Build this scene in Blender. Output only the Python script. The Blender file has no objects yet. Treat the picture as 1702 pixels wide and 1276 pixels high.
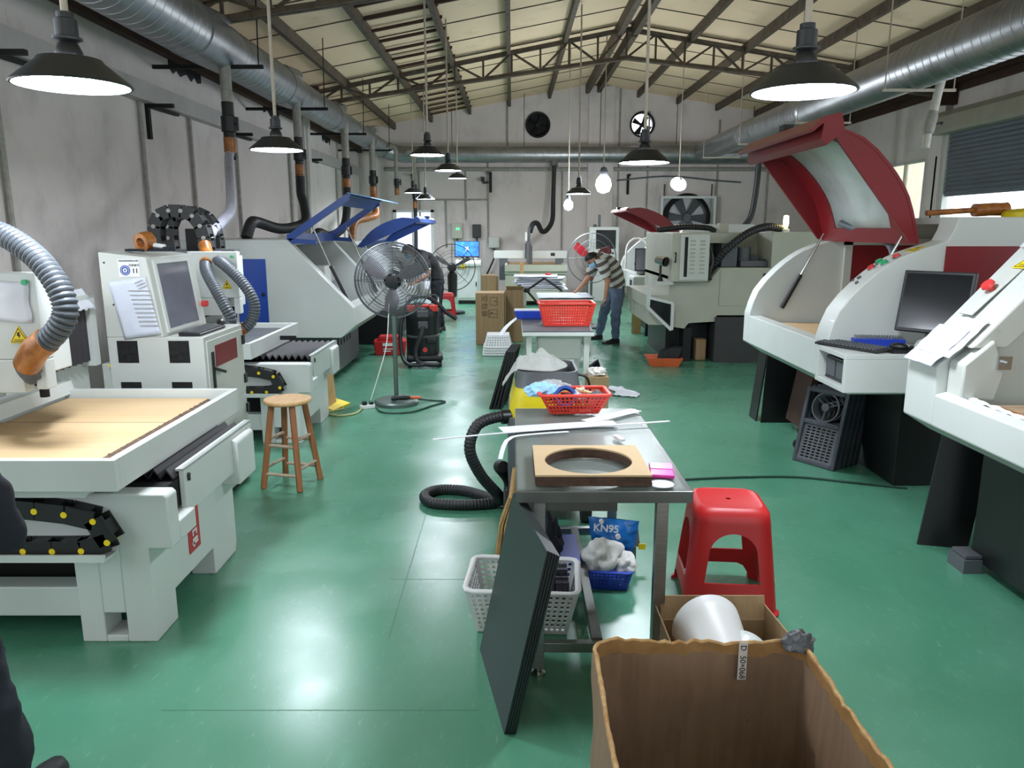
import bpy, bmesh, math, random
from mathutils import Vector, Matrix, noise
random.seed(7)
S = bpy.context.scene
COL = S.collection
PI = math.pi
R = math.radians
OFF = {}

# ------------------------------------------------------------------ mesh builder
class MB:
    def __init__(s):
        s.bm = bmesh.new()

    def faces(s, vs, fs, M=None):
        vv = [s.bm.verts.new((M @ Vector(v)) if M else v) for v in vs]
        for f in fs:
            try:
                s.bm.faces.new([vv[i] for i in f])
            except ValueError:
                pass
        return s

    def box(s, x0, x1, y0, y1, z0, z1, M=None):
        vs = [(x, y, z) for z in (z0, z1) for y in (y0, y1) for x in (x0, x1)]
        return s.faces(vs, [(0, 2, 3, 1), (4, 5, 7, 6), (0, 1, 5, 4), (2, 6, 7, 3), (0, 4, 6, 2), (1, 3, 7, 5)], M)

    def cbox(s, c, d, M=None):
        return s.box(c[0] - d[0] / 2, c[0] + d[0] / 2, c[1] - d[1] / 2, c[1] + d[1] / 2, c[2] - d[2] / 2, c[2] + d[2] / 2, M)

    def hexa(s, p):
        return s.faces(p, [(0, 3, 2, 1), (4, 5, 6, 7), (0, 1, 5, 4), (1, 2, 6, 5), (2, 3, 7, 6), (3, 0, 4, 7)])

    def prism(s, pts, ax, a, b, M=None):
        n = len(pts)
        f = {'X': lambda p, t: (t, p[0], p[1]), 'Y': lambda p, t: (p[0], t, p[1]), 'Z': lambda p, t: (p[0], p[1], t)}[ax]
        vs = [f(p, a) for p in pts] + [f(p, b) for p in pts]
        fs = [tuple(range(n)), tuple(range(2 * n - 1, n - 1, -1))]
        fs += [(i, (i + 1) % n, n + (i + 1) % n, n + i) for i in range(n)]
        return s.faces(vs, fs, M)

    def bar(s, p0, p1, w, h=None, up=(0, 0, 1)):
        p0, p1 = Vector(p0), Vector(p1)
        h = h or w
        d = (p1 - p0).normalized()
        u = Vector(up)
        if abs(d.dot(u)) > .98:
            u = Vector((1, 0, 0))
        a = d.cross(u).normalized() * w / 2
        b = a.cross(d).normalized() * h / 2
        q = [p + k * a + l * b for p in (p0, p1) for k, l in ((-1, -1), (1, -1), (1, 1), (-1, 1))]
        return s.hexa(q)

    def tube(s, pts, r, n=10, closed=False, caps=True):
        P = [Vector(p) for p in pts]
        N = len(P)
        rs = r if isinstance(r, (list, tuple)) else [r] * N
        T = []
        for i in range(N):
            a = P[(i - 1) % N] if (closed or i > 0) else P[i]
            b = P[(i + 1) % N] if (closed or i < N - 1) else P[i]
            t = b - a
            T.append(t.normalized() if t.length > 1e-9 else Vector((0, 0, 1)))
        u = T[0].orthogonal().normalized()
        rings = []
        for i in range(N):
            u = u - T[i] * u.dot(T[i])
            u = u.normalized() if u.length > 1e-6 else T[i].orthogonal().normalized()
            w = T[i].cross(u)
            rings.append([s.bm.verts.new(P[i] + rs[i] * (math.cos(2 * PI * k / n) * u + math.sin(2 * PI * k / n) * w)) for k in range(n)])
        for i in range(N if closed else N - 1):
            A, B = rings[i], rings[(i + 1) % N]
            o = 0
            if closed and i == N - 1:
                o = min(range(n), key=lambda k: (A[0].co - B[k].co).length)
            for k in range(n):
                s.bm.faces.new((A[k], A[(k + 1) % n], B[(k + 1 + o) % n], B[(k + o) % n]))
        if caps and not closed:
            s.bm.faces.new(rings[0][::-1])
            s.bm.faces.new(rings[-1])
        return s

    def cyl(s, p0, p1, r, r1=None, n=16):
        return s.tube([p0, p1], [r, r if r1 is None else r1], n)

    def lathe(s, prof, c=(0, 0, 0), n=24, M=None):
        M2 = Matrix.Translation(Vector(c)) @ (M or Matrix())
        rings = []
        for r, z in prof:
            if r < 1e-5:
                rings.append([s.bm.verts.new(M2 @ Vector((0, 0, z)))])
            else:
                rings.append([s.bm.verts.new(M2 @ Vector((r * math.cos(2 * PI * k / n), r * math.sin(2 * PI * k / n), z))) for k in range(n)])
        for A, B in zip(rings, rings[1:]):
            for k in range(n):
                q = [A[k % len(A)], A[(k + 1) % len(A)], B[(k + 1) % len(B)], B[k % len(B)]]
                q = list(dict.fromkeys(q))
                if len(q) > 2:
                    try:
                        s.bm.faces.new(q)
                    except ValueError:
                        pass
        return s

    def ball(s, c, r, n=14, M=None, amp=0, fr=4, seed=0):
        rr = r if isinstance(r, (list, tuple)) else (r, r, r)
        g = bmesh.ops.create_uvsphere(s.bm, u_segments=n, v_segments=max(6, n * 2 // 3), radius=1)
        for v in g['verts']:
            d = v.co.copy()
            k = 1 + (amp * noise.noise(d * fr + Vector((seed, seed * 2, 0))) if amp else 0)
            q = Vector((d.x * rr[0], d.y * rr[1], d.z * rr[2])) * k
            if M:
                q = M @ q
            v.co = q + Vector(c)
        return s

    def sheet(s, fn, nu, nv, closed=False):
        g = [[s.bm.verts.new(fn(i / nu, j / nv)) for j in range(nv + 1)] for i in range(nu + 1)]
        for i in range(nu):
            for j in range(nv):
                s.bm.faces.new((g[i][j], g[i + 1][j], g[i + 1][j + 1], g[i][j + 1]))
        return s

    def lattice(s, A, B, C, D, nu, nv, fu=.6, fv=.6, mu=1.0, mv=1.0):
        # wall A-B (bottom) D-C (top) with nu x nv rectangular holes
        A, B, C, D = map(Vector, (A, B, C, D))
        def cuts(n, f, m):
            o = [0.0]
            w = 1.0 / (n + 2 * (m - .0) * .5)
            st = m * .5 * w
            for i in range(n):
                a = st + i * w
                o += [a + w * (1 - f) / 2, a + w * (1 + f) / 2]
            o.append(1.0)
            return o
        U, V = cuts(nu, fu, mu), cuts(nv, fv, mv)
        g = [[s.bm.verts.new((A.lerp(B, u)).lerp(D.lerp(C, u), v)) for v in V] for u in U]
        for i in range(len(U) - 1):
            for j in range(len(V) - 1):
                if i % 2 == 1 and j % 2 == 1:
                    continue
                s.bm.faces.new((g[i][j], g[i + 1][j], g[i + 1][j + 1], g[i][j + 1]))
        return s

    def build(s, name, mat, parent=None, smooth=35, bevel=0, solid=0, sub=0, seg=2, weld=False, off=None):
        bm = s.bm
        if weld:
            bmesh.ops.remove_doubles(bm, verts=bm.verts, dist=1e-5)
        bmesh.ops.recalc_face_normals(bm, faces=bm.faces)
        o = off
        if parent is not None:
            o = OFF.get(parent.name, Vector())
        if o:
            bmesh.ops.translate(bm, verts=bm.verts, vec=-Vector(o))
        me = bpy.data.meshes.new(name)
        bm.to_mesh(me)
        bm.free()
        return link(name, me, mat, parent, smooth, bevel, solid, sub, seg)

def link(name, me, mat, parent=None, smooth=35, bevel=0, solid=0, sub=0, seg=2):
    ob = bpy.data.objects.new(name, me)
    COL.objects.link(ob)
    for m in (mat if isinstance(mat, (list, tuple)) else [mat]):
        me.materials.append(m)
    if smooth:
        me.polygons.foreach_set('use_smooth', [True] * len(me.polygons))
        me.set_sharp_from_angle(angle=R(smooth))
    if solid:
        m = ob.modifiers.new('s', 'SOLIDIFY'); m.thickness = solid; m.offset = 0
    if sub:
        m = ob.modifiers.new('u', 'SUBSURF'); m.levels = m.render_levels = sub
    if bevel:
        m = ob.modifiers.new('b', 'BEVEL'); m.width = bevel; m.segments = seg; m.limit_method = 'ANGLE'; m.angle_limit = R(40)
        m.harden_normals = False
    if parent is not None:
        ob.parent = parent
        OFF[ob.name] = OFF.get(parent.name, Vector())
    return ob

def tag(o, label, cat, group=None, kind=None):
    o['label'] = label
    o['category'] = cat
    if group: o['group'] = group
    if kind: o['kind'] = kind
    return o

def thing(name, label, cat, loc=(0, 0, 0), rz=None, group=None):
    """Empty at the base; rz None: parts are given in room coordinates, else in local ones"""
    o = bpy.data.objects.new(name, None)
    COL.objects.link(o)
    o.empty_display_size = .1
    o.location = loc
    if rz is None:
        OFF[o.name] = Vector(loc)
    else:
        o.rotation_euler = (0, 0, rz)
        OFF[o.name] = Vector()
    return tag(o, label, cat, group)

def single(mb, name, mat, label, cat, loc, group=None, **k):
    o = mb.build(name, mat, None, off=loc, **k)
    o.location = loc
    OFF[o.name] = Vector(loc)
    return tag(o, label, cat, group)

def structure(mb, name, mat, **k):
    o = mb.build(name, mat, None, **k)
    o['kind'] = 'structure'
    return o

def copy_tree(o, parent=None):
    c = o.copy()
    COL.objects.link(c)
    OFF[c.name] = OFF.get(o.name, Vector())
    if parent is not None:
        c.parent = parent
    for ch in list(o.children):
        copy_tree(ch, c)
    return c

def lab(o, text):
    o['label'] = text
    return o

def dup(root, loc, rz=None, label=None, group=None):
    c = copy_tree(root)
    c.location = loc
    if OFF.get(root.name, Vector()).length > 0:
        def st(o):
            OFF[o.name] = Vector(loc)
            for q in o.children: st(q)
        st(c)
    if rz is not None: c.rotation_euler = (0, 0, rz)
    if label: c['label'] = label
    if group: c['group'] = group
    return c

def spline(pts, step=.03, closed=False):
    P = [Vector(p) for p in pts]
    n = len(P)
    out = []
    segs = n if closed else n - 1
    for i in range(segs):
        p1, p2 = P[i % n], P[(i + 1) % n]
        p0 = P[(i - 1) % n] if (closed or i > 0) else p1 * 2 - p2
        p3 = P[(i + 2) % n] if (closed or i + 2 < n) else p2 * 2 - p1
        k = max(2, int((p2 - p1).length / step))
        for j in range(k):
            t = j / k
            out.append(.5 * ((2 * p1) + (p2 - p0) * t + (2 * p0 - 5 * p1 + 4 * p2 - p3) * t * t + (3 * p1 - p0 - 3 * p2 + p3) * t ** 3))
    if not closed:
        out.append(P[-1])
    return out

def even(pts, step):
    out = [pts[0]]
    acc = 0
    for a, b in zip(pts, pts[1:]):
        d = (b - a).length
        while d > 0 and acc + d >= step:
            t = (step - acc) / d
            a = a.lerp(b, t)
            out.append(a.copy())
            d = (b - a).length
            acc = 0
        acc += d
    return out

def hose(mb, pts, r, pitch=.02, depth=.12, n=12):
    P = even(spline(pts, .02), pitch / 4)
    nf = len(mb.bm.faces)
    mb.tube(P, [r * (1 if i % 4 < 2 else 1 - depth) for i in range(len(P))], n)
    mb.bm.faces.ensure_lookup_table()
    for i in range(nf, len(mb.bm.faces)):
        k = ((i - nf) // n) % 4
        mb.bm.faces[i].material_index = 0 if k in (0, 1, 3) else 1
    return mb

def text(s, size, mat, parent, M, name='lettering', ex=.0008, align='CENTER', bold=0):
    c = bpy.data.curves.new(name, 'FONT')
    c.body = s
    c.size = size
    c.align_x = align
    c.align_y = 'CENTER'
    c.extrude = ex
    c.offset = bold
    t = bpy.data.objects.new('tmp_text', c)
    COL.objects.link(t)
    dg = bpy.context.evaluated_depsgraph_get()
    me = bpy.data.meshes.new_from_object(t.evaluated_get(dg))
    bpy.data.objects.remove(t)
    me.name = name
    o = OFF.get(parent.name, Vector()) if parent else Vector()
    me.transform(Matrix.Translation(-o) @ M)
    me.materials.clear()
    return link(name, me, mat, parent, 0)

def MX(loc, x, y):
    """matrix whose local x and y axes point along x and y, at loc"""
    x = Vector(x).normalized(); y = Vector(y).normalized(); z = x.cross(y)
    m = Matrix((x, y, z)).transposed().to_4x4()
    m.translation = Vector(loc)
    return m

# ------------------------------------------------------------------ materials
def lin(c):
    return tuple((v / 255 / 12.92) if v / 255 < .04045 else ((v / 255 + .055) / 1.055) ** 2.4 for v in c) + (1,)

def mat(name, rgb, rough=.5, metal=0, var=.08, scale=6, rgb2=None, bump=0, bscale=40, spec=.5, coat=0, trans=0, alpha=1, stretch=None, emit=0, detail=4, thr=None, sss=0):
    m = bpy.data.materials.new(name)
    m.use_nodes = True
    nt = m.node_tree
    b = nt.nodes['Principled BSDF']
    b.inputs['Roughness'].default_value = rough
    b.inputs['Metallic'].default_value = metal
    b.inputs['Specular IOR Level'].default_value = spec
    b.inputs['Coat Weight'].default_value = coat
    b.inputs['Transmission Weight'].default_value = trans
    b.inputs['Alpha'].default_value = alpha
    if sss:
        b.inputs['Subsurface Weight'].default_value = sss
        b.inputs['Subsurface Radius'].default_value = (.02, .01, .006)
    c = lin(rgb)
    tc = nt.nodes.new('ShaderNodeTexCoord')
    mp = nt.nodes.new('ShaderNodeMapping')
    nt.links.new(tc.outputs['Object'], mp.inputs['Vector'])
    if stretch: mp.inputs['Scale'].default_value = stretch
    if var or rgb2:
        n = nt.nodes.new('ShaderNodeTexNoise')
        n.inputs['Scale'].default_value = scale
        n.inputs['Detail'].default_value = detail
        n.inputs['Roughness'].default_value = .6
        nt.links.new(mp.outputs['Vector'], n.inputs['Vector'])
        r = nt.nodes.new('ShaderNodeValToRGB')
        lo, hi = thr or (.3, .7)
        r.color_ramp.elements[0].position = lo
        r.color_ramp.elements[1].position = hi
        c2 = lin(rgb2) if rgb2 else tuple(min(1, v * (1 + var)) for v in c[:3]) + (1,)
        c1 = c if rgb2 else tuple(v * (1 - var) for v in c[:3]) + (1,)
        r.color_ramp.elements[0].color = c1
        r.color_ramp.elements[1].color = c2
        nt.links.new(n.outputs['Fac'], r.inputs['Fac'])
        nt.links.new(r.outputs['Color'], b.inputs['Base Color'])
    else:
        b.inputs['Base Color'].default_value = c
    if bump:
        n2 = nt.nodes.new('ShaderNodeTexNoise')
        n2.inputs['Scale'].default_value = bscale
        n2.inputs['Detail'].default_value = 3
        nt.links.new(mp.outputs['Vector'], n2.inputs['Vector'])
        bp = nt.nodes.new('ShaderNodeBump')
        bp.inputs['Strength'].default_value = bump
        bp.inputs['Distance'].default_value = .01
        nt.links.new(n2.outputs['Fac'], bp.inputs['Height'])
        nt.links.new(bp.outputs['Normal'], b.inputs['Normal'])
    if emit:
        b.inputs['Emission Color'].default_value = c
        b.inputs['Emission Strength'].default_value = emit
    return m

def add_noise(m, scale, lo, hi, rgb, amt=1.0, stretch=(1, 1, 1), coord='Object', detail=6):
    """mix a second stain colour over the material's base colour"""
    nt = m.node_tree
    b = nt.nodes['Principled BSDF']
    src = b.inputs['Base Color'].links[0].from_socket if b.inputs['Base Color'].links else None
    tc = nt.nodes.new('ShaderNodeTexCoord')
    mp = nt.nodes.new('ShaderNodeMapping')
    mp.inputs['Scale'].default_value = stretch
    nt.links.new(tc.outputs[coord], mp.inputs['Vector'])
    n = nt.nodes.new('ShaderNodeTexNoise')
    n.inputs['Scale'].default_value = scale
    n.inputs['Detail'].default_value = detail
    n.inputs['Roughness'].default_value = .65
    nt.links.new(mp.outputs['Vector'], n.inputs['Vector'])
    mr = nt.nodes.new('ShaderNodeMapRange')
    mr.inputs['From Min'].default_value = lo
    mr.inputs['From Max'].default_value = hi
    mr.inputs['To Max'].default_value = amt
    nt.links.new(n.outputs['Fac'], mr.inputs['Value'])
    mx = nt.nodes.new('ShaderNodeMix')
    mx.data_type = 'RGBA'
    nt.links.new(mr.outputs['Result'], mx.inputs['Factor'])
    if src: nt.links.new(src, mx.inputs['A'])
    else: mx.inputs['A'].default_value = b.inputs['Base Color'].default_value
    mx.inputs['B'].default_value = lin(rgb)
    nt.links.new(mx.outputs['Result'], b.inputs['Base Color'])
    return m

M = {}
def defs():
    g = M
    g['plaster'] = mat('plaster', (208, 200, 197), .85, var=.07, scale=.8, bump=.15, bscale=6)
    add_noise(g['plaster'], 1.1, .52, .75, (140, 132, 130), .55, (1, 1, .7))
    add_noise(g['plaster'], 7, .62, .8, (112, 104, 100), .4, (1, 1, .3))
    g['ceil'] = mat('roof_lining', (238, 212, 178), .8, var=.06, scale=.5, bump=.25, bscale=3, stretch=(1, .3, 1))
    add_noise(g['ceil'], 1.3, .55, .8, (170, 150, 115), .5)
    g['steel_dark'] = mat('rusty_steel', (72, 62, 52), .7, .2, var=.25, scale=9, rgb2=(104, 92, 78))
    g['rust'] = mat('rusted_beam', (70, 48, 40), .8, .1, var=.2, scale=8)
    g['galv'] = mat('galvanized_duct', (150, 152, 154), .38, .8, var=.1, scale=5, bump=.05, bscale=30)
    add_noise(g['galv'], 3, .5, .7, (120, 122, 124), .6)
    g['pipe_grey'] = mat('grey_plastic_pipe', (128, 126, 120), .5, var=.15, scale=14, rgb2=(160, 158, 150))
    g['pipe_white'] = mat('white_pipe', (196, 192, 184), .5, var=.1, scale=20)
    g['white'] = mat('white_machine_paint', (196, 201, 197), .38, var=.035, scale=2.5, coat=.15)
    add_noise(g['white'], 9, .66, .8, (150, 152, 146), .4)
    g['white2'] = mat('grey_white_paint', (190, 194, 188), .42, var=.04, scale=2.5)
    add_noise(g['white2'], 7, .64, .82, (140, 140, 132), .4)
    g['greygreen'] = mat('grey_green_paint', (172, 174, 158), .45, var=.04, scale=3)
    g['black'] = mat('black_paint', (18, 19, 21), .4, var=.2, scale=8)
    g['blackmat'] = mat('black_matt', (11, 11, 13), .75, var=.2, scale=10)
    g['rubber'] = mat('black_rubber', (24, 25, 26), .55, var=.15, scale=12)
    g['bellow'] = mat('bellows_fabric', (34, 34, 38), .5, var=.15, scale=12)
    g['hosegrey'] = mat('grey_hose', (84, 90, 96), .45, var=.15, scale=16)
    g['hosewhite'] = mat('white_hose', (170, 170, 182), .5, var=.1, scale=16)
    g['hoseblack'] = mat('black_hose', (28, 30, 32), .5, var=.2, scale=16)
    g['tape2'] = mat('packing_tape', (160, 124, 78), .45, var=.15, scale=14, rgb2=(130, 96, 56))
    g['groove'] = mat('hose_groove', (40, 42, 46), .6, var=0)
    g['straw'] = mat('straw', (190, 158, 104), .7, var=.2, scale=30)
    g['blade'] = mat('fan_blade', (104, 95, 98), .6, var=.05)
    g['tape'] = mat('brown_tape', (176, 112, 48), .35, var=.3, scale=18, rgb2=(118, 66, 26))
    g['emblem'] = mat('emblem_red', (178, 34, 44), .4, var=.05)
    g['dusty'] = mat('dusty_plastic', (60, 64, 72), .6, var=.2, scale=14)
    g['rail'] = mat('grey_rail', (168, 165, 162), .5, var=.08, scale=5)
    g['worn'] = mat('worn_board_edge', (112, 88, 68), .8, var=.2, scale=28, rgb2=(60, 44, 36))
    g['plywood'] = mat('plywood', (206, 178, 138), .6, var=.05, scale=2, rgb2=(194, 164, 122), stretch=(.6, 7, 1), detail=6)
    g['mdf'] = mat('scored_board', (178, 152, 120), .7, var=.1, scale=7, rgb2=(120, 98, 78), stretch=(1, 6, 1))
    g['woodlight'] = mat('pine', (210, 172, 118), .5, var=.1, scale=5, rgb2=(188, 146, 94), stretch=(9, 1.5, 1))
    g['woodleg'] = mat('stool_wood', (158, 104, 62), .5, var=.1, scale=6, rgb2=(132, 82, 48), stretch=(6, 6, .8))
    g['woodgrey'] = mat('worn_rung', (168, 148, 128), .6, var=.15, scale=12)
    g['blue'] = mat('blue_paint', (20, 66, 156), .35, var=.04, scale=4)
    g['bluedk'] = mat('dark_blue_paint', (38, 72, 146), .35, var=.08, scale=4)
    g['red'] = mat('dark_red_paint', (122, 22, 30), .35, var=.06, scale=4)
    g['redpl'] = mat('red_plastic', (184, 26, 30), .45, var=.04, scale=5, sss=.03)
    g['redbasket'] = mat('red_basket_plastic', (216, 62, 48), .4, var=.05, scale=8)
    g['orange'] = mat('orange_plastic', (206, 96, 52), .45, var=.1, scale=8)
    g['acrylic'] = mat('milky_acrylic', (216, 222, 222), .25, var=.05, scale=2, rgb2=(178, 188, 184))
    g['screen'] = mat('dark_screen', (20, 22, 26), .12, var=0)
    g['glassy'] = mat('dim_screen', (112, 114, 126), .08, var=.1, scale=4)
    g['plblack'] = mat('black_plastic', (26, 27, 29), .42, var=.1, scale=9)
    g['yellow'] = mat('yellow_plastic', (214, 196, 22), .4, var=.08, scale=6)
    g['sign'] = mat('sign_yellow', (236, 208, 20), .5, var=.03)
    g['ink'] = mat('black_ink', (14, 14, 16), .6, var=0)
    g['greyplast'] = mat('grey_plastic', (84, 88, 92), .5, var=.08, scale=8)
    g['paper'] = mat('paper', (196, 203, 216), .7, var=.04, scale=10)
    g['paperw'] = mat('white_sheet', (212, 215, 222), .5, var=.03, scale=8)
    g['card'] = mat('cardboard', (158, 132, 98), .8, var=.06, scale=3, rgb2=(144, 118, 84), stretch=(14, 14, .6))
    g['cardin'] = mat('worn_cardboard', (134, 110, 86), .85, var=.1, scale=4, rgb2=(118, 95, 74), stretch=(8, 8, .6))
    add_noise(g['cardin'], 3, .5, .8, (104, 88, 72), .6)
    add_noise(g['cardin'], 14, .66, .74, (40, 36, 32), .75, (1, 1, .5))
    g['cardedge'] = mat('torn_edge', (196, 164, 112), .8, var=.2, scale=22, rgb2=(150, 108, 62))
    g['steel'] = mat('stainless', (100, 104, 101), .3, .6, var=.12, scale=7, bump=.03, bscale=60)
    add_noise(g['steel'], 4, .5, .75, (80, 84, 80), .7)
    g['steelbr'] = mat('brushed_steel', (164, 166, 166), .3, .95, var=.1, scale=12, stretch=(1, 1, 8))
    g['chrome'] = mat('chrome', (200, 202, 204), .15, 1, var=.05)
    g['wire'] = mat('fan_wire', (112, 116, 120), .45, .6, var=.1)
    g['green_cable'] = mat('cable', (28, 62, 52), .5, var=.1)
    g['yellow_cable'] = mat('yellow_cable', (176, 178, 120), .5, var=.1)
    g['cloth'] = mat('rag_cloth', (208, 208, 204), .9, var=.06, scale=14, bump=.3, bscale=90)
    g['clothgrey'] = mat('grey_rag', (176, 180, 176), .9, var=.08, scale=14, bump=.3, bscale=90)
    g['bluepl'] = mat('blue_plastic', (38, 66, 176), .4, var=.06, scale=8)
    g['bag'] = mat('blue_foil_bag', (14, 92, 158), .28, var=.1, scale=9, bump=.3, bscale=25)
    g['whitepl'] = mat('white_plastic', (214, 216, 216), .4, var=.03, scale=6)
    g['clear'] = mat('clear_film', (232, 236, 238), .12, var=0, alpha=.35)
    g['pink'] = mat('pink_plastic', (224, 52, 160), .3, var=.06, scale=10)
    g['board'] = mat('black_sheet', (36, 42, 44), .42, var=.05, scale=4)
    g['skin'] = mat('skin', (186, 136, 108), .5, var=.05, scale=12, sss=.08)
    g['hair'] = mat('black_hair', (18, 17, 18), .55, var=.3, scale=30, stretch=(1, 1, .2), bump=.4, bscale=60)
    g['mask'] = mat('mask_cloth', (150, 196, 226), .8, var=.04)
    g['navy'] = mat('navy_cloth', (22, 26, 36), .9, var=.15, scale=8, bump=.3, bscale=12)
    g['jeans'] = mat('jeans', (78, 92, 118), .85, var=.15, scale=9, rgb2=(108, 122, 146), bump=.3, bscale=20)
    g['shoe'] = mat('black_shoe', (20, 20, 22), .5, var=.1)
    g['shade'] = mat('lamp_enamel', (44, 46, 48), .4, .2, var=.1, scale=8)
    g['shadein'] = mat('lamp_white_enamel', (236, 238, 240), .4, var=0)
    g['lampon'] = mat('lamp_glow', (236, 244, 255), .5, var=0, emit=85)
    g['bulb'] = mat('bulb_glow', (240, 248, 255), .5, var=0, emit=130)
    g['bulbwarm'] = mat('warm_bulb_glow', (255, 236, 170), .5, var=0, emit=14)
    g['led'] = mat('green_led', (60, 230, 140), .4, var=0, emit=2)
    g['rod'] = mat('lamp_rod', (176, 166, 150), .5, .2, var=.1, scale=20)
    g['shutter'] = mat('shutter_steel', (120, 128, 138), .4, .6, var=.08, scale=3)
    g['shutterbox'] = mat('shutter_box', (152, 148, 134), .5, .2, var=.08, scale=4)
    g['btn_red'] = mat('red_button', (206, 60, 60), .3, var=0)
    g['btn_green'] = mat('green_button', (34, 164, 104), .3, var=0)
    g['winpane'] = mat('frosted_pane', (238, 232, 214), .3, var=.1, scale=6, rgb2=(214, 206, 176), trans=.85)
    # floor: green coated concrete, scuffed
    f = mat('green_floor', (66, 122, 96), .26, var=.1, scale=.5, rgb2=(82, 138, 112), spec=.7, detail=2)
    add_noise(f, 1.6, .3, .8, (84, 150, 124), .45, (1, .6, 1), detail=2)
    add_noise(f, 45, .62, .8, (150, 190, 172), .3, (1, .3, 1), detail=2)
    add_noise(f, 8, .55, .75, (92, 150, 126), .35, (1, .5, 1), detail=4)
    nt = f.node_tree; b = nt.nodes['Principled BSDF']
    tc = nt.nodes.new('ShaderNodeTexCoord')
    n = nt.nodes.new('ShaderNodeTexNoise'); n.inputs['Scale'].default_value = 2.4; n.inputs['Detail'].default_value = 1.5
    nt.links.new(tc.outputs['Object'], n.inputs['Vector'])
    mr = nt.nodes.new('ShaderNodeMapRange'); mr.inputs['From Min'].default_value = .35; mr.inputs['From Max'].default_value = .7
    mr.inputs['To Min'].default_value = .24; mr.inputs['To Max'].default_value = .33
    nt.links.new(n.outputs['Fac'], mr.inputs['Value'])
    nt.links.new(mr.outputs['Result'], b.inputs['Roughness'])
    g['floor'] = f
defs()

def screen_mat(name, rgb, emit):
    return mat(name, rgb, .3, var=0, emit=emit)

def warning_sign(parent, Mx, size):
    """yellow triangle with a black border and a bolt; Mx places it (local xy plane)"""
    h = size * .5
    m = MB(); m.prism([(-h, -h * .75), (h, -h * .75), (0, h * .98)], 'Z', 0, .002, Mx); m.build('warning_sign', M['sign'], parent, smooth=0)
    m = MB()
    o = [(-h * .86, -h * .66), (h * .86, -h * .66), (0, h * .8)]
    i = [(-h * .76, -h * .6), (h * .76, -h * .6), (0, h * .66)]
    for k in range(3):
        a, b2, c, d = o[k], o[(k + 1) % 3], i[(k + 1) % 3], i[k]
        m.prism([a, b2, c, d], 'Z', .002, .0026, Mx)
    m.prism([(-.1 * h, .38 * h), (.14 * h, .3 * h), (.04 * h, .08 * h), (.2 * h, .06 * h), (-.04 * h, -.3 * h), (-.02 * h, -.06 * h), (-.2 * h, 0)], 'Z', .002, .0026, Mx)
    for k in range(2):
        m.prism([(-.5 * h, -(.42 + .12 * k) * h), (.5 * h, -(.42 + .12 * k) * h), (.5 * h, -(.37 + .12 * k) * h), (-.5 * h, -(.37 + .12 * k) * h)], 'Z', .002, .0026, Mx)
    m.build('sign_marking', M['ink'], parent, smooth=0)
# ================================================================== SETTING
XL, XR, YE, YB = -3.9, 8.05, 20.3, -3.0
RX = 2.05
def roofz(x):
    return 5.28 - abs(x - RX) * .19 if x <= RX else 5.28 - abs(x - RX) * .16

structure(MB().box(XL - .2, XR + .2, YB, YE + .2, -.12, 0), 'floor', M['floor'])
m = MB(); m.box(-1.25, -.12, 2.41, 2.415, -.01, .0004); m.box(-.52, -.515, 2.9, 4.6, -.01, .0004); m.box(-.6, .9, 3.44, 3.444, -.01, .0004)
structure(m, 'trim_50', mat('floor_joint', (54, 108, 84), .4, var=0), smooth=0)
# roof: two lined slopes
m = MB()
m.prism([(XL - .6, roofz(XL - .6)), (RX, 5.28), (XR + .5, roofz(XR + .5)), (XR + .5, roofz(XR + .5) + .08), (RX, 5.36), (XL - .6, roofz(XL - .6) + .08)], 'Y', YB, YE + .3)
structure(m, 'ceiling', M['ceil'], smooth=0)
# left wall with an unseen opening added for fill light, and a daylight gap under the roof
m = MB()
m.box(XL - .2, XL, 5.3, YE, 0, 4.02)
m.box(XL - .2, XL, YB, 5.3, 0, .9)
m.box(XL - .2, XL, YB, 5.3, 3.3, 4.02)
structure(m, 'wall_left', M['plaster'], smooth=0)
m = MB()
for y in (14.5,):
    m.box(XL, XL + .16, y - .22, y + .22, 0, 3.98)
structure(m, 'wall_left_pilaster', M['plaster'], smooth=0)
# crumbled ledge above the rail
m = MB()
m.box(XL, XL + .1, 5.0, YE, 3.56, 3.7)
structure(m, 'trim_1', M['rust'], smooth=0)
m = MB()
for y, w in ((9.6, .9), (12.9, .8), (16.6, .7)):
    pts = [(y - w / 2, 3.62), (y + w / 2, 3.62)] + [(y + w / 2 - w * k / 9, 3.42 + .12 * random.random()) for k in range(10)]
    m.prism(pts, 'X', XL - .01, XL + .012)
structure(m, 'trim_2', M['blackmat'], smooth=0)
m = MB()
m.box(XL, XL + .12, 3, YE, 2.98, 3.17)
structure(m, 'trim_3', M['rail'], smooth=0)
# end wall with two round fan openings
def holed_wall():
    m = MB()
    m.prism([(XL - .2, 0), (XR + .2, 0), (XR + .2, roofz(XR)), (RX, 5.28), (XL - .2, roofz(XL))], 'Y', YE, YE + .25)
    o = m.build('wall_back', M['plaster'], smooth=0)
    cs = []
    c = MB().box(-3.05, -2.08, YE - .2, YE + .5, .1, 2.12).build('cut', M['plaster'])
    cs.append(c); bo = o.modifiers.new('h', 'BOOLEAN'); bo.object = c; bo.operation = 'DIFFERENCE'
    for x, z in ((.66, 4.27), (3.32, 4.28)):
        c = MB().cyl((x, YE - .2, z), (x, YE + .5, z), .29, n=32).build('cut', M['plaster'])
        cs.append(c)
        bo = o.modifiers.new('h', 'BOOLEAN'); bo.object = c; bo.operation = 'DIFFERENCE'
    dg = bpy.context.evaluated_depsgraph_get()
    me = bpy.data.meshes.new_from_object(o.evaluated_get(dg))
    o.modifiers.clear()
    o.data = me
    for c in cs: bpy.data.objects.remove(c)
    o['kind'] = 'structure'
holed_wall()
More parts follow.
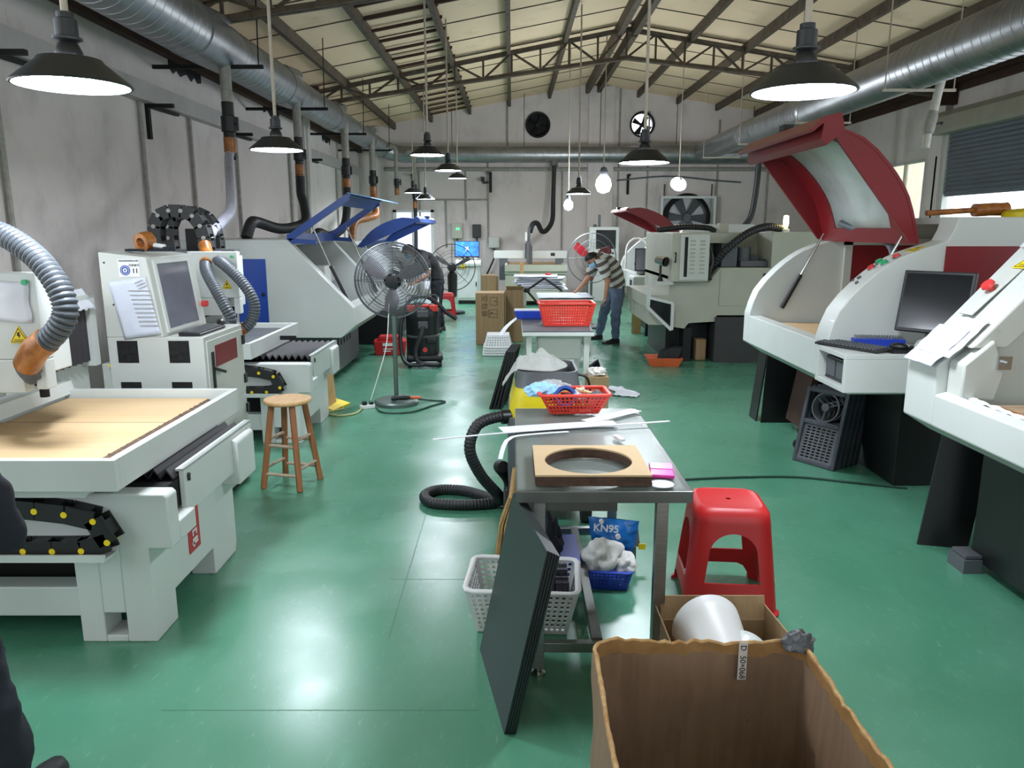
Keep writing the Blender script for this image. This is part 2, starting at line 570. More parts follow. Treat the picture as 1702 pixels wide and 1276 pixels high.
structure(MB().box(1.95, 2.6, YE - .12, YE, 0, 5.2), 'wall_back_pilaster', M['plaster'], smooth=0)
structure(MB().box(XL, XL + .5, YE - .3, YE, 0, 4.2), 'wall_corner_pilaster', M['plaster'], smooth=0)
# right wall: window, roller door, plus a long out-of-view opening added to let daylight in
m = MB()
def rw(y0, y1, z0, z1): m.box(XR, XR + .2, y0, y1, z0, z1)
rw(17.1, YE, 0, 4.4); rw(15.35, 17.1, 0, 1.75); rw(15.35, 17.1, 3.02, 4.4); rw(14.55, 15.35, 0, 4.4)
rw(11.0, 14.55, 3.45, 4.4); rw(9.9, 11.0, 0, 4.4); rw(YB, 9.9, 0, 1.0); rw(YB, 9.9, 3.4, 4.4)
structure(m, 'wall_right', M['plaster'], smooth=0)
m = MB()
for y in (8.7, 14.75): m.box(XR - .14, XR, y - .2, y + .2, 0, 3.9)
structure(m, 'wall_right_pilaster', M['plaster'], smooth=0)
w = structure(MB().box(XR + .08, XR + .1, 15.35, 17.1, 1.75, 3.02), 'window_1', M['winpane'], smooth=0)
m = MB()
for a, b, c, d in ((15.35, 15.4, 1.75, 3.02), (17.05, 17.1, 1.75, 3.02), (15.4, 17.05, 1.75, 1.8), (15.4, 17.05, 2.97, 3.02), (16.2, 16.24, 1.8, 2.97)):
    m.box(XR + .05, XR + .13, a, b, c, d)
m.build('window_frame', M['white2'], w, smooth=0)
# roller door
d = structure(MB().box(XR - .06, XR - .02, 11.05, 14.45, 2.26, 2.32), 'door_1', M['shutter'], smooth=0)
m = MB()
pts = []
nsl = 17
for k in range(nsl + 1):
    z = 2.3 + k * .078
    pts += [(XR - .05, z), (XR - .075, z + .022), (XR - .075, z + .05), (XR - .05, z + .072)]
pts += [(XR - .03, pts[-1][1]), (XR - .03, 2.3)]
m.prism(pts, 'Y', 11.05, 14.45)
m.build('door_curtain', M['shutter'], d, smooth=50)
m = MB(); m.prism([(XR - .38, 3.42), (XR - .34, 3.36), (XR - .02, 3.36), (XR - .02, 3.78), (XR - .3, 3.74), (XR - .38, 3.64)], 'Y', 10.9, 14.62)
m.build('door_hood', M['shutterbox'], d, smooth=20)
m = MB(); m.box(XR - .1, XR, 14.42, 14.52, 0, 3.4); m.box(XR - .1, XR, 11.0, 11.06, 0, 3.4)
m.build('door_rail', M['white2'], d, smooth=0)
m = MB(); m.box(XR - .14, XR - .1, 14.66, 14.72, 1.2, 3.0); m.build('door_bar', M['black'], d, smooth=0)

# unseen wall added behind the camera to cut back light, doorway lets fill in
m = MB(); m.box(XL - .2, .2, YB - .2, YB, 0, 4.1); m.box(3.6, XR + .2, YB - .2, YB, 0, 4.3); m.prism([(.2, 3.2), (3.6, 3.2), (3.6, 4.9), (.2, 4.9)], 'Y', YB - .2, YB)
structure(m, 'wall_front', M['plaster'], smooth=0)
# purlins running the length of the roof
n = 4
for x in (-3.0, -2.05, -1.07, -.06, .95, 3.2, 4.2, 5.2, 6.2, 7.2):
    z = roofz(x)
    m = MB(); m.box(x - .035, x + .035, YB, YE, z - .16, z - .005)
    structure(m, 'trim_%d' % n, M['steel_dark'], smooth=0); n += 1
for x in (RX - .14, RX + .14):
    z = roofz(x); m = MB(); m.box(x - .05, x + .05, YB, YE, z - .22, z - .005)
    structure(m, 'trim_%d' % n, M['steel_dark'], smooth=0); n += 1
# cross battens of the skylight strip and thin seams
m = MB()
y = 3.0
while y < 19.8:
    m.hexa([(-2.12, y - .02, roofz(-2.12) - .07), (-1.0, y - .02, roofz(-1.0) - .07), (-1.0, y + .02, roofz(-1.0) - .07), (-2.12, y + .02, roofz(-2.12) - .07),
            (-2.12, y - .02, roofz(-2.12) - .03), (-1.0, y - .02, roofz(-1.0) - .03), (-1.0, y + .02, roofz(-1.0) - .03), (-2.12, y + .02, roofz(-2.12) - .03)])
    y += .62
y = 5.0
while y < 12:
    for xa, xb in ((6.2, 7.25), (-1.05, -.05)):
        if xb < 0 and not 8.9 < y < 11: continue
        m.hexa([(xa, y - .025, roofz(xa) - .08), (xb, y - .025, roofz(xb) - .08), (xb, y + .025, roofz(xb) - .08), (xa, y + .025, roofz(xa) - .08),
                (xa, y - .025, roofz(xa) - .03), (xb, y - .025, roofz(xb) - .03), (xb, y + .025, roofz(xb) - .03), (xa, y + .025, roofz(xa) - .03)])
    y += .85
structure(m, 'trim_%d' % n, M['rust'], smooth=0); n += 1
m = MB()
y = 4.2
while y < 20:
    for xa, xb in ((XL, RX), (RX, XR)):
        m.bar((xa, y, roofz(xa) - .008), (xb, y, roofz(xb) - .008), .012, .012)
    y += 1.15
structure(m, 'trim_%d' % n, M['steel_dark'], smooth=0); n += 1
m = MB(); m.box(XR - .12, XR + .05, YB, YE, 4.24, 4.33); m.box(XR - .02, XR + .02, YB, YE, 4.1, 4.24)
structure(m, 'trim_%d' % n, M['rust'], smooth=0); n += 1

# conduits running down the left wall and the back wall
m = MB()
for y in (6.0, 8.3, 9.55, 11.1, 13.7):
    m.cyl((XL + .03, y, .6), (XL + .03, y, 3.0), .022, n=8)
for y in (13.95, 14.2, 17.3, 17.9): m.cyl((XL + .19 if y < 14.6 else XL + .03, y, .2), (XL + .19 if y < 14.6 else XL + .03, y, 3.0), .02, n=8)
structure(m, 'trim_%d' % n, M['pipe_grey']); n += 1
m = MB()
for x, z0, z1 in ((-.62, 1.3, 3.4), (-1.2, 1.9, 3.2), (-2.4, 2.0, 3.2), (1.3, .3, 3.2), (-1.72, 1.2, 2.42), (2.75, .3, 5.2), (3.5, 1.2, 4.6), (5.3, 1, 4.4), (6.6, .5, 4.3), (-.12, 3.5, 4.9)):
    m.cyl((x, YE - .03, z0), (x, YE - .03, z1), .022, n=8)
m.cyl((-2.4, YE - .03, 2.42), (-.62, YE - .03, 2.42), .02, n=8)
m.cyl((-3.3, YE - .05, 3.18), (7.8, YE - .05, 3.18), .05, n=10)
structure(m, 'trim_%d' % n, M['pipe_grey']); n += 1

# L-shaped wall brackets under the rail
first = None
for k, (y, side) in enumerate(((6.0, 'nearest the camera, beside the first lamp'), (8.5, 'between the first and second lamps'), (11.0, 'beside the second left pendant lamp'), (14.95, 'beyond the second hose drop'))):
    lb = 'black L-shaped steel bracket under the left wall rail, ' + side
    if first is None:
        t = first = thing('wall_bracket', lb, 'bracket', (XL, y, 2.62), group='brackets along the left wall rail')
        MB().box(XL, XL + .04, y - .03, y + .02, 2.62, 3.0).build('upright', M['blackmat'], t, smooth=0)
        MB().box(XL, XL + .3, y - .03, y + .02, 2.94, 2.98).bar((XL + .04, y, 2.96), (XL + .04, y + .7, 2.97), .04).build('arm', M['blackmat'], t, smooth=0)
    else:
        dup(first, (XL, y, 2.62), label=lb)
for (x, z, lb) in ((-2.55, 3.05, 'black steel bracket hanging on the back wall near the white panel'), (-.55, 3.1, 'black steel bracket on the back wall above the small camera'), (3.0, 3.05, 'black steel bracket on the back wall behind the red lid')):
    single(MB().box(x - .03, x + .03, YE - .06, YE, z - .5, z).box(x - .03, x + .03, YE - .3, YE, z - .05, z), 'wall_bracket', M['blackmat'], lb, 'bracket', (x, YE, z - .5), group='brackets on the back wall', smooth=0)

# ================================================================== ROOF TRUSSES
def truss(Y, lb, lo=0):
    t = thing('roof_truss', lb, 'truss', (RX, Y, 4.9), group='rusty lattice roof trusses')
    xl, xr = XL + .3, XR - .25
    top = lambda x: roofz(x) - .12 - lo
    def bot(x):
        k = (x - xl) / (RX - xl) if x < RX else (xr - x) / (xr - RX)
        return top(x) - (.2 + .28 * min(1, max(0, k)))
    m = MB(); m2 = MB()
    for dy in (-.04, .04):
        for f, mm in ((top, m), (bot, m2)):
            mm.bar((xl, Y + dy, f(xl)), (RX, Y + dy, f(RX)), .05, .06); mm.bar((RX, Y + dy, f(RX)), (xr, Y + dy, f(xr)), .05, .06)
    m.build('top_chord', M['steel_dark'], t, smooth=0)
    m2.build('bottom_chord', M['steel_dark'], t, smooth=0)
    m = MB()
    for a, b in ((xl, RX), (RX, xr)):
        N = 11
        xs = [a + (b - a) * k / N for k in range(N + 1)]
        for k in range(N):
            m.bar((xs[k], Y, top(xs[k])), (xs[k], Y, bot(xs[k])), .035)
            if (k % 2 == 0): m.bar((xs[k], Y, bot(xs[k])), (xs[k + 1], Y, top(xs[k + 1])), .035)
            else: m.bar((xs[k], Y, top(xs[k])), (xs[k + 1], Y, bot(xs[k + 1])), .035)
    m.build('web_members', M['steel_dark'], t, smooth=0)
    MB().box(xl - .25, xl + .1, Y - .07, Y + .07, 3.85, top(xl) + .1).build('end_post', M['rust'], t, smooth=0)
    MB().box(xr - .1, xr + .25, Y - .07, Y + .07, 3.88, top(xr) + .1).build('end_post', M['rust'], t, smooth=0)
truss(8.7, 'rusty lattice roof truss nearer the camera, above the first hose drop', .1)
truss(14.5, 'rusty lattice roof truss deeper in the hall, crossing below the far purlins')

# ================================================================== VENTILATION DUCTS
def duct(mb, p0, p1, r, pitch=.15, rib=.004, n=28):
    p0, p1 = Vector(p0), Vector(p1)
    L = (p1 - p0).length
    k = max(2, int(L / pitch))
    P, Rr = [], []
    for i in range(k):
        for f, e in ((0, 0), (.92, 0), (.935, 1), (.985, 1)):
            P.append(p0.lerp(p1, (i + f) / k)); Rr.append(r + rib * e)
    P.append(p1); Rr.append(r)
    mb.tube(P, Rr, n)
    return mb
DX, DZ = -3.2, 3.62
t = thing('ventilation_duct', 'galvanized ventilation duct running along the left wall, narrowing in steps', 'duct', (DX, 10, DZ))
segs = [(2.0, 8.0, .27), (8.9, 11.0, .25), (11.6, 14.0, .225), (14.6, 17.2, .2), (17.6, 19.6, .19)]
for a, b, r in segs:
    duct(MB(), (DX, a, DZ), (DX, b, DZ), r).build('duct_section', M['galv'], t, smooth=18)
for (a, b, r), (a2, b2, r2) in zip(segs, segs[1:]):
    m = MB(); m.tube([(DX, b - .02, DZ), (DX, b + .02, DZ), (DX, a2 - .02, DZ), (DX, a2 + .03, DZ)], [r + .012, r + .012, r2 + .01, r2 + .01], 28)
    m.build('duct_reducer', M['galv'], t, smooth=40)
for y, r in ((8.45, .09), (11.3, .085), (14.3, .08), (17.4, .075)):
    m = MB(); m.cyl((DX + .1, y - .35, DZ + .16), (DX + .12, y + .22, DZ + .2), r, n=18); m.build('branch_stub', M['galv'], t)
for y in (8.75, 11.7, 14.7, 17.7):
    MB().bar((XL, y, DZ - .22), (DX + .5, y, DZ - .22), .035, .04).cyl((DX + .45, y, DZ - .22), (DX + .47, y, roofz(DX + .47)), .008, n=6).build('hanger', M['blackmat'], t, smooth=0)
# right duct
DX2, DZ2 = 4.75, 3.55
t = thing('ventilation_duct', 'galvanized ventilation duct slanting away above the red-lidded machine on the right', 'duct', (DX2, 11, DZ2))
duct(MB(), (DX2, 3, DZ2), (DX2, 9.6, DZ2), .27).build('duct_section', M['galv'], t, smooth=18)
MB().tube([(DX2, 9.55, DZ2), (DX2, 12.6, DZ2)], .262, 28).build('duct_section', M['galv'], t)
MB().tube([(DX2, 12.55, DZ2), (DX2, 12.6, DZ2), (DX2, 12.75, DZ2), (DX2, 12.8, DZ2)], [.262, .28, .28, .25], 28).build('collar', M['galv'], t)
duct(MB(), (DX2, 12.8, DZ2), (DX2, 16, DZ2), .245).build('duct_section', M['galv'], t, smooth=18)
MB().tube([(DX2, 16, DZ2), (DX2, 16.06, DZ2), (DX2, 16.2, DZ2), (DX2, 19.4, DZ2)], [.245, .26, .24, .235], 28).build('duct_section', M['galv'], t, smooth=30)
for y in (6.5, 9.4, 12.2, 15.2, 18):
    m = MB(); m.bar((DX2 - .4, y, DZ2 - .28), (DX2 + .45, y, DZ2 - .28), .035, .03)
    for s_ in (-.38, .43): m.cyl((DX2 + s_, y, DZ2 - .28), (DX2 + s_, y, roofz(DX2 + s_)), .008, n=6)
    m.build('hanger', M['rod'], t, smooth=0)
# end duct
t = thing('ventilation_duct', 'galvanized ventilation duct crossing the back wall below the round fans', 'duct', (2, 19.75, 3.5))
duct(MB(), (-2.75, 19.75, 3.5), (3.2, 19.75, 3.5), .2).build('duct_section', M['galv'], t, smooth=18)
duct(MB(), (3.2, 19.75, 3.5), (6.9, 19.75, 3.5), .235).build('duct_section', M['galv'], t, smooth=18)
MB().tube(spline([(-2.7, 19.75, 3.5), (-2.95, 19.72, 3.54), (-3.15, 19.62, 3.6)], .05), .2, 24).build('elbow', M['galv'], t)
for x in (-1.5, .3, 2.2, 4.1, 6): MB().cyl((x, 19.75, 3.3), (x, 19.75, roofz(x)), .008, n=6).build('hanger', M['blackmat'], t, smooth=0)
# drop pipes with hoses from the left duct
def drop(label, x, y, zt, zb, hosepts, hm, tapecol, r=.055, hr=.05, nm='hanging_pipe'):
    t = thing(nm, label, 'pipe', (x, y, zb))
    m = MB(); m.tube(spline([(x - .2, y, zt - .02), (x - .1, y, zt + .03), (x, y, zt - .06), (x, y, zt - .3)], .03), r, 14); m.tube([(x, y, zt - .3), (x, y, zt - .75)], r * .97, 14)
    m.build('pipe', M['pipe_grey'], t)
    m = MB(); m.tube([(x, y, zt - .75), (x - .0, y, zb)], r * 1.02, 14); m.build('sleeve', M['rubber'], t)
    zv = zb + .18
    m = MB(); m.tube([(x, y, zv - .09), (x, y, zv - .08), (x, y, zv + .08), (x, y, zv + .09)], [r, r * 1.3, r * 1.3, r], 14); m.build('valve', M['plblack'], t)
    m = MB(); m.cyl((x, y, zv), (x + .1, y - .02, zv), .015); m.cyl((x + .1, y - .02, zv - .07), (x + .1, y - .02, zv + .07), .016); m.build('valve_handle', M['plblack'], t)
    MB().tube([(x, y, zb + .04), (x, y, zb - .12)], r * 1.1, 14).build('tape', M['tape'], t)
    if hosepts:
        hose(MB(), [(x, y, zb - .1)] + hosepts, hr, .03).build('hose', [M[hm], M['groove']], t, smooth=60)
    return t
drop('grey suction pipe with a pale ribbed hose over the cable chains', -3.1, 8.7, 3.78, 2.62, [(-3.09, 8.6, 2.42), (-2.95, 8.2, 2.1), (-2.75, 7.6, 1.86), (-2.66, 7.1, 1.74), (-2.62, 6.66, 1.62), (-2.6, 6.5, 1.52)], 'hosewhite', 1, .062, .05)
drop('suction pipe with black hose bending down onto the blue-lidded machine roof', -3.08, 11.4, 3.72, 2.55, [(-3.08, 11.4, 2.2), (-2.98, 11.2, 1.98), (-2.92, 10.9, 1.76), (-3.1, 10.4, 1.68), (-3.25, 9.9, 1.76), (-3.2, 9.5, 1.74), (-3.22, 9.35, 1.563)], 'hoseblack', 1, .06, .07)
drop('suction pipe with black hose behind the raised blue frame lid', -3.06, 14.5, 3.7, 2.55, [(-3.06, 14.4, 2.0), (-3.08, 14.1, 1.7), (-3.2, 13.6, 1.56), (-3.3, 13.2, 1.62), (-3.3, 12.9, 1.5)], 'hoseblack', 1, .07, .075)
drop('suction pipe with short brown hose over the curved blue lid machine', -3.05, 17.2, 3.68, 2.55, [(-3.02, 17.1, 2.2), (-2.95, 16.8, 1.98), (-3.05, 16.3, 1.9), (-3.2, 15.8, 1.8), (-3.2, 15.4, 1.4), (-3.2, 15.4, .7), (-3.2, 15.4, .03)], 'tape', 1, .07, .08)
drop('thin suction pipe beside the white panel, ending in the air', -2.8, 19.0, 3.6, 2.6, None, None, 1, .05)
t = drop('dark suction pipe passing in front of the white panel, left of the wall boxes', -2.4, 19.3, 3.5, 2.3, [(-2.4, 19.3, 1.6), (-2.4, 19.25, 1.2), (-2.4, 19.2, .7)], 'hoseblack', 1, .05, .05)
# right-hand drops
t = thing('hanging_pipe', 'white taped pipe hanging from the right duct, near the roller door', 'pipe', (5.0, 9.4, 2.7))
MB().tube(spline([(4.8, 9.4, 3.5), (4.95, 9.4, 3.53), (5.02, 9.4, 3.44), (5.01, 9.4, 3.3)], .03), .05, 14).tube([(5.01, 9.4, 3.32), (4.97, 9.4, 3.02)], .048, 14).build('pipe', M['pipe_white'], t)
MB().tube([(4.97, 9.4, 3.04), (4.96, 9.4, 2.98), (4.93, 9.4, 2.82), (4.93, 9.4, 2.78)], [.05, .064, .068, .055], 14).build('tape', M['pipe_grey'], t)
MB().tube([(4.93, 9.4, 2.8), (4.92, 9.4, 2.62)], .045, 14).build('nozzle', M['pipe_white'], t)
MB().cyl((4.95, 9.4, 2.86), (5.06, 9.4, 2.9), .014).ball((5.08, 9.4, 2.9), .02, 8).build('valve_handle', M['plblack'], t)
t = thing('hanging_pipe', 'long black hose hanging from the right duct to the grey-green machine', 'pipe', (4.9, 15.7, 1.6))
MB().tube([(4.95, 15.7, 3.4), (4.93, 15.7, 2.9)], .055, 14).build('pipe', M['pipe_white'], t)
MB().tube(spline([(4.93, 15.7, 3.0), (4.9, 15.7, 2.4), (4.82, 15.7, 1.9), (4.6, 15.7, 1.62)], .05), .06, 14).build('hose', M['hoseblack'], t)
t = thing('hanging_pipe', 'black hose dropping from the crossing duct to the far gantry machine', 'pipe', (.95, 19.5, 1.6))
MB().cyl((1.05, 19.7, 3.36), (1.05, 19.6, 3.18), .1).build('stub', M['galv'], t)
hose(MB(), [(1.05, 19.58, 3.2), (1.03, 19.5, 2.4), (1.0, 19.2, 1.9), (.86, 18.9, 1.66), (.72, 18.6, 1.62), (.6, 18.3, 1.8), (.48, 18.1, 1.78), (.42, 18.0, 1.6)], .06, .04).build('hose', [M['hoseblack'], M['groove']], t, smooth=60)

# ================================================================== LAMPS
def lamp_proto(loc, label):
    t = thing('pendant_lamp', label, 'lamp', loc, 0, group='black enamel pendant lamps')
    prof = [(.208, .0), (.21, .004), (.205, .012), (.1, .086), (.098, .092), (.115, .094), (.112, .1), (.06, .108), (.045, .112), (.043, .1), (.09, .086), (.196, .008), (.203, .0)]
    prof = [(.208, 0), (.212, .004), (.206, .012), (.118, .086), (.112, .096), (.05, .106), (.05, .1), (.108, .09), (.2, .008), (.2, 0), (.208, 0)]
    MB().lathe(prof, n=40).build('lamp_shade', M['shade'], t, smooth=40)
    MB().lathe([(.2, .01), (.15, .012), (0, .013)], n=40).build('diffuser', M['lampon'], t)
    MB().lathe([(.046, .098), (.048, .12), (.036, .15), (.03, .155), (.052, .165), (.052, .172), (.04, .176), (.04, .235), (.03, .24), (.03, .26), (0, .262)], n=24).build('socket', M['shade'], t, smooth=35)
    return t
LAMPS = [((-1.67, 3.05, 2.21), 'large pendant lamp over the near white router, nearest on the left'),
         ((1.18, 3.25, 2.22), 'large pendant lamp in front of the raised red lid, nearest on the right'),
         ((-1.87, 6.28, 2.29), 'mid-sized pendant lamp in front of the left duct, above the blue door panel'),
         ((1.07, 6.37, 2.20), 'mid-sized pendant lamp above the striped worker, beside the large bright bulb'),
         ((-1.0, 9.34, 2.53), 'pendant lamp with the widest shade in the middle group, over the pedestal fan'),
         ((-.97, 11.93, 2.54), 'pendant lamp just right of and behind the widest middle lamp'),
         ((-1.19, 17.06, 2.75), 'smallest pendant lamp high over the blue computer screen'),
         ((1.08, 12.65, 2.23), 'pendant lamp beside the small bare bulb, in front of the far gantry hose'),
         ((-2.2, 17.4, 2.46), 'rear one of the overlapping pair of low far lamps before the white panel'),
         ((-1.86, 16.8, 2.30), 'front one of the overlapping pair of low far lamps, lower and further right')]
p0 = None
for loc, lb in LAMPS:
    t = lamp_proto(loc, lb) if p0 is None else dup(p0, loc, 0, label=lb)
    for ch in list(t.children):
        if ch.name.startswith('rod') and p0 is not None: bpy.data.objects.remove(ch)
    p0 = p0 or t
    h = roofz(loc[0]) - loc[2] - .02
    MB().cyl((0, 0, .25), (0, 0, h), .013 if loc[1] > 4 else .014, n=10).build('rod', M['rod'], t)
# bare bulbs
def bulb(loc, r, lb, mt='bulb', hz=None):
    t = thing('hanging_bulb', lb, 'bulb', loc, 0, group='bare hanging bulbs')
    MB().lathe([(0, -r * 1.1), (r * .7, -r * .85), (r, -r * .1), (r * .85, r * .6), (r * .45, r * 1.1), (0, r * 1.15)], n=20).build('glass_bulb', M[mt], t)
    MB().lathe([(r * .46, r), (r * .5, r * 1.7), (r * .3, r * 2.1), (0, r * 2.15)], n=16).build('socket', M['greyplast'], t)
    MB().cyl((0, 0, r * 2.1), (0, 0, roofz(loc[0]) - loc[2] - .02), .011, n=6).build('rod', M['rod'], t)
    return t
bulb((1.73, 14.8, 2.5), .15, 'large glowing bulb on a rod, left of the far red lid')
bulb((1.1, 15.2, 2.13), .09, 'small glowing bulb on a thin cord beside the far pendant lamp')
t = thing('clamp_lamp', 'white clip lamp glowing above the big square fan', 'lamp', (3.2, 15, 2.55), 0)
Q = Matrix.Rotation(R(-50), 4, 'X') @ Matrix.Rotation(R(20), 4, 'Y')
MB().lathe([(.16, -.06), (.13, 0), (.06, .08), (.05, .08), (.12, 0), (.15, -.06)], n=24, M=Q).build('lamp_shade', M['shadein'], t)
MB().ball((0, .03, -.02), .07, 14).build('glass_bulb', M['bulb'], t)
MB().cyl((0, 0, .06), (0, .02, roofz(3.2) - 2.57), .01, n=6).build('cord', M['rod'], t)
t = thing('candle_lamp', 'small warm bulb standing on the roof of the grey-green machine', 'lamp', (3.5, 9.9, 1.64), 0)
MB().lathe([(0, .05), (.03, .07), (.035, .12), (.03, .2), (0, .21)], n=14).build('glass_bulb', M['bulbwarm'], t)
MB().lathe([(.05, 0), (.05, .03), (.02, .06), (0, .06)], n=14).build('socket', M['whitepl'], t)

# exhaust fans in the back wall
def exhaust(x, z, lb, shut):
    t = thing('exhaust_fan', lb, 'fan', (x, YE, z - .3))
    Q = Matrix.Rotation(R(90), 4, 'X')
    MB().lathe([(.27, -.05), (.27, .06), (.3, .07), (.32, .06), (.31, -.02), (.3, -.05), (.27, -.05)], (x, YE, z), 40, Q).build('ring', M['blackmat'], t)
    m = MB()
    for k in range(4):
        a = k * PI / 2 + .5
        pts = []
        for rr, w in ((.05, .05), (.16, .1), (.25, .12)):
            pts.append((rr, w))
        q = Matrix.Translation((x, YE + .05, z)) @ Matrix.Rotation(a, 4, 'Y')
        tw = Matrix.Rotation(R(30), 4, 'X')
        m.prism([(.03, -.03), (.25, -.09), (.25, .09), (.03, .03)], 'Y', -.003, .003, q @ tw)
    m.cyl((x, YE, z), (x, YE + .1, z), .055)
    m.build('blades', M['blackmat'], t)
    if shut: MB().cyl((x, YE + .14, z), (x, YE + .16, z), .285, n=32).build('back_cover', M['blackmat'], t)
exhaust(.66, 4.27, 'round exhaust fan in the back wall with dark closed opening', True)
exhaust(3.32, 4.28, 'round exhaust fan in the back wall with daylight between its blades', False)
# white bright panel: daylight door at the far left of the back wall
d = structure(MB().box(-3.04, -2.09, YE + .05, YE + .06, .1, 2.11), 'door_2', mat('frosted_door', (226, 230, 246), .35, var=.04, scale=3, trans=.7), smooth=0)
m = MB(); m.box(-3.1, -3.02, YE - .06, YE, 0, 2.16); m.box(-2.12, -2.04, YE - .06, YE, 0, 2.16); m.box(-3.1, -2.04, YE - .06, YE, 2.1, 2.16); m.box(-2.62, -2.58, YE - .05, YE, 0.1, 2.12)
m.build('door_frame', M['whitepl'], d, smooth=0)
# ================================================================== WHITE ROUTERS ON THE LEFT
def chain(mb, pts, w, h, axis, pitch=.055, gap=.9):
    """cable chain: link plates along pts in a plane; axis = unit vector across the chain"""
    P = even(spline(pts, .02), pitch)
    ax = Vector(axis)
    for a, b in zip(P, P[1:]):
        d = (b - a).normalized()
        n = ax.cross(d).normalized()
        c = (a + b) / 2
        L = pitch * gap
        for s_ in (-1, 1):
            o = c + ax * s_ * w * .42
            q = []
            for e in (-1, 1):
                for k, l in ((-1, -1), (1, -1), (1, 1), (-1, 1)):
                    q.append(o + d * e * L * .54 + ax * k * w * .08 + n * l * h / 2)
            mb.hexa(q)
            nf = len(mb.bm.faces)
            mb.cyl(a + ax * s_ * w * .47, a + ax * s_ * w * .54, h * .17, n=10)
            mb.bm.faces.ensure_lookup_table()
            for i in range(nf, len(mb.bm.faces)): mb.bm.faces[i].material_index = 1
        for l in (-1, 1):
            o = c + n * l * h * .42
            q = []
            for e in (-1, 1):
                for k, m_ in ((-1, -1), (1, -1), (1, 1), (-1, 1)):
                    q.append(o + d * e * L * .3 + ax * k * w * .4 + n * m_ * h * .06)
            mb.hexa(q)

ra = thing('cnc_router', 'white flatbed router with plywood table, nearest on the left', 'machine', (-1.9, 3.4, 0), group='white flatbed routers')
# base: long upper box on two stubby side frames
m = MB()
pf = [(-3.0, .41), (-1.375, .41), (-1.375, .63), (-1.39, .645), (-3.0, .645)]
m.prism(pf, 'Y', 2.87, 2.96); m.prism([(-3.0, .41), (-1.375, .41), (-1.375, .5), (-3.0, .5)], 'Y', 2.96, 3.12); m.prism([(-3.0, .41), (-1.5, .41), (-1.5, .62), (-3.0, .62)], 'Y', 3.12, 3.66); m.prism(pf, 'Y', 3.66, 3.9)
m.build('upper_base', M['white'], ra, bevel=.008)
m = MB()
prof = [(2.87, 0), (3.07, 0), (3.07, .14), (3.5, .14), (3.5, 0), (3.78, 0), (3.8, .05), (3.8, .5), (3.66, .52), (3.1, .52), (2.87, .42)]
m.prism(prof, 'X', -1.59, -1.47)
m.box(-1.78, -1.68, 2.87, 3.0, 0, .42); m.box(-1.68, -1.59, 2.87, 3.0, .13, .42); m.box(-1.68, -1.59, 2.87, 3.0, 0, .03)
m.box(-1.78, -1.68, 3.5, 3.78, 0, .42); m.box(-1.68, -1.59, 3.6, 3.78, .02, .42)
m.prism(prof, 'X', -2.95, -2.7)
m.box(-2.7, -1.78, 2.9, 3.0, .1, .23); m.box(-2.7, -1.78, 3.6, 3.7, .1, .42)
m.build('side_frame', M['white'], ra, smooth=0, bevel=.005)
MB().box(-2.7, -1.78, 3.1, 3.14, .1, .41).build('inner_panel', M['blackmat'], ra, smooth=0)
MB().box(-3.0, -1.6, 2.78, 2.88, .395, .405).box(-3.0, -1.6, 2.775, 2.785, .395, .425).build('chain_ledge', M['white'], ra, smooth=0)
MB().box(-1.425, -1.405, 3.1, 3.95, .475, .675).box(-1.44, -1.405, 3.1, 3.95, .665, .675).build('aisle_panel', M['white'], ra, smooth=0)
for y in (3.14, 3.88): MB().cyl((-1.41, y, .635), (-1.397, y, .635), .011, n=10).cyl((-1.41, y, .618), (-1.397, y, .618), .009, n=8).build('bolt', M['black'], ra)
m = MB()
N = 30
top, bt = [], []
for k in range(N + 1):
    x = -1.43 - k * .026
    top.append((x, .69 if k % 2 else .652)); bt.append((x, .68 if k % 2 else .642))
m.prism(top + bt[::-1], 'Y', 3.05, 3.86)
m.build('bellows', M['bellow'], ra, smooth=0)
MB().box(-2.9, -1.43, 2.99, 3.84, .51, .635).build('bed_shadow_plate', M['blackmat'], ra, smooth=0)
# table tray
m = MB()
x0, x1, y0, y1, z0, z1 = -2.46, -1.5, 2.74, 4.06, .70, .825
m.box(x0, x1, y0, y0 + .035, z0, z1); m.box(x0, x1, y1 - .035, y1, z0, z1); m.box(x1 - .035, x1, y0 + .035, y1 - .035, z0, z1); m.box(x0, x0 + .03, y0 + .035, y1 - .035, z0, z1)
m.box(x0 + .03, x1 - .035, y0 + .035, y1 - .035, .70, .745)
m.build('table_tray', M['white'], ra, smooth=0, bevel=.003)
MB().prism([(-2.44, .70), (-1.62, .70), (-1.66, .655), (-2.44, .655)], 'Y', 2.8, 3.05).build('tray_keel', M['white2'], ra, smooth=0)
MB().prism([(-2.6, .84), (-2.42, .865), (-2.40, .80), (-2.415, .80), (-2.43, .845), (-2.6, .82)], 'Y', 2.9, 4.08).build('splash_rail', M['white'], ra, smooth=0)
m = MB(); m.box(-2.42, -1.64, 2.79, 3.478, .745, .782); m.build('table_board', M['plywood'], ra, smooth=0)
m = MB(); m.box(-2.40, -1.64, 3.484, 4.0, .745, .782); m.build('table_board', M['plywood'], ra, smooth=0)
def gnarl(u, v):
    y = 2.79 + u * 1.2
    return (-1.64 + v * .095, y, .782 - .024 * min(1, v * 1.5) + .007 * noise.noise(Vector((y * 40, v * 7, 0))))
MB().sheet(gnarl, 90, 6).build('worn_edge', M['worn'], ra, smooth=0)
MB().box(-2.4, -1.64, 3.478, 3.484, .745, .7815).build('board_gap', M['blackmat'], ra, smooth=0)
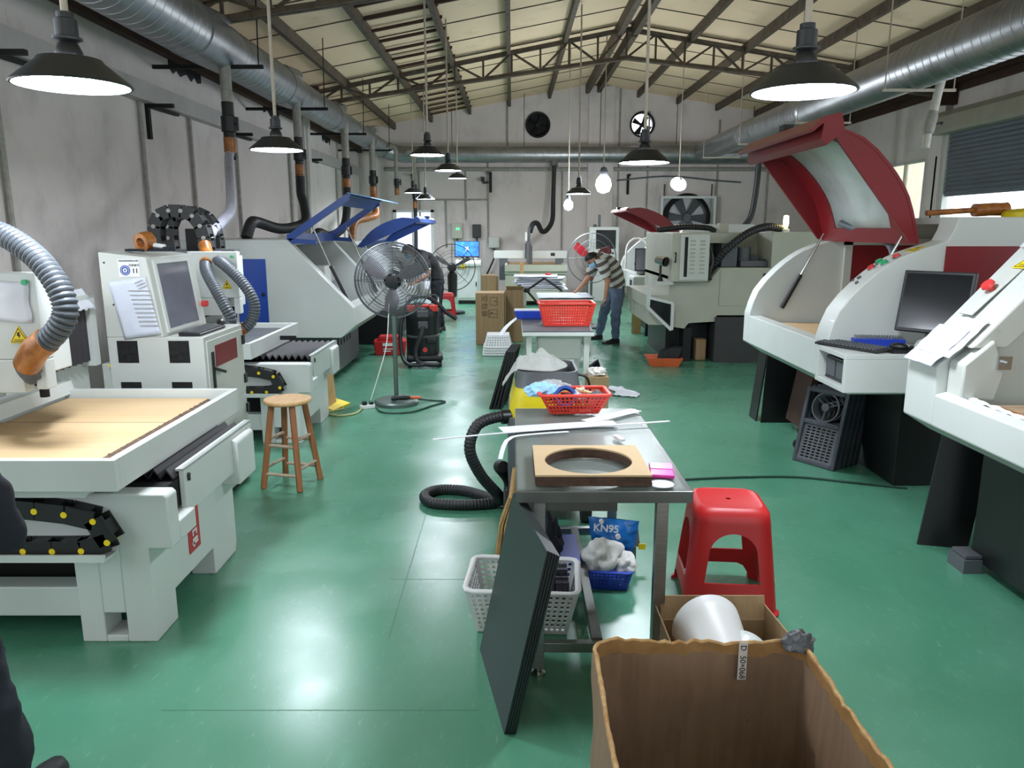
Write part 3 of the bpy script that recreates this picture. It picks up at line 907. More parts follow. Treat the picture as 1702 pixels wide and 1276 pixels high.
# cable chain on the base front
m = MB()
chain(m, [(-2.9, 2.835, .645), (-2.2, 2.835, .625), (-1.76, 2.835, .585), (-1.63, 2.835, .55), (-1.585, 2.835, .49), (-1.63, 2.835, .445), (-1.74, 2.835, .432), (-2.2, 2.835, .432), (-2.9, 2.835, .432)], .07, .075, (0, 1, 0), .115)
m.build('cable_chain', [M['rubber'], M['sign']], ra, smooth=0)
# gantry
MB().box(-2.75, -2.5, 2.9, 4.4, .95, 1.28).build('gantry_beam', M['white2'], ra, smooth=0, bevel=.004)
m = MB()
pts = []
for k in range(46):
    y = 3.0 + k * .03
    pts.append((-2.43 if k % 2 else -2.48, y))
pts += [(-2.5, pts[-1][1]), (-2.5, 3.0)]
m.prism(pts, 'Z', .93, 1.29)
m.build('beam_bellows', M['bellow'], ra, smooth=0)
MB().box(-2.76, -2.42, 4.34, 4.4, .9, 1.31).box(-2.76, -2.42, 2.9, 4.4, 1.29, 1.31).build('beam_cap', M['white'], ra, smooth=0)
MB().box(-2.8, -2.5, 4.1, 4.4, 0, .95).build('gantry_post', M['white2'], ra, smooth=0)
MB().box(-2.8, -2.5, 2.9, 3.2, 0.65, .95).build('gantry_post', M['white2'], ra, smooth=0)
m = MB()
m.box(-2.4, -2.0, 3.2, 3.27, 1.13, 1.5); m.box(-2.42, -2.06, 3.27, 3.5, 1.05, 1.46)
m.box(-2.4, -2.1, 3.2, 3.27, .985, 1.13)
m.box(-2.05, -2.0, 3.2, 3.27, 1.0, 1.13)
m.build('spindle_head', M['white'], ra, smooth=0, bevel=.006)
MB().cyl((-2.1, 3.33, 1.0), (-2.1, 3.33, 1.2), .05).cyl((-2.1, 3.33, .94), (-2.1, 3.33, 1.0), .02).build('spindle', M['blackmat'], ra)
warning_sign(ra, MX((-2.095, 3.198, 1.235), (1, 0, 0), (0, 0, 1)), .085)
MB().cyl((-2.04, 3.2, 1.46), (-2.04, 3.185, 1.46), .012).build('button', M['btn_green'], ra)
rb = dup(ra, (-1.9 - .21, 3.4 + 2.97, 0), label='white flatbed router behind the grey control cabinet, under two arching cable chains')

# the rear router's table stands further from the aisle and carries a grey board
for c_ in rb.children:
    if c_.name.split('.')[0] in ('table_tray', 'tray_keel', 'splash_rail', 'table_board', 'worn_edge'):
        c_.location.x -= .28
        if c_.name.startswith('table_board'):
            c_.material_slots[0].link = 'OBJECT'; c_.material_slots[0].material = M['greyplast']
# --- things only the near router carries
MB().prism([(3.23, .225), (3.35, .225), (3.35, .425), (3.23, .425)], 'X', -1.47, -1.466).build('emblem', M['emblem'], ra, smooth=0)
em = MX((-1.465, 3.29, .325), (0, 0, 1), (0, -1, 0))
m = MB()
for a in ([(-.1, .03), (-.05, .03), (-.05, -.035), (-.065, -.035), (-.065, .012), (-.1, .012)], [(-.085, -.035), (-.07, -.035), (-.07, .04), (-.085, .04)],
          [(-.035, .03), (.0, .03), (.0, -.03), (-.035, -.03), (-.035, -.018), (-.012, -.018), (-.012, .018), (-.035, .018)],
          [(.015, -.03), (.045, .005), (.07, -.03), (.09, .035), (.07, .02), (.05, .038), (.03, .018), (.02, .035)]):
    m.prism([(q[0] * .8, q[1] * .8) for q in a], 'Z', 0, .002, em)
m.build('emblem_mark', M['whitepl'], ra, smooth=0)
m = MB(); hp = [(-2.07, 3.23, 1.06), (-2.05, 3.16, 1.12), (-1.97, 3.1, 1.19), (-1.87, 3.08, 1.26), (-1.815, 3.08, 1.35), (-1.85, 3.1, 1.46), (-1.95, 3.14, 1.57), (-2.12, 3.2, 1.66), (-2.35, 3.26, 1.7), (-2.7, 3.4, 1.74), (-3.05, 3.5, 1.85), (-3.2, 3.55, 2.2)]
hose(m, hp, .05, .022); m.build('suction_hose', [M['hosegrey'], M['groove']], ra, smooth=60)
MB().tube(spline([(-2.05, 3.16, 1.12), (-1.97, 3.1, 1.19), (-1.91, 3.085, 1.23)], .02), .055, 14).build('hose_tape', M['tape'], ra)
MB().cyl((-3.2, 3.55, 2.15), (-3.2, 3.55, 3.36), .06).build('suction_pipe', M['pipe_grey'], ra)
m = MB()
m.sheet(lambda u, v: (-2.44 + .41 * u + .004 * math.sin(v * 9), 3.195 - .012 * abs(noise.noise(Vector((u * 4, v * 4, 0)))) , 1.3 + .17 * v + .01 * math.sin(u * 5)), 16, 10)
o = m.build('paper_sheet', M['paperw'], None, off=(-2.2, 3.1, 1.3), solid=.001)
o.location = (-2.2, 3.1, 1.3)
tag(o, 'creased white sheet taped over the head of the near router', 'paper')
m = MB()
m.sheet(lambda u, v: (-2.55 + .16 * v, 4.18 + .18 * u, 1.335 + .02 * noise.noise(Vector((u * 6, v * 6, 3))) - (.1 * max(0, v - .6) / .4)), 12, 12)
o = m.build('paper_sheet', M['paperw'], None, off=(-2.4, 4.3, 1.33), solid=.001); o.location = (-2.4, 4.3, 1.33)
tag(o, 'crumpled white sheet draped over the beam end, left of the grey cabinet', 'paper')
# --- rear router: looping hoses and two upright cable chains
for Yc, lb in ((6.42, 0), (6.85, 1)):
    m = MB()
    dx = -.02 if lb == 0 else -.1
    chain(m, [(-2.92 + dx, Yc, 1.5), (-2.93 + dx, Yc, 1.68), (-2.88 + dx, Yc, 1.79), (-2.74 + dx, Yc, 1.83), (-2.6 + dx, Yc, 1.78), (-2.53 + dx, Yc, 1.66), (-2.52 + dx, Yc, 1.5)], .12, .1, (0, 1, 0), .1)
    m.build('cable_chain', [M['rubber'], M['pipe_grey']], rb, smooth=0)
    MB().box(-3.0, -2.45, Yc - .07, Yc + .07, 1.44, 1.5).build('chain_bracket', M['greyplast'], rb, smooth=0)
MB().box(-2.75, -2.62, 6.5, 6.6, 1.45, 1.68).build('motor', M['blackmat'], rb, smooth=0, bevel=.005)
m = MB(); hose(m, [(-2.5, 6.3, 1.46), (-2.44, 6.1, 1.36), (-2.33, 5.98, 1.22), (-2.24, 5.92, 1.08), (-2.2, 5.92, .98), (-2.26, 5.95, .9), (-2.34, 6.0, .85)], .045, .022); m.build('suction_hose', [M['hosegrey'], M['groove']], rb, smooth=60)
m = MB(); hose(m, [(-2.46, 6.3, 1.45), (-2.3, 6.12, 1.4), (-2.13, 6.05, 1.25), (-2.05, 6.03, 1.1), (-2.07, 6.02, .97), (-2.14, 6.02, .9), (-2.24, 6.02, .86)], .045, .022); m.build('suction_hose', [M['hosegrey'], M['groove']], rb, smooth=60)
MB().tube(spline([(-2.54, 6.36, 1.56), (-2.5, 6.3, 1.47), (-2.46, 6.16, 1.4)], .02), .05, 12).build('hose_tape', M['tape'], rb)
MB().tube(spline([(-2.25, 5.94, .92), (-2.34, 5.99, .85)], .02), .05, 12).tube(spline([(-2.13, 6.02, .91), (-2.24, 6.02, .85)], .02), .05, 12).build('hose_tape', M['tape'], rb)

# ================================================================== CONTROL CABINET
cab = thing('control_cabinet', 'grey-white control cabinet with slanted screen and number eleven sticker', 'cabinet', (-2.08, 4.7, 0))
Y0, Y1 = 4.38, 5.02
m = MB()
m.box(-2.36, -1.8, Y0, Y1, .04, 1.06)
m.prism([(-2.36, 1.06), (-2.03, 1.06), (-2.09, 1.52), (-2.36, 1.55)], 'Y', Y0, Y1)
m.build('body', M['white2'], cab, smooth=0, bevel=.005)
MB().box(-2.34, -1.82, Y0 + .03, Y1 - .03, 0, .04).build('plinth', M['blackmat'], cab, smooth=0)
for x in (-2.245, -1.945):
    for z in (.975, .73):
        MB().box(x - .06, x + .06, Y0 - .002, Y0 + .002, z - .065, z + .065).build('vent', M['blackmat'], cab, smooth=0)
        v = cab.children[-1]
        m = MB()
        for k in range(4):
            a = k * PI / 2 + .4
            m.prism([(.01, -.012), (.05, -.03), (.052, .01), (.01, .012)], 'Z', 0, .002, MX((x, Y0 - .003, z), (math.cos(a), 0, math.sin(a)), (-math.sin(a), 0, math.cos(a))))
        m.cyl((x, Y0 - .008, z), (x, Y0 - .002, z), .016)
        m.build('fan_blades', M['plblack'], v, smooth=0)
def slant(z, y, d=0): return (-2.03 - (z - 1.06) / .46 * .06 + d, y, z)
a = [slant(1.1, Y0 + .09, .003), slant(1.1, Y1 - .12, .003), slant(1.48, Y1 - .12, .003), slant(1.48, Y0 + .09, .003)]
b = [Vector(p) + Vector((.005, 0, 0)) for p in a]
# the screen window is turned a little to the front, as the sloping front of the console is
m = MB(); m.hexa([Vector(p) for p in a] + b); m.build('screen', M['glassy'], cab, smooth=0)
m = MB()
for u0, u1, w0, w1 in ((Y0 + .06, Y0 + .09, 1.08, 1.5), (Y1 - .12, Y1 - .09, 1.08, 1.5)):
    m.hexa([slant(w0, u0, 0), slant(w0, u1, 0), slant(w1, u1, 0), slant(w1, u0, 0), slant(w0, u0, .012), slant(w0, u1, .012), slant(w1, u1, .012), slant(w1, u0, .012)])
for w0, w1 in ((1.08, 1.1), (1.48, 1.5)):
    m.hexa([slant(w0, Y0 + .09, 0), slant(w0, Y1 - .12, 0), slant(w1, Y1 - .12, 0), slant(w1, Y0 + .09, 0), slant(w0, Y0 + .09, .012), slant(w0, Y1 - .12, .012), slant(w1, Y1 - .12, .012), slant(w1, Y0 + .09, .012)])
m.build('screen_frame', M['white'], cab, smooth=0)
MB().cyl((-2.03, Y1 - .05, 1.2), (-1.995, Y1 - .05, 1.2), .02).build('stop_button', M['btn_red'], cab)
MB().box(-1.8, -1.792, Y0 + .03, Y1 - .02, .62, 1.03).build('door', M['white2'], cab, smooth=0, bevel=.002)
dr = cab.children[-1]
MB().box(-1.792, -1.789, Y0 + .14, Y0 + .5, .86, .99).build('door_label', M['red'], dr, smooth=0)
MB().box(-1.79, -1.78, Y0 + .08, Y0 + .1, .74, .96).bar((-1.78, Y0 + .09, .86), (-1.76, Y0 + .2, .82), .015).build('handle', M['black'], dr, smooth=0)
MB().box(-1.8, -1.792, Y0 + .03, Y1 - .02, .1, .59).build('door', M['white2'], cab, smooth=0, bevel=.002)
for z in (.96, .7, .5, .15): MB().box(-1.8, -1.78, Y1 - .045, Y1 - .01, z - .03, z + .03).build('hinge', M['black'], cab, smooth=0)
# sticker with emblem and number
MB().box(-2.25, -2.13, Y0 - .003, Y0, 1.41, 1.51).build('sticker', M['whitepl'], cab, smooth=0)
st = cab.children[-1]
MB().cyl((-2.212, Y0 - .0045, 1.447), (-2.212, Y0 - .003, 1.447), .029, n=32).build('sticker_emblem', M['bluedk'], st, smooth=0)
m = MB(); m.lathe([(.006, 0), (.012, 0), (.012, .0012), (.006, .0012), (.006, 0)], (-2.212, Y0 - .0045, 1.447), 20, Matrix.Rotation(R(90), 4, 'X'))
for k in range(16):
    a = 2 * PI * k / 16
    m.cbox((-2.212 + .022 * math.cos(a), Y0 - .005, 1.447 + .022 * math.sin(a)), (.004, .001, .004))
m.build('emblem_ring', M['whitepl'], st, smooth=0)
def fx(x, z, y): return MX((x, y, z), (1, 0, 0), (0, 0, 1))
text('设备编号', .0155, M['ink'], st, fx(-2.16, 1.475, Y0 - .0035))
text('11', .036, M['ink'], st, fx(-2.155, 1.443, Y0 - .0035), bold=.0008)
text('设备档案管理标识牌', .0125, M['green_cable'], st, fx(-2.19, 1.4995, Y0 - .0035))
m = MB()
for x, z in ((-2.33, 1.49), (-2.3, 1.25), (-2.1, 1.1)): m.cyl((x, Y0 - .003, z), (x, Y0, z), .005, n=8)
m.build('screws', M['ink'], cab, smooth=0)
# papers taped to the cabinet
o = MB().sheet(lambda u, v: (-2.315 + .215 * u + .06 * (1 - v) * 1.0, Y0 - .006 - .008 * abs(noise.noise(Vector((u * 3, v * 3, 5)))), 1.07 + .31 * v + .03 * u - .02 * (1 - v)), 12, 12).build('paper_sheet', M['paper'], None, off=(-2.2, Y0, 1.07), solid=.001)
o.location = (-2.2, Y0, 1.07); OFF[o.name] = Vector(o.location); tag(o, 'printed paper sheets taped on the front of the numbered grey cabinet', 'paper')
m = MB()
for k in range(9): m.box(-2.2 + .012 * k / 2, -2.07 + .01 * k / 3, Y0 - .0165, Y0 - .016, 1.33 - k * .025, 1.334 - k * .025)
for k in range(3): m.bar((-2.16 + .01 * k, Y0 - .017, 1.375 - .016 * k), (-2.11 + .01 * k, Y0 - .017, 1.395 - .016 * k), .005, .002)
m.build('printed_lines', M['ink' if False else 'pipe_grey'], o, smooth=0)
# keyboard and mouse on the cabinet ledge
def keyboard(loc, rz, lb, w=.44, d=.14, grp='black computer keyboards'):
    t = thing('keyboard', lb, 'keyboard', loc, rz, grp)
    MB().hexa([(-w / 2, -d / 2, 0), (w / 2, -d / 2, 0), (w / 2, d / 2, 0), (-w / 2, d / 2, 0), (-w / 2, -d / 2, .014), (w / 2, -d / 2, .014), (w / 2, d / 2, .024), (-w / 2, d / 2, .024)]).build('case', M['plblack'], t, smooth=0, bevel=.004)
    m = MB()
    for r in range(5):
        y = -d / 2 + .02 + r * (d - .035) / 4.4
        for c in range(16):
            x = -w / 2 + .02 + c * (w - .04) / 15.5
            z = .014 + .01 * (y + d / 2) / d
            m.box(x - .009, x + .009, y - .009, y + .009, z, z + .006)
    m.build('keys', M['greyplast'], t, smooth=0)
    return t
keyboard((-1.895, 4.62, 1.062), R(90), 'black keyboard on the ledge of the numbered grey cabinet', .4, .13)
def mouse(loc, rz, lb):
    o = MB().ball((0, 0, .012), (.03, .055, .024), 16).build('computer_mouse', M['plblack'], None)
    o.location = loc; o.rotation_euler = (0, 0, rz)
    return tag(o, lb, 'mouse', 'computer mice')
mouse((-1.9, 4.93, 1.07), .3, 'black mouse behind the keyboard on the grey cabinet ledge')
# tape gun on top of the cabinet
t = thing('tape_dispenser', 'brown tape roll on a purple dispenser lying on the grey cabinet', 'tape', (-2.2, 4.6, 1.55))
Q = Matrix.Rotation(R(78), 4, 'Y')
MB().lathe([(.03, -.035), (.055, -.035), (.058, 0), (.055, .035), (.03, .035), (.03, -.035)], (-2.19, 4.6, 1.605), 24, Matrix.Rotation(R(70), 4, 'Z') @ Q).build('tape_roll', M['tape'], t)
MB().box(-2.3, -2.05, 4.57, 4.63, 1.548, 1.562).box(-2.07, -2.03, 4.56, 4.64, 1.548, 1.575).build('dispenser_frame', M['navy'], t, smooth=0)
MB().tube([(-2.14, 4.6, 1.585), (-2.07, 4.6, 1.575)], .014, 10).build('handle', M['whitepl'], t)

# ================================================================== BLUE ENCLOSED MACHINES
md = thing('engraving_machine', 'white enclosed machine with blue side door and raised blue frame lid', 'machine', (-2.6, 9.3, 0))
pr = [(-3.7, 1.56), (-2.42, 1.565), (-1.73, .83), (-1.71, .64), (-1.88, .5), (-3.7, .5)]
MB().prism(pr, 'Y', 8.28, 8.42).build('side_panel', M['white'], md, smooth=0, bevel=.01)
MB().prism(pr, 'Y', 10.2, 10.34).build('side_panel', M['white'], md, smooth=0, bevel=.01)
MB().box(-3.7, -2.46, 8.42, 10.2, 1.5, 1.56).build('roof_panel', M['white2'], md, smooth=0)
MB().prism([(-1.9, .84), (-1.735, .83), (-1.715, .64), (-1.88, .5), (-1.95, .5), (-1.9, .6)], 'Y', 8.42, 10.2).build('front_apron', M['white'], md, smooth=0)
MB().box(-3.68, -1.9, 8.42, 10.2, .5, .62).box(-3.7, -3.6, 8.42, 10.2, .62, 1.5).build('inner_tub', M['white2'], md, smooth=0)
MB().box(-2.98, -2.66, 8.262, 8.28, .66, 1.36).build('door', M['blue'], md, smooth=0, bevel=.002)
MB().cyl((-2.7, 8.262, .98), (-2.7, 8.245, .98), .018).build('door_knob', M['black'], md)
MB().box(-3.6, -2.02, 8.45, 9.9, .05, .5).build('base', M['greyplast'], md, smooth=0)
for y in (8.6, 9.75):
    for x in (-2.1, -3.5): MB().cyl((x, y, 0), (x, y, .06), .035).build('foot', M['black'], md)
m = MB()
for k in range(5):
    m.box(-2.022, -2.014, 8.7 + k * .16, 8.75 + k * .16, .34, .44)
m.build('vents', M['blackmat'], md, smooth=0)
MB().box(-2.4, -1.95, 8.6, 10.1, .62, .7).build('work_bed', M['blackmat'], md, smooth=0)
MB().box(-2.6, -2.35, 8.5, 10.15, 1.0, 1.2).box(-2.4, -2.2, 9.0, 9.3, .8, 1.25).build('gantry', M['white2'], md, smooth=0, bevel=.01)
m = MB()
HN = (-2.42, 1.575)
for y in (8.36, 10.26):
    m.bar((HN[0], y, HN[1]), (-1.75, y, 2.02), .05, .07)
    m.bar((HN[0] - .02, y, HN[1] - .02), (HN[0] + .3, y, HN[1] - .04), .05, .05)
m.bar((HN[0] + .02, 8.36, HN[1]), (HN[0] + .02, 10.26, HN[1]), .07, .1)
m.hexa([(-1.86, 8.33, 1.94), (-1.86, 10.29, 1.94), (-1.84, 10.29, 1.92), (-1.84, 8.33, 1.92), (-1.74, 8.33, 2.05), (-1.74, 10.29, 2.05), (-1.72, 10.29, 2.03), (-1.72, 8.33, 2.03)])
m.build('lid', M['bluedk'], md, smooth=0)
MB().hexa([(-1.76, 8.33, 2.05), (-1.76, 10.29, 2.05), (-1.5, 10.29, 2.0), (-1.5, 8.33, 2.0), (-1.76, 8.33, 2.06), (-1.76, 10.29, 2.06), (-1.5, 10.29, 2.012), (-1.5, 8.33, 2.012)]).build('lid_lip', mat('light_blue_paint', (96, 150, 206), .3, var=.05), md, smooth=0)
for y in (8.44, 10.18):
    m = MB(); m.tube([(-2.18, y, 1.71), (-2.0, y, 1.28)], .011, 8); m.build('gas_strut', M['chrome'], md)
    m = MB(); m.tube([(-2.0, y, 1.28), (-1.8, y, .86)], .02, 10); m.build('gas_strut_cylinder', M['black'], md)

def arc_profile(n=10):
    P = [(0, 0), (.06, .185), (.21, .365), (.41, .515), (.69, .615)]
    return [(p.x, p.y) for p in spline([(a, b, 0) for a, b in P], .08)]
def enclosure(name, label, xf, sg, y0, y1, zf, paint, lidpaint, lid_rot, sideclr, grp=None, base=True, strip=True, ztop=1.75, zbot=.70, hinge_back=0, ly0=0, lip=1, bx=.3, win='acrylic', inf=.2):
    """curved-front enclosed machine; xf front edge, sg +1 when the body lies toward +x"""
    t = thing(name, label, 'machine', (xf + sg * .8, (y0 + y1) / 2, 0), group=grp)
    X = lambda a: xf + sg * a
    arc = arc_profile()
    L = [(X(a), zf + b) for a, b in arc]
    body = [(X(.16), zbot - .1), (X(0), zbot), (X(0), zf - .01)] + L + [(X(.72), zf + .68), (X(.74), ztop), (X(1.85), ztop), (X(1.85), zbot - .1)]
    w = .2
    MB().prism(body, 'Y', y0, y0 + w).build('side_panel', paint, t, smooth=25, bevel=.006)
    MB().prism(body, 'Y', y1 - .14, y1).build('side_panel', paint, t, smooth=25, bevel=.006)
    MB().prism([(X(.16), zbot - .1), (X(0), zbot), (X(0), zf - .02), (X(.1), zf - .02), (X(.12), zf - .1), (X(.3), zf - .1), (X(.3), zbot - .1)], 'Y', y0 + w, y1 - .14).build('front_apron', paint, t, smooth=0, bevel=.004)
    MB().box(min(X(.3), X(1.8)), max(X(.3), X(1.8)), y0 + w, y1 - .14, zbot - .1, zf - .1).box(min(X(1.6), X(1.85)), max(X(1.6), X(1.85)), y0 + w, y1 - .14, zf - .1, ztop).build('inner_tub', paint, t, smooth=0)
    MB().box(min(X(.76), X(1.85)), max(X(.76), X(1.85)), y0 + w, y1 - .14, ztop - .04, ztop).build('roof_panel', paint, t, smooth=0)
    # lid: the front arc turned up about the hinge
    hx, hz = arc[-1][0] - hinge_back, zf + arc[-1][1] - hinge_back * .2
    p_y0, y0 = y0, y0 + ly0
    def rot(a, z, dy=0):
        da, dz = a - hx, z - hz
        c_, s_ = math.cos(lid_rot), math.sin(lid_rot)
        return (X(hx + da * c_ - dz * s_), hz + da * s_ + dz * c_)
    pa = [(a - hinge_back, zf + b - hinge_back * .2) for a, b in arc]
    n = len(pa)
    m = MB()
    def strip_(ya, yb, i0, i1, th=.02):
        for i in range(i0, i1):
            q = []
            for y in (ya, yb):
                for (a, z), e in ((pa[i], 0), (pa[i + 1], 0), (pa[i + 1], 1), (pa[i], 1)):
                    # inner side of the skin
                    aa, zz = (a + e * th * .6, z - e * th * .8)
                    p = rot(aa, zz); q.append((p[0], y, p[1]))
            m.hexa(q)
    i0, i1 = max(1, int(n * .14)), int(n * .86)
    ins = (y1 - y0) * inf
    strip_(y0, y0 + ins, 0, n - 1); strip_(y1 - ins, y1, 0, n - 1)
    strip_(y0 + ins, y1 - ins, 0, i0); strip_(y0 + ins, y1 - ins, i1, n - 1)
    for ya, yb in ((y0 + .003, y0 + .03), (y1 - .03, y1 - .003)):
        sk = [rot(a, z) for a, z in pa] + [rot(pa[-1][0] + .0, pa[-1][1] - .06)] + [rot(pa[0][0] + .06, pa[0][1] + .0)]
        m.prism(sk, 'Y', ya, yb)
    m.build('lid', lidpaint, t, smooth=25)
    ld = t.children[-1]
    m = MB()
    m.sheet(lambda u, v: (lambda p, y: (p[0], y, p[1]))(rot(*[pa[i0][k] + 0 for k in (0, 1)]) if False else rot(*(Vector(pa[min(n - 1, i0 + int(round(u * (i1 - i0))))]) + Vector((.006, -.008)))), y0 + ins + v * (y1 - y0 - 2 * ins)), i1 - i0, 2)
    m.build('lid_window', M[win], ld, smooth=60, solid=.004)
    # bent lip along the free edge
    e0 = pa[0]
    pt_, ph_ = Vector(rot(*e0)), Vector(rot(*pa[-1]))
    d_ = (pt_ - ph_).normalized()
    n_ = Vector((-d_.y, d_.x))
    if n_.dot(Vector(rot(pa[n // 2][0] + .1, pa[n // 2][1] - .1)) - Vector(rot(*pa[n // 2]))) < 0: n_ = -n_
    k_ = lip
    sec = [tuple(pt_ + d_ * a_ * k_ + n_ * b_ * k_) for a_, b_ in ((-.04, -.03), (.05, -.07), (.1, .03), (.09, .14), (.07, .14), (.07, .05), (0, .12), (-.05, .12), (-.05, .02))]
    MB().prism(sec, 'Y', y0 - .01, y1 + .01).build('lid_lip', lidpaint, ld, smooth=0)
    pc = pt_ + d_ * .08 * k_
    MB().cbox((pc[0], (y0 + y1) / 2, pc[1] + .02), (.07, .1, .04)).build('latch', M['black'], ld, smooth=0)
    # gas struts
    k = int(n * .86)
    for y in (y0 + .06, y1 - .18):
        pt = rot(pa[k][0] + .05, pa[k][1] - .05); pb = (X(.25), zf + .05)
        mid = (pt[0] * .45 + pb[0] * .55, pt[1] * .45 + pb[1] * .55)
        MB().tube([(pt[0], y, pt[1]), (mid[0], y, mid[1])], .01, 8).build('gas_strut', M['chrome'], t)
        MB().tube([(mid[0], y, mid[1]), (pb[0], y, pb[1])], .02, 10).build('gas_strut_cylinder', M['black'], t)
    y0 = p_y0
    if base:
        MB().box(min(X(bx), X(1.7)), max(X(bx), X(1.7)), y0 + .1, y1 - .12, 0, zbot - .1).build('base', M['black'], t, smooth=0, bevel=.004)
    return t
me_ = enclosure('engraving_machine', 'white rounded machine with curved blue lid, the masked worker leans into it', -1.52, -1, 11.0, 13.3, .82, M['white'], M['bluedk'], R(-66), None, ztop=1.5, zbot=.62, lip=.5, win='clear', inf=.07)
MB().box(-2.5, -1.9, 11.25, 13.1, .72, .76).build('work_bed', M['greyplast'], me_, smooth=0)
# ================================================================== RED-LIDDED MACHINES ON THE RIGHT
GX = 1.98
mg = enclosure('engraving_machine', 'white rounded machine with large raised dark red lid, centre right', GX, 1, 4.72, 6.45, .99, M['white'], M['red'], R(-92), None, 'red lidded machines', zbot=.745, hinge_back=.06, ly0=.22, bx=.56)
MB().box(2.66, 3.8, 4.712, 4.72, .92, 1.575).build('side_door', M['red'], mg, smooth=0, bevel=.002)
MB().box(3.2, 3.32, 4.705, 4.712, 1.48, 1.515).build('side_vent', M['greyplast'], mg, smooth=0)
MB().box(2.78, 3.55, 6.29, 6.31, .9, 1.545).build('side_door', M['red'], mg, smooth=0)
m = MB(); m.box(2.72, 2.78, 6.28, 6.31, .88, 1.6); m.box(2.72, 3.58, 6.28, 6.31, 1.55, 1.6)
m.build('door_frame', M['white2'], mg, smooth=0)
MB().box(2.12, 3.4, 4.95, 6.28, .895, .915).build('work_table', M['plywood'], mg, smooth=0)
MB().box(2.1, 2.13, 4.95, 6.28, .88, .93).build('table_edge', M['bellow'], mg, smooth=0)
ap = [(GX + a, .99 + b) for a, b in arc_profile()]
def on_arc(a, y, d=0):
    for (x0, z0), (x1, z1) in zip(ap, ap[1:]):
        if x0 <= GX + a <= x1:
            k = (GX + a - x0) / (x1 - x0)
            n = Vector((-(z1 - z0), 0, (x1 - x0))).normalized()
            return Vector((GX + a, y, z0 + (z1 - z0) * k)) + n * d, n
for a, y, mt in ((.41, 4.77, 'btn_red'), (.35, 4.86, 'btn_green'), (.345, 4.78, 'btn_green'), (.30, 4.85, 'btn_red')):
    p, n_ = on_arc(a, y); q = on_arc(a, y, .022)[0]
    MB().cyl(p, q, .022, .02, n=16).build('button', M[mt], mg)
    MB().cyl(p, p + n_ * .008, .028, n=16).build('button_ring', M['chrome'], mg.children[-1])
p, n_ = on_arc(.2, 4.82); m = MB(); m.cyl(p, p + n_ * .01, .012)
p, n_ = on_arc(.23, 4.86); m.cyl(p, p + n_ * .01, .014)
p, n_ = on_arc(.21, 4.9); m.cyl(p, p + n_ * .006, .01); m.build('ports', M['greyplast'], mg)
p, n_ = on_arc(.54, 4.8, .002)
warning_sign(mg, MX(p, (0, -1, 0), Vector((0, -1, 0)).cross(n_) * -1), .13)
# keyboard shelf with a pocket for the computer
m = MB()
sx0, sx1, sy0, sy1, sz0, sz1 = 1.92, 2.72, 4.3, 4.72, .745, .97
m.box(sx0, sx1, sy0, sy1, sz1 - .03, sz1); m.box(sx0, sx1, sy0, sy0 + .03, sz0, sz1 - .03); m.box(sx0, sx1, sy0 + .03, sy1, sz0, sz0 + .03)
m.box(sx0 + .45, sx1, sy0 + .03, sy1, sz0 + .03, sz1 - .03); m.box(sx0, sx0 + .45, sy1 - .03, sy1, sz0 + .03, sz1 - .03)
m.build('shelf', M['white'], mg, smooth=0, bevel=.003)
MB().box(1.97, 2.36, 4.33, 4.69, .776, .778).build('shelf_liner', M['blackmat'], mg, smooth=0)
t = thing('computer', 'black computer box inside the shelf pocket under the raised red lid machine keyboard', 'computer', (2.15, 4.5, .778))
MB().box(1.96, 2.34, 4.36, 4.66, .778, .915).build('case', M['plblack'], t, smooth=0, bevel=.006)
MB().box(1.955, 1.962, 4.38, 4.5, .8, .9).box(1.955, 1.962, 4.52, 4.64, .8, .9).build('front_panel', M['greyplast'], t, smooth=0)
keyboard((2.07, 4.56, .972), R(-62), 'black keyboard on the white shelf below the raised red lid', .44, .15)
mouse((2.32, 4.5, .975), .8, 'black mouse on the white shelf, right of the blue tool box')
t = thing('mouse_pad', 'black mouse pad hanging over the white shelf edge', 'mouse pad', (2.35, 4.5, .971))
MB().box(2.2, 2.52, 4.34, 4.56, .971, .975).build('pad', M['blackmat'], t, smooth=0)
def monitor(loc, rz, lb, w=.44, h=.29, tilt=10, scr='screen', sh=.1, grp=None):
    t = thing('monitor', lb, 'monitor', loc, rz, grp)
    Q = Matrix.Translation((0, 0, sh)) @ Matrix.Rotation(R(-tilt), 4, 'X')
    MB().box(-w / 2, w / 2, -.0, .035, 0, h, Q).build('case', M['plblack'], t, smooth=0, bevel=.006)
    MB().box(-w / 2 + .018, w / 2 - .018, -.002, .0, .022, h - .018, Q).build('screen', M[scr], t, smooth=0)
    MB().box(-.03, .03, .035, .06, -sh * .9, .12, Q).build('stand', M['plblack'], t, smooth=0)
    MB().lathe([(0, 0), (.11, 0), (.11, .008), (.03, .016), (0, .016)], (0, .05, 0), 24).build('stand_base', M['plblack'], t)
    return t
monitor((2.47, 4.47, .972), R(-50), 'black monitor standing on the white shelf under the red lid', .4, .37, 12)
t = thing('tool_box', 'small blue box of milling bits on the white shelf behind the keyboard', 'box', (2.25, 4.64, .972), R(-8), None)
MB().box(-.14, .16, -.035, .035, 0, .045).build('tray', M['bluepl'], t, smooth=0, bevel=.003)
m = MB()
for k in range(18):
    for j in range(2): m.cyl((-.125 + k * .016, -.015 + j * .03, .045), (-.125 + k * .016, -.015 + j * .03, .066), .004, n=6)
m.build('milling_bits', M['chrome'], t)
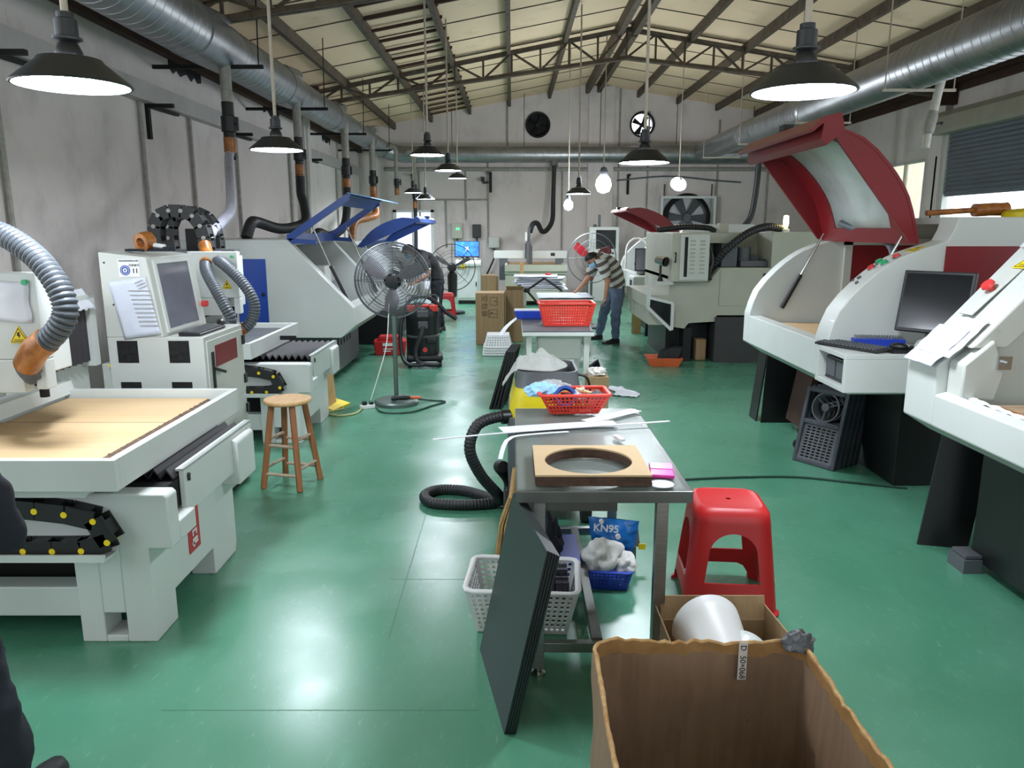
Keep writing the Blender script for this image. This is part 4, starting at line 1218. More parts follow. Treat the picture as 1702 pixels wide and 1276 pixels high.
def crumple(name, c, r, mt, lb, cat='rag', seed=1, amp=.35, fr=2.4, n=48, flat=None):
    m = MB(); m.ball((0, 0, 0), r, n, None, amp, fr, seed)
    for v in m.bm.verts:
        v.co += Vector((0, 0, r[2] * .25 * noise.noise(v.co * (4 / max(r)) + Vector((seed, 0, 0)))))
        if v.co.z < -r[2] * .55: v.co.z = -r[2] * .55
    o = m.build(name, M[mt], None)
    o.location = (c[0], c[1], c[2] + r[2] * .55)
    return tag(o, lb, cat)
crumple('rag', (2.5, 4.4, .976), (.12, .07, .06), 'clothgrey', 'crumpled grey rag in front of the black monitor on the white shelf', seed=3)
m = MB(); m.tube(spline([(2.55, 6.0, 1.72), (2.66, 5.5, 1.6), (2.62, 5.25, 1.45), (2.55, 5.1, 1.3), (2.56, 5.0, 1.15)], .03), .028, 10).tube(spline([(2.9, 5.5, 1.55), (2.62, 5.4, 1.45), (2.56, 5.2, 1.3), (2.6, 5.1, 1.1)], .03), .016, 8)
m.build('coolant_hose', M['hosegrey'], mg)
t = thing('brass_torch', 'orange wrapped tool lying on the roof of the raised red lid machine', 'tool', (3.05, 5.2, 1.75))
MB().tube([(2.72, 5.1, 1.78), (3.05, 5.12, 1.8)], .018, 10).build('handle', M['tape'], t)
MB().tube(spline([(3.04, 5.12, 1.8), (3.08, 5.12, 1.8), (3.16, 5.12, 1.805), (3.22, 5.12, 1.805), (3.26, 5.12, 1.81)], .01), [.02, .03, .035, .04, .045, .045, .04, .045, .048, .045, .04, .04, .045, .04, .03, .02] + [.02] * 40 if False else .042, 14).build('wrapped_head', M['tape'], t)
o = MB().lathe([(.13, 0), (.125, .03), (.09, .05), (0, .058)], n=24).build('round_cover', M['yellow'], None); o.location = (3.3, 5.0, 1.752)
tag(o, 'yellow-green rounded cover on the machine roof below the roller door gap', 'cover')
# things standing under the machine
def leaning(name, p0, p1, top_off, h, th, lb, mt='black', grp=None, cat='panel'):
    """sheet whose foot runs p0-p1 on the floor, leaning by top_off"""
    p0, p1, o = Vector(p0), Vector(p1), Vector(top_off)
    up = Vector((0, 0, h)) + o
    nrm = (p1 - p0).cross(up).normalized() * th
    b = [p0, p1, p1 + up, p0 + up]
    m = MB(); m.hexa([Vector(v) for v in b] + [v + nrm for v in b])
    return single(m, name, M[mt], lb, cat, tuple(p0), grp, smooth=0)
leaning('dark_sheet', (2.17, 6.55, 0), (2.17, 6.75, 0), (.06, 0, 0), .62, .012, 'narrow black sheet leaning at the far end under the red lid machine', grp='black sheets under the machines')
leaning('dark_sheet', (2.2, 6.5, 0), (2.5, 6.5, 0), (.03, .02, 0), .66, -.012, 'wide black sheet standing at the far end under the red lid machine', grp='black sheets under the machines')
leaning('brown_board', (2.36, 6.0, .08), (2.36, 6.35, .08), (.08, 0, 0), .5, .05, 'dark brown board leaning under the red lid machine behind the fan covers', 'rust')
def fan_cover(loc, rz, lb, first=[None]):
    """black moulded cover: frame with a round fan duct above and a slotted grille below"""
    if first[0] is not None:
        t = dup(first[0], loc, rz, label=lb)
        for n_, o in enumerate(t.children): pass
        return t
    t = thing('fan_cover', lb, 'cover', loc, rz, 'black moulded fan covers')
    first[0] = t
    Q = Matrix.Rotation(R(-13), 4, 'X')
    w, h, d = .34, .56, .05
    m = MB()
    m.box(-w / 2, -w / 2 + .03, 0, d, 0, h, Q); m.box(w / 2 - .03, w / 2, 0, d, 0, h, Q); m.box(-w / 2 + .03, w / 2 - .03, 0, d, h - .035, h, Q); m.box(-w / 2 + .03, w / 2 - .03, 0, d, 0, .03, Q)
    m.box(-w / 2 + .03, w / 2 - .03, .0, .03, .29, .325, Q)
    m.build('frame', M['dusty'], t, smooth=0, bevel=.006)
    m = MB()
    m.lattice(Q @ Vector((-w / 2 + .03, .01, .03)), Q @ Vector((w / 2 - .03, .01, .03)), Q @ Vector((w / 2 - .03, .03, .29)), Q @ Vector((-w / 2 + .03, .03, .29)), 6, 11, .72, .5)
    m.build('grille', M['greyplast'], t, smooth=0, solid=.008)
    m = MB()
    m.lathe([(.085, -.02), (.1, -.02), (.11, .02), (.1, .02), (.085, -.02)], Q @ Vector((0, .03, .43)), 28, Q @ Matrix.Rotation(R(90), 4, 'X'))
    for k in range(3):
        a = k * 2 * PI / 3 + .4
        m.bar(Q @ Vector((0, .03, .43)), Q @ Vector((.1 * math.cos(a), .03, .43 + .1 * math.sin(a))), .02, .01)
    m.cyl(Q @ Vector((0, .01, .43)), Q @ Vector((0, .05, .43)), .03)
    m.build('fan_duct', M['greyplast'], t)
    m = MB()
    for x, z, r in ((-.19, .12, .035), (-.19, .22, .025), (-.19, .3, .015)):
        m.lathe([(r * .6, -.01), (r, -.01), (r, .01), (r * .6, .01), (r * .6, -.01)], Q @ Vector((x + .02, .03, z)), 16, Q @ Matrix.Rotation(R(90), 4, 'X'))
    m.build('side_ring', M['plblack'], t)
    return t
for k in range(5):
    dx, dy = math.cos(R(-56)), math.sin(R(-56))
    nx, ny = -dy, dx
    fan_cover((2.17 + .062 * k * nx, 5.26 + .062 * k * ny, .002), R(-56),
              ['front black moulded fan cover leaning on the floor under the red lid machine', 'second black fan cover of the leaning row, behind the front one', 'middle black fan cover of the leaning row under the machine', 'fourth black fan cover of the leaning row, next to the last', 'last black fan cover of the leaning row, against the machine base'][k])
m = MB(); m.tube(spline([(1.0, 4.9, .008), (1.5, 4.97, .008), (1.95, 4.98, .008), (2.3, 4.86, .008), (2.6, 4.75, .008)], .05), .008, 6)
o = m.build('floor_cable', M['green_cable'], None, off=(1.5, 4.97, 0)); o.location = (1.5, 4.97, 0); tag(o, 'thin dark cable on the floor from the steel table to the red lid machine', 'cable')

# far red machine
mi = enclosure('engraving_machine', 'smaller looking white machine with raised red lid, far right beside the striped worker', 1.98, 1, 12.2, 14.1, .99, M['white'], M['red'], R(-66), None, 'red lidded machines', lip=.3)
m = MB(); m.box(1.86, 2.6, 11.75, 12.2, .72, .96); m.build('shelf', M['white'], mi, smooth=0, bevel=.03)
MB().box(1.85, 1.862, 11.85, 12.0, .8, .9).build('shelf_pocket', M['navy'], mi, smooth=0)
MB().tube(spline([(1.95, 13.2, 1.0), (1.98, 13.2, 1.4), (2.15, 13.2, 1.52), (2.3, 13.1, 1.4), (2.3, 13.1, 1.1)], .04), .02, 8).build('coolant_hose', M['pipe_white'], mi)
monitor((2.12, 12.1, .962), R(-8), 'grey-screened monitor on the shelf of the far red lid machine', .36, .36, 8, 'glassy', .06)
for k, (x, lb) in enumerate(((2.12, 'front dark sheet leaning under the far red lid machine'), (2.2, 'rear dark sheet leaning under the far red lid machine'))):
    leaning('dark_sheet', (x, 12.0 + .1 * k, 0), (x + .2, 12.05 + .1 * k, 0), (.04, .05, 0), .62, -.03, lb, 'greyplast' if k else 'navy', 'dark sheets by the far red machine')
o = single(MB().hexa([(1.95, 12.3, 0), (2.1, 12.3, 0), (2.12, 12.4, 0), (1.97, 12.4, 0), (1.95, 12.3, .7), (2.1, 12.3, .75), (2.12, 12.4, .75), (1.97, 12.4, .7)]), 'wood_board', M['woodlight'], 'pale wooden board standing behind the striped worker', 'board', (2.0, 12.35, 0), smooth=0)

# ================================================================== NEAR RIGHT MACHINE
mf = thing('engraving_machine', 'white machine with slanted control strip and red stop button, nearest on the right', 'machine', (2.6, 2.9, 0))
m = MB()
FX = 1.95
m.prism([(FX + .14, .70), (FX, .785), (FX, .93), (FX + .05, .945), (FX + .09, .93), (FX + .09, .87), (FX + .3, .87), (FX + .3, .70)], 'Y', 1.3, 3.42)
m.build('front_apron', M['white'], mf, smooth=0, bevel=.006)
def sx(z): return FX + .03 + (z - 1.1) * .9
MB().prism([(FX + .14, .70), (FX, .785), (FX, 1.07), (FX + .04, 1.1), (sx(1.72), 1.72), (FX + 1.9, 1.72), (FX + 1.9, .7)], 'Y', 3.42, 3.68).build('side_panel', M['white'], mf, smooth=0, bevel=.008)
MB().prism([(FX + .05, .93), (FX + .05, 1.09), (sx(1.15) + .1, 1.2), (sx(1.15) + .16, 1.05), (sx(1.15) + .13, .93)], 'Y', 3.3, 3.42).build('side_block', M['white2'], mf, smooth=25, bevel=.01)
MB().prism([(sx(1.16), 1.16), (sx(1.72), 1.72), (sx(1.72) + .2, 1.72), (sx(1.16) + .16, 1.16)], 'Y', 3.32, 3.42).build('side_block', M['white2'], mf, smooth=0, bevel=.01)
MB().box(FX + .3, FX + 1.9, 1.3, 3.42, .7, .88).box(FX + 1.6, FX + 1.9, 1.3, 3.42, .88, 1.72).build('inner_tub', M['white2'], mf, smooth=0)
MB().box(FX + .16, FX + 1.3, 1.5, 3.22, .885, .925).build('work_board', M['mdf'], mf, smooth=0)
MB().box(FX + .13, FX + .16, 1.5, 3.22, .88, .928).build('board_edge', M['tape'], mf, smooth=0)
MB().sheet(lambda u, v: (FX + .085 + .02 * v, 1.4 + 2.05 * u, .935 + .012 * noise.noise(Vector((u * 40, v, 0))) + .006 * v), 80, 3).build('rim_sealant', M['whitepl'], mf, smooth=0, solid=.006)
def ons(z, y, d=0):
    n_ = Vector((-1, 0, .98)).normalized()
    return Vector((sx(z) - .01, y, z)) + n_ * d, n_
p, n_ = ons(1.4, 3.55, .0)
up = Vector((.7, 0, .714))
MB().hexa([p + up * a + Vector((0, b, 0)) + n_ * c for c in (-.0, .004) for a, b in ((-.16, -.05), (.16, -.05), (.16, .05), (-.16, .05))]).build('button_plate', M['white2'], mf, smooth=0)
MB().cyl(p + n_ * .004, p + n_ * .03, .016).cyl(p + n_ * .03, p + n_ * .045, .032, .028, n=20).build('stop_button', M['btn_red'], mf)
p, n_ = ons(1.535, 3.5, .003)
warning_sign(mf, MX(p, (0, -1, 0), up), .13)
MB().box(FX + .19, FX + .25, 3.285, 3.3, 1.07, 1.13).cyl((FX + .22, 3.285, 1.1), (FX + .22, 3.26, 1.1), .012).build('bracket_bolt', M['chrome'], mf, smooth=0)
MB().prism([(FX + .62, .93), (FX + .9, .93), (FX + .75, 1.02)], 'Y', 3.2, 3.3).build('clamp_block', M['black'], mf, smooth=0)
MB().box(2.33, 3.8, 1.3, 3.6, .05, .7).build('base', M['black'], mf, smooth=0, bevel=.004)
MB().box(2.24, 2.33, 3.5, 3.64, .0, .07).box(2.25, 2.33, 3.51, 3.63, .075, .09).cyl((2.29, 3.57, .06), (2.29, 3.57, .08), .03).build('foot', M['greyplast'], mf, smooth=0)
for k, (dd, lb) in enumerate(((0, 'upper printed sheet lying on the slanted strip of the near right machine'), (.03, 'lower white sheets under the printed one on the near right machine'))):
    o = MB().sheet(lambda u, v: ons(1.05 + .17 * u + .05 * k, 3.4 + .25 * v - .05 * k, .014 - .006 * k + .012 * abs(noise.noise(Vector((u * 3, v * 4, k)))) + .03 * max(0, .3 - u))[0], 14, 12).build('paper_sheet', M['paper'] if k == 0 else M['paperw'], None, off=(2.1, 3.4, 1.15), solid=.002)
    o.location = (2.1, 3.4, 1.15); tag(o, lb, 'paper', 'papers on the near right machine')
o = MB().sheet(lambda u, v: ons(1.59 + .12 * u, 3.45 + .2 * v, .008 + .01 * abs(noise.noise(Vector((u * 3, v * 4, 9)))))[0], 8, 8).build('paper_sheet', M['paperw'], None, off=(2.5, 3.5, 1.7), solid=.002)
o.location = (2.5, 3.5, 1.7); tag(o, 'white sheet at the top of the slanted strip beside the yellow sign', 'paper', 'papers on the near right machine')
leaning('dark_sheet', (2.2, 3.86, 0), (2.44, 3.8, 0), (.08, .0, 0), .7, -.015, 'tall black sheet leaning under the near right machine', grp='black sheets under the machines')

# ================================================================== GREY-GREEN MACHINE WITH LOUVRED CABINET
mh = thing('machining_center', 'grey-green machine with open louvred electrical cabinet, right of the aisle', 'machine', (2.6, 10.4, 0))
MB().prism([(1.98, .46), (2.2, .43), (2.25, .5), (2.6, .52), (2.6, .6), (3.9, .6), (3.9, 1.2), (2.62, 1.2), (2.48, 1.02), (2.4, 1.02), (2.4, 1.05), (1.98, 1.1)], 'Y', 9.62, 11.4).build('lower_body', M['greygreen'], mh, smooth=0, bevel=.006)
m = MB(); m.box(1.98, 2.45, 9.7, 11.4, 1.05, 1.63); m.box(2.45, 3.9, 10.2, 11.4, 1.2, 1.63); m.box(3.25, 3.9, 9.62, 10.2, 1.2, 1.64); m.box(2.45, 2.9, 9.8, 10.2, 1.5, 1.63)
m.build('upper_body', M['greygreen'], mh, smooth=0, bevel=.004)
MB().box(2.66, 2.86, 9.75, 10.19, 1.2, 1.5).build('column', M['greyplast'], mh, smooth=0, bevel=.01)
MB().box(2.9, 3.24, 9.72, 10.1, 1.21, 1.28).cyl((2.98, 9.9, 1.28), (2.98, 9.9, 1.45), .09).box(2.92, 3.18, 9.9, 10.15, 1.28, 1.34).build('spindle_motor', M['rust' if False else 'greyplast'], mh, smooth=30)
MB().cyl((3.2, 9.74, 1.2), (3.2, 9.74, 1.3), .02).build('stop_pin', M['black'], mh)
m = MB()
m.box(2.62, 3.2, 9.612, 9.62, .72, 1.17)
m.build('access_panel', M['greygreen'], mh, smooth=0, bevel=.003)
MB().box(3.16, 3.22, 9.6, 9.615, 1.08, 1.13).build('lock', M['black'], mh, smooth=0)
# cabinet door swung open
m = MB(); m.box(1.96, 2.42, 9.42, 9.6, 1.04, 1.63); m.build('electrical_cabinet', M['greygreen'], mh, smooth=0, bevel=.006)
ec = mh.children[-1]
MB().box(2.06, 2.41, 9.405, 9.42, 1.06, 1.61).build('cabinet_door', M['white2'], ec, smooth=0, bevel=.003)
m = MB()
for x in (2.21, 2.33):
    for k in range(9):
        z = 1.14 + k * .048
        m.prism([(9.404, z), (9.392, z + .003), (9.404, z + .018)], 'X', x - .03, x + .03)
m.build('louvres', M['greygreen'], ec, smooth=0)
MB().box(2.11, 2.15, 9.403, 9.406, 1.1, 1.58).build('door_groove', M['blackmat'], ec, smooth=0)
MB().tube(spline([(2.0, 9.42, 1.28), (2.0, 9.38, 1.29), (2.0, 9.38, 1.38), (2.0, 9.42, 1.39)], .01), .009, 8).build('handle', M['black'], ec)
# front window on the aisle side
m = MB()
A = [(1.7, 9.5, .72), (1.98, 9.35, .45), (1.98, 9.35, .85), (1.7, 9.5, 1.05)]
m.bar(A[0], A[1], .035); m.bar(A[1], (1.98, 9.35, .78), .035); m.bar((1.98, 9.35, .78), (1.7, 9.5, .84), .03); m.bar(A[0], (1.72, 9.5, 1.12), .045)
m.build('window_frame', M['white'], mh, smooth=0)
MB().hexa([(1.71, 9.5, .7), (1.97, 9.36, .46), (1.97, 9.36, .78), (1.71, 9.5, .84), (1.715, 9.51, .7), (1.975, 9.37, .46), (1.975, 9.37, .78), (1.715, 9.51, .84)]).build('window_pane', M['screen'], mh, smooth=0)
MB().box(1.7, 1.98, 9.6, 11.3, .7, .86).box(1.74, 1.98, 9.62, 11.3, .48, .7).build('front_trough', M['greygreen'], mh, smooth=0)
MB().box(1.78, 2.0, 9.45, 9.6, 1.0, 1.04).build('tray', M['white2'], mh, smooth=0)
MB().box(2.58, 3.42, 9.58, 10.9, 0, .58).build('base', mat('dark_grey_base', (52, 52, 52), .55, var=.06), mh, smooth=0, bevel=.004)
m = MB(); m.box(2.02, 2.56, 9.9, 11.2, .0, .46); m.box(2.2, 2.3, 9.66, 9.9, 0, .44); m.build('pedestal', M['black'], mh, smooth=0)
MB().box(2.38, 2.52, 9.72, 9.88, 0, .28).build('jug', M['card'], mh, smooth=0, bevel=.02)
m = MB(); hose(m, [(2.55, 9.78, 1.2), (2.7, 9.7, 1.42), (2.95, 9.7, 1.62), (3.2, 9.8, 1.7), (3.4, 9.9, 1.69), (3.55, 10.0, 1.66)], .05, .04); m.build('coolant_hose', [M['hoseblack'], M['groove']], mh, smooth=60)
m = MB(); hose(m, [(2.0, 10.6, 1.66), (2.3, 10.4, 1.7), (2.6, 10.3, 1.69), (2.7, 10.25, 1.64)], .04, .04); m.build('roof_hose', [M['hoseblack'], M['groove']], mh, smooth=60)
MB().box(2.68, 2.8, 10.0, 10.12, 1.63, 1.75).build('roof_box', M['greygreen'], mh, smooth=0, bevel=.004)
m = MB(); m.tube(spline([(2.45, 9.6, 1.5), (2.5, 9.56, 1.3), (2.46, 9.56, 1.1), (2.5, 9.6, 1.06)], .03), .018, 8); m.build('cable', M['hoseblack'], mh)
t = thing('work_light', 'small silver work light on a clamp above the trough of the grey-green machine', 'lamp', (1.86, 9.55, 1.04))
MB().cyl((1.82, 9.58, 1.3), (1.9, 9.46, 1.28), .055, .065).build('lamp_head', M['chrome'], t)
MB().cyl((1.9, 9.455, 1.28), (1.905, 9.45, 1.279), .055).build('lens', M['screen'], t)
MB().cyl((1.85, 9.54, 1.04), (1.85, 9.54, 1.25), .015).cyl((1.85, 9.54, 1.04), (1.85, 9.54, 1.1), .04, .02).build('stand', M['black'], t)
m = MB(); m.tube(spline([(2.7, 20.2, 2.9), (4, 20.2, 3.0), (5.2, 20.2, 2.9), (5.9, 20.2, 2.85)], .1), .02, 6)
structure(m, 'trim_40', M['greyplast'])

# big square fan in the back wall
t = thing('wall_fan', 'large square exhaust fan in a steel frame on the back wall', 'fan', (4.52, 20.2, 1.4))
m = MB(); x0, x1, z0, z1 = 3.82, 5.24, 1.42, 2.5
for a in ((x0, x1, z0, z0 + .06), (x0, x1, z1 - .06, z1), (x0, x0 + .06, z0 + .06, z1 - .06), (x1 - .06, x1, z0 + .06, z1 - .06)): m.box(a[0], a[1], 19.98, 20.28, a[2], a[3])
m.build('frame', M['white'], t, smooth=0)
MB().lathe([(.6, -.05), (.5, .05), (.52, .05), (.62, -.05), (.6, -.05)], (4.53, 20.1, 1.96), 36, Matrix.Rotation(R(90), 4, 'X')).build('shroud', M['blackmat'], t)
MB().box(x0 + .06, x1 - .06, 20.2, 20.24, z0 + .06, z1 - .06).build('back_plate', M['galv'], t, smooth=0)
m = MB()
for k in range(6):
    a = k * PI / 3
    m.prism([(.08, -.06), (.48, -.16), (.5, .1), (.08, .06)], 'Y', -.004, .004, Matrix.Translation((4.53, 20.12, 1.96)) @ Matrix.Rotation(a, 4, 'Y') @ Matrix.Rotation(R(25), 4, 'X'))
m.cyl((4.53, 20.05, 1.96), (4.53, 20.16, 1.96), .1)
m.build('blades', M['greyplast'], t)
for x in (x0 + .1, x1 - .1): MB().cyl((x, 20.1, z1), (x, 20.1, z1 + .3), .02).build('hanger', M['steel_dark'], t)

# ================================================================== BACK OF THE HALL
t = thing('control_console', 'beige control console with black screen near the back wall', 'console', (2.15, 18.2, 0))
MB().box(1.8, 2.5, 18.0, 18.45, 0, 1.72).build('body', M['plaster' if False else 'white2'], t, smooth=0, bevel=.01)
MB().box(1.96, 2.42, 17.985, 18.0, 1.22, 1.65).build('screen', M['screen'], t, smooth=0)
MB().box(1.84, 1.93, 17.99, 18.0, 1.4, 1.62).build('label_plate', M['whitepl'], t, smooth=0)
for x in (2.36, 2.28): MB().cyl((x, 18.0, 1.12), (x, 17.97, 1.12), .023).build('knob', M['black'], t)
MB().cyl((2.05, 18.2, 1.72), (2.05, 18.2, 2.0), .03).ball((1.95, 18.2, 1.74), .05, 10).build('beacon', M['greyplast'], t)
gm = thing('gantry_router', 'far grey router with white gantry beam and tall black spindle hose', 'machine', (.5, 18.2, 0))
MB().box(-.42, 1.28, 17.9, 18.1, 1.0, 1.18).build('gantry_beam', M['white'], gm, smooth=0, bevel=.01)
MB().box(.9, 1.0, 17.89, 17.9, 1.06, 1.13).build('beam_label', M['ink'], gm, smooth=0)
MB().box(-.3, -.1, 17.92, 18.1, .5, 1.0).build('gantry_post', M['greyplast'], gm, smooth=0)
MB().box(1.02, 1.2, 17.92, 18.1, .5, 1.0).build('gantry_post', M['greyplast'], gm, smooth=0)
MB().box(.3, .44, 17.78, 17.9, 1.0, 1.35).box(.33, .4, 17.72, 17.78, .9, 1.4).cyl((.42, 17.8, .88), (.42, 17.8, 1.3), .05).box(.36, .42, 17.82, 17.9, 1.35, 1.72).build('spindle', M['greyplast'], gm, smooth=0, bevel=.008)
MB().box(.3, .35, 17.7, 17.8, 1.4, 1.6).build('spindle_motor', M['whitepl'], gm, smooth=0, bevel=.01)
MB().box(-.1, 1.15, 16.9, 19.4, .82, .86).build('table_board', M['plywood'], gm, smooth=0)
m = MB(); m.box(-.16, 1.22, 16.85, 16.9, .76, .9); m.box(-.16, -.1, 16.9, 19.4, .76, .9); m.box(1.15, 1.22, 16.9, 19.4, .76, .9); m.box(-.16, 1.22, 16.9, 19.4, .7, .8); m.box(-.15, 1.2, 16.95, 19.3, .1, .7)
m.build('frame', M['greygreen'], gm, smooth=0)
for x in (0, 1.05):
    for y in (17.1, 19.1): MB().cyl((x, y, 0), (x, y, .12), .05).build('foot', M['black'], gm)
t = thing('computer_cabinet', 'white computer cabinet with yellow warning sign and black plinth', 'cabinet', (-.97, 17.5, 0))
MB().box(-1.25, -.72, 17.3, 17.8, .08, .98).prism([(17.25, .86), (17.3, .84), (17.8, .84), (17.8, 1.0), (17.3, .98), (17.25, .92)], 'X', -1.27, -.7).build('body', M['white'], t, smooth=0, bevel=.008)
MB().box(-1.22, -.75, 17.32, 17.78, 0, .08).build('plinth', M['black'], t, smooth=0)
MB().box(-1.22, -.77, 17.288, 17.3, .14, .8).build('door', M['whitepl'], t, smooth=0, bevel=.003)
MB().box(-.82, -.8, 17.27, 17.288, .4, .5).build('handle', M['black'], t.children[-1], smooth=0)
warning_sign(t, MX((-1.1, 17.245, .86), (1, 0, 0), (0, 0, 1)), .16)
M['bluescreen'] = mat('blue_desktop', (24, 70, 200), .4, var=.3, scale=6, rgb2=(60, 130, 236), emit=0)
nt = M['bluescreen'].node_tree; b_ = nt.nodes['Principled BSDF']
nt.links.new(b_.inputs['Base Color'].links[0].from_socket, b_.inputs['Emission Color']); b_.inputs['Emission Strength'].default_value = 1.2
t = monitor((-1.02, 17.45, 1.0), 0, 'monitor showing a blue desktop on the white computer cabinet', .56, .36, 5, 'bluescreen', .05)
M['flower'] = mat('screen_icon', (240, 226, 120), .4, var=0, emit=1.5)
m = MB()
for k in range(4):
    a = k * PI / 2 + .6
    m.prism([(0, 0), (.03, .012), (.055, 0), (.03, -.012)], 'Y', -.006, -.004, Matrix.Translation((0, 0, .24)) @ Matrix.Rotation(a, 4, 'Y'))
m.build('screen_icon', M['flower'], t, smooth=0)
single(MB().lathe([(0, 0), (.04, 0), (.05, .03), (0, .035)], (-.8, 17.35, 1.0), 12), 'small_tub', M['whitepl'], 'small white object beside the blue monitor on the cabinet', 'tub', (-.8, 17.35, 1.0))
for n_, (x, z, w, h, mt, lb) in enumerate(((-1.43, 1.63, .28, .4, 'greygreen', 'grey-green electrical box with two green lights on the back wall'), (-.92, 1.62, .22, .34, 'plblack', 'black inverter box on the back wall, right of the green-lit box'), (-.47, 1.33, .28, .28, 'white2', 'grey switch box on the back wall, lowest of the three boxes'))):
    t = thing('electrical_box', lb, 'electrical box', (x, 20.2, z - h / 2))
    MB().box(x - w / 2, x + w / 2, 20.1, 20.29, z - h / 2, z + h / 2).build('case', M[mt], t, smooth=0, bevel=.01)
    MB().box(x - w / 2 + .03, x + w / 2 - .03, 20.09, 20.1, z - h / 2 + .03, z + h / 2 - .03).build('cover', M[mt], t, smooth=0)
    if n_ == 0: MB().box(x - .02, x + .01, 20.08, 20.09, z + .02, z + .07).box(x + .03, x + .06, 20.08, 20.09, z + .02, z + .07).build('indicator', M['led'], t, smooth=0)
    m = MB(); m.tube(spline([(x, 20.15, z - h / 2), (x + .02, 20.1, z - h / 2 - .2), (x + .12 - .1 * n_, 20.1, z - h / 2 - .45), (x + .3 - .25 * n_, 20.15, z - h / 2 - .7)], .05), .022, 8); m.build('cable', M['hoseblack'], t)
t = thing('wall_camera', 'small black camera on a pipe on the back wall under the crossing duct', 'camera', (-.66, 20.2, 2.85))
MB().cyl((-.75, 20.05, 2.9), (-.75, 20.25, 2.95), .05).box(-.76, -.6, 20.24, 20.3, 2.82, 2.88).build('body', M['black'], t)
# ================================================================== STEEL WORKTABLE IN THE FOREGROUND
TX0, TX1, TY0, TY1, TZ = .015, .655, 2.6, 3.89, .752
t = tb = thing('steel_table', 'stainless steel worktable with a glass sheet in the middle foreground', 'table', (.33, 3.24, 0))
m = MB(); m.box(TX0, TX1, TY0, TY1, TZ - .045, TZ)
m.build('table_top', M['steel'], t, smooth=0, bevel=.003)
MB().box(TX0 + .005, TX1 - .03, TY0 + .012, TY1 - .02, TZ + .001, TZ + .009).build('glass_sheet', mat('glass_sheet', (206, 222, 214), .06, var=0, alpha=.1, spec=.8), t, smooth=0)
for x, y in ((.1, 2.64), (.555, 2.66), (.1, 3.8), (.53, 3.8)):
    MB().box(x - .022, x + .022, y - .022, y + .022, .035, TZ - .045).build('leg', M['steelbr'], t, smooth=0, bevel=.002)
    MB().lathe([(0, 0), (.03, 0), (.03, .012), (.016, .02), (.014, .04), (0, .04)], (x, y, 0), 18).build('foot', M['chrome'], t.children[-1])
for a in ((.122, .533, 2.645, 2.675, .085, .125), (.122, .508, 3.785, 3.815, .085, .125)):
    MB().box(*a).build('rail', M['steelbr'], t, smooth=0, bevel=.002)
MB().box(.31, .35, 2.675, 3.785, .09, .13).build('rail', M['steel'], t, smooth=0, bevel=.002)
MB().box(.13, .4, 2.72, 3.3, .63, TZ - .046).build('drawer', M['steel'], t, smooth=0, bevel=.003)
GZ = TZ + .0095
# pads of kraft board with a round hole
def ringpad(k, lb):
    x0, x1, y0, y1 = .085, .51, 2.63, 3.02
    z0, z1 = GZ + k * .0072, GZ + k * .0072 + .0066
    cx_, cy_, r = .295, 2.815, .168
    dx, dy = random.uniform(-.002, .002), random.uniform(-.002, .002)
    bm = MB()
    n = 64
    inner = [(cx_ + dx + r * math.cos(2 * PI * i / n), cy_ + dy + r * math.sin(2 * PI * i / n)) for i in range(n)]
    def edge(a):
        c_, s_ = math.cos(a), math.sin(a)
        tx = ((x1 - cx_) if c_ > 0 else (x0 - cx_)) / c_ if abs(c_) > 1e-6 else 1e9
        ty = ((y1 - cy_) if s_ > 0 else (y0 - cy_)) / s_ if abs(s_) > 1e-6 else 1e9
        q = min(tx, ty)
        return (cx_ + dx + q * c_, cy_ + dy + q * s_)
    angs = sorted([2 * PI * i / n for i in range(n)] + [math.atan2(b - cy_, a - cx_) % (2 * PI) for a, b in ((x0, y0), (x1, y0), (x1, y1), (x0, y1))])
    N = len(angs)
    vs = []
    for a in angs:
        i_, o_ = (cx_ + dx + r * math.cos(a), cy_ + dy + r * math.sin(a)), edge(a)
        vs += [(i_[0], i_[1], z0), (o_[0], o_[1], z0), (o_[0], o_[1], z1), (i_[0], i_[1], z1)]
    fs = []
    for i in range(N):
        j = (i + 1) % N
        for q in range(4):
            fs.append((4 * i + q, 4 * i + (q + 1) % 4, 4 * j + (q + 1) % 4, 4 * j + q))
    bm.faces(vs, fs)
    return single(bm, 'ring_board', [M['padtop'] if k == 5 else M['padside']], lb, 'board', (cx_, cy_, GZ), 'square boards with a round hole', smooth=0)
M['padtop'] = mat('kraft_board_top', (188, 162, 124), .7, var=.05, scale=5)
M['padside'] = mat('dark_brown_board', (74, 52, 40), .8, var=.3, scale=30)  # darker brown for every board below the top one
for k in range(6):
    ringpad(k, ['bottom square board with a round hole, lowest of the pile on the steel table', 'second square holed board from the bottom of the pile', 'third square holed board from the bottom of the pile', 'fourth square holed board from the bottom of the pile', 'fifth square holed board, just under the pale top one', 'pale kraft square board with a round hole, top of the pile'][k])
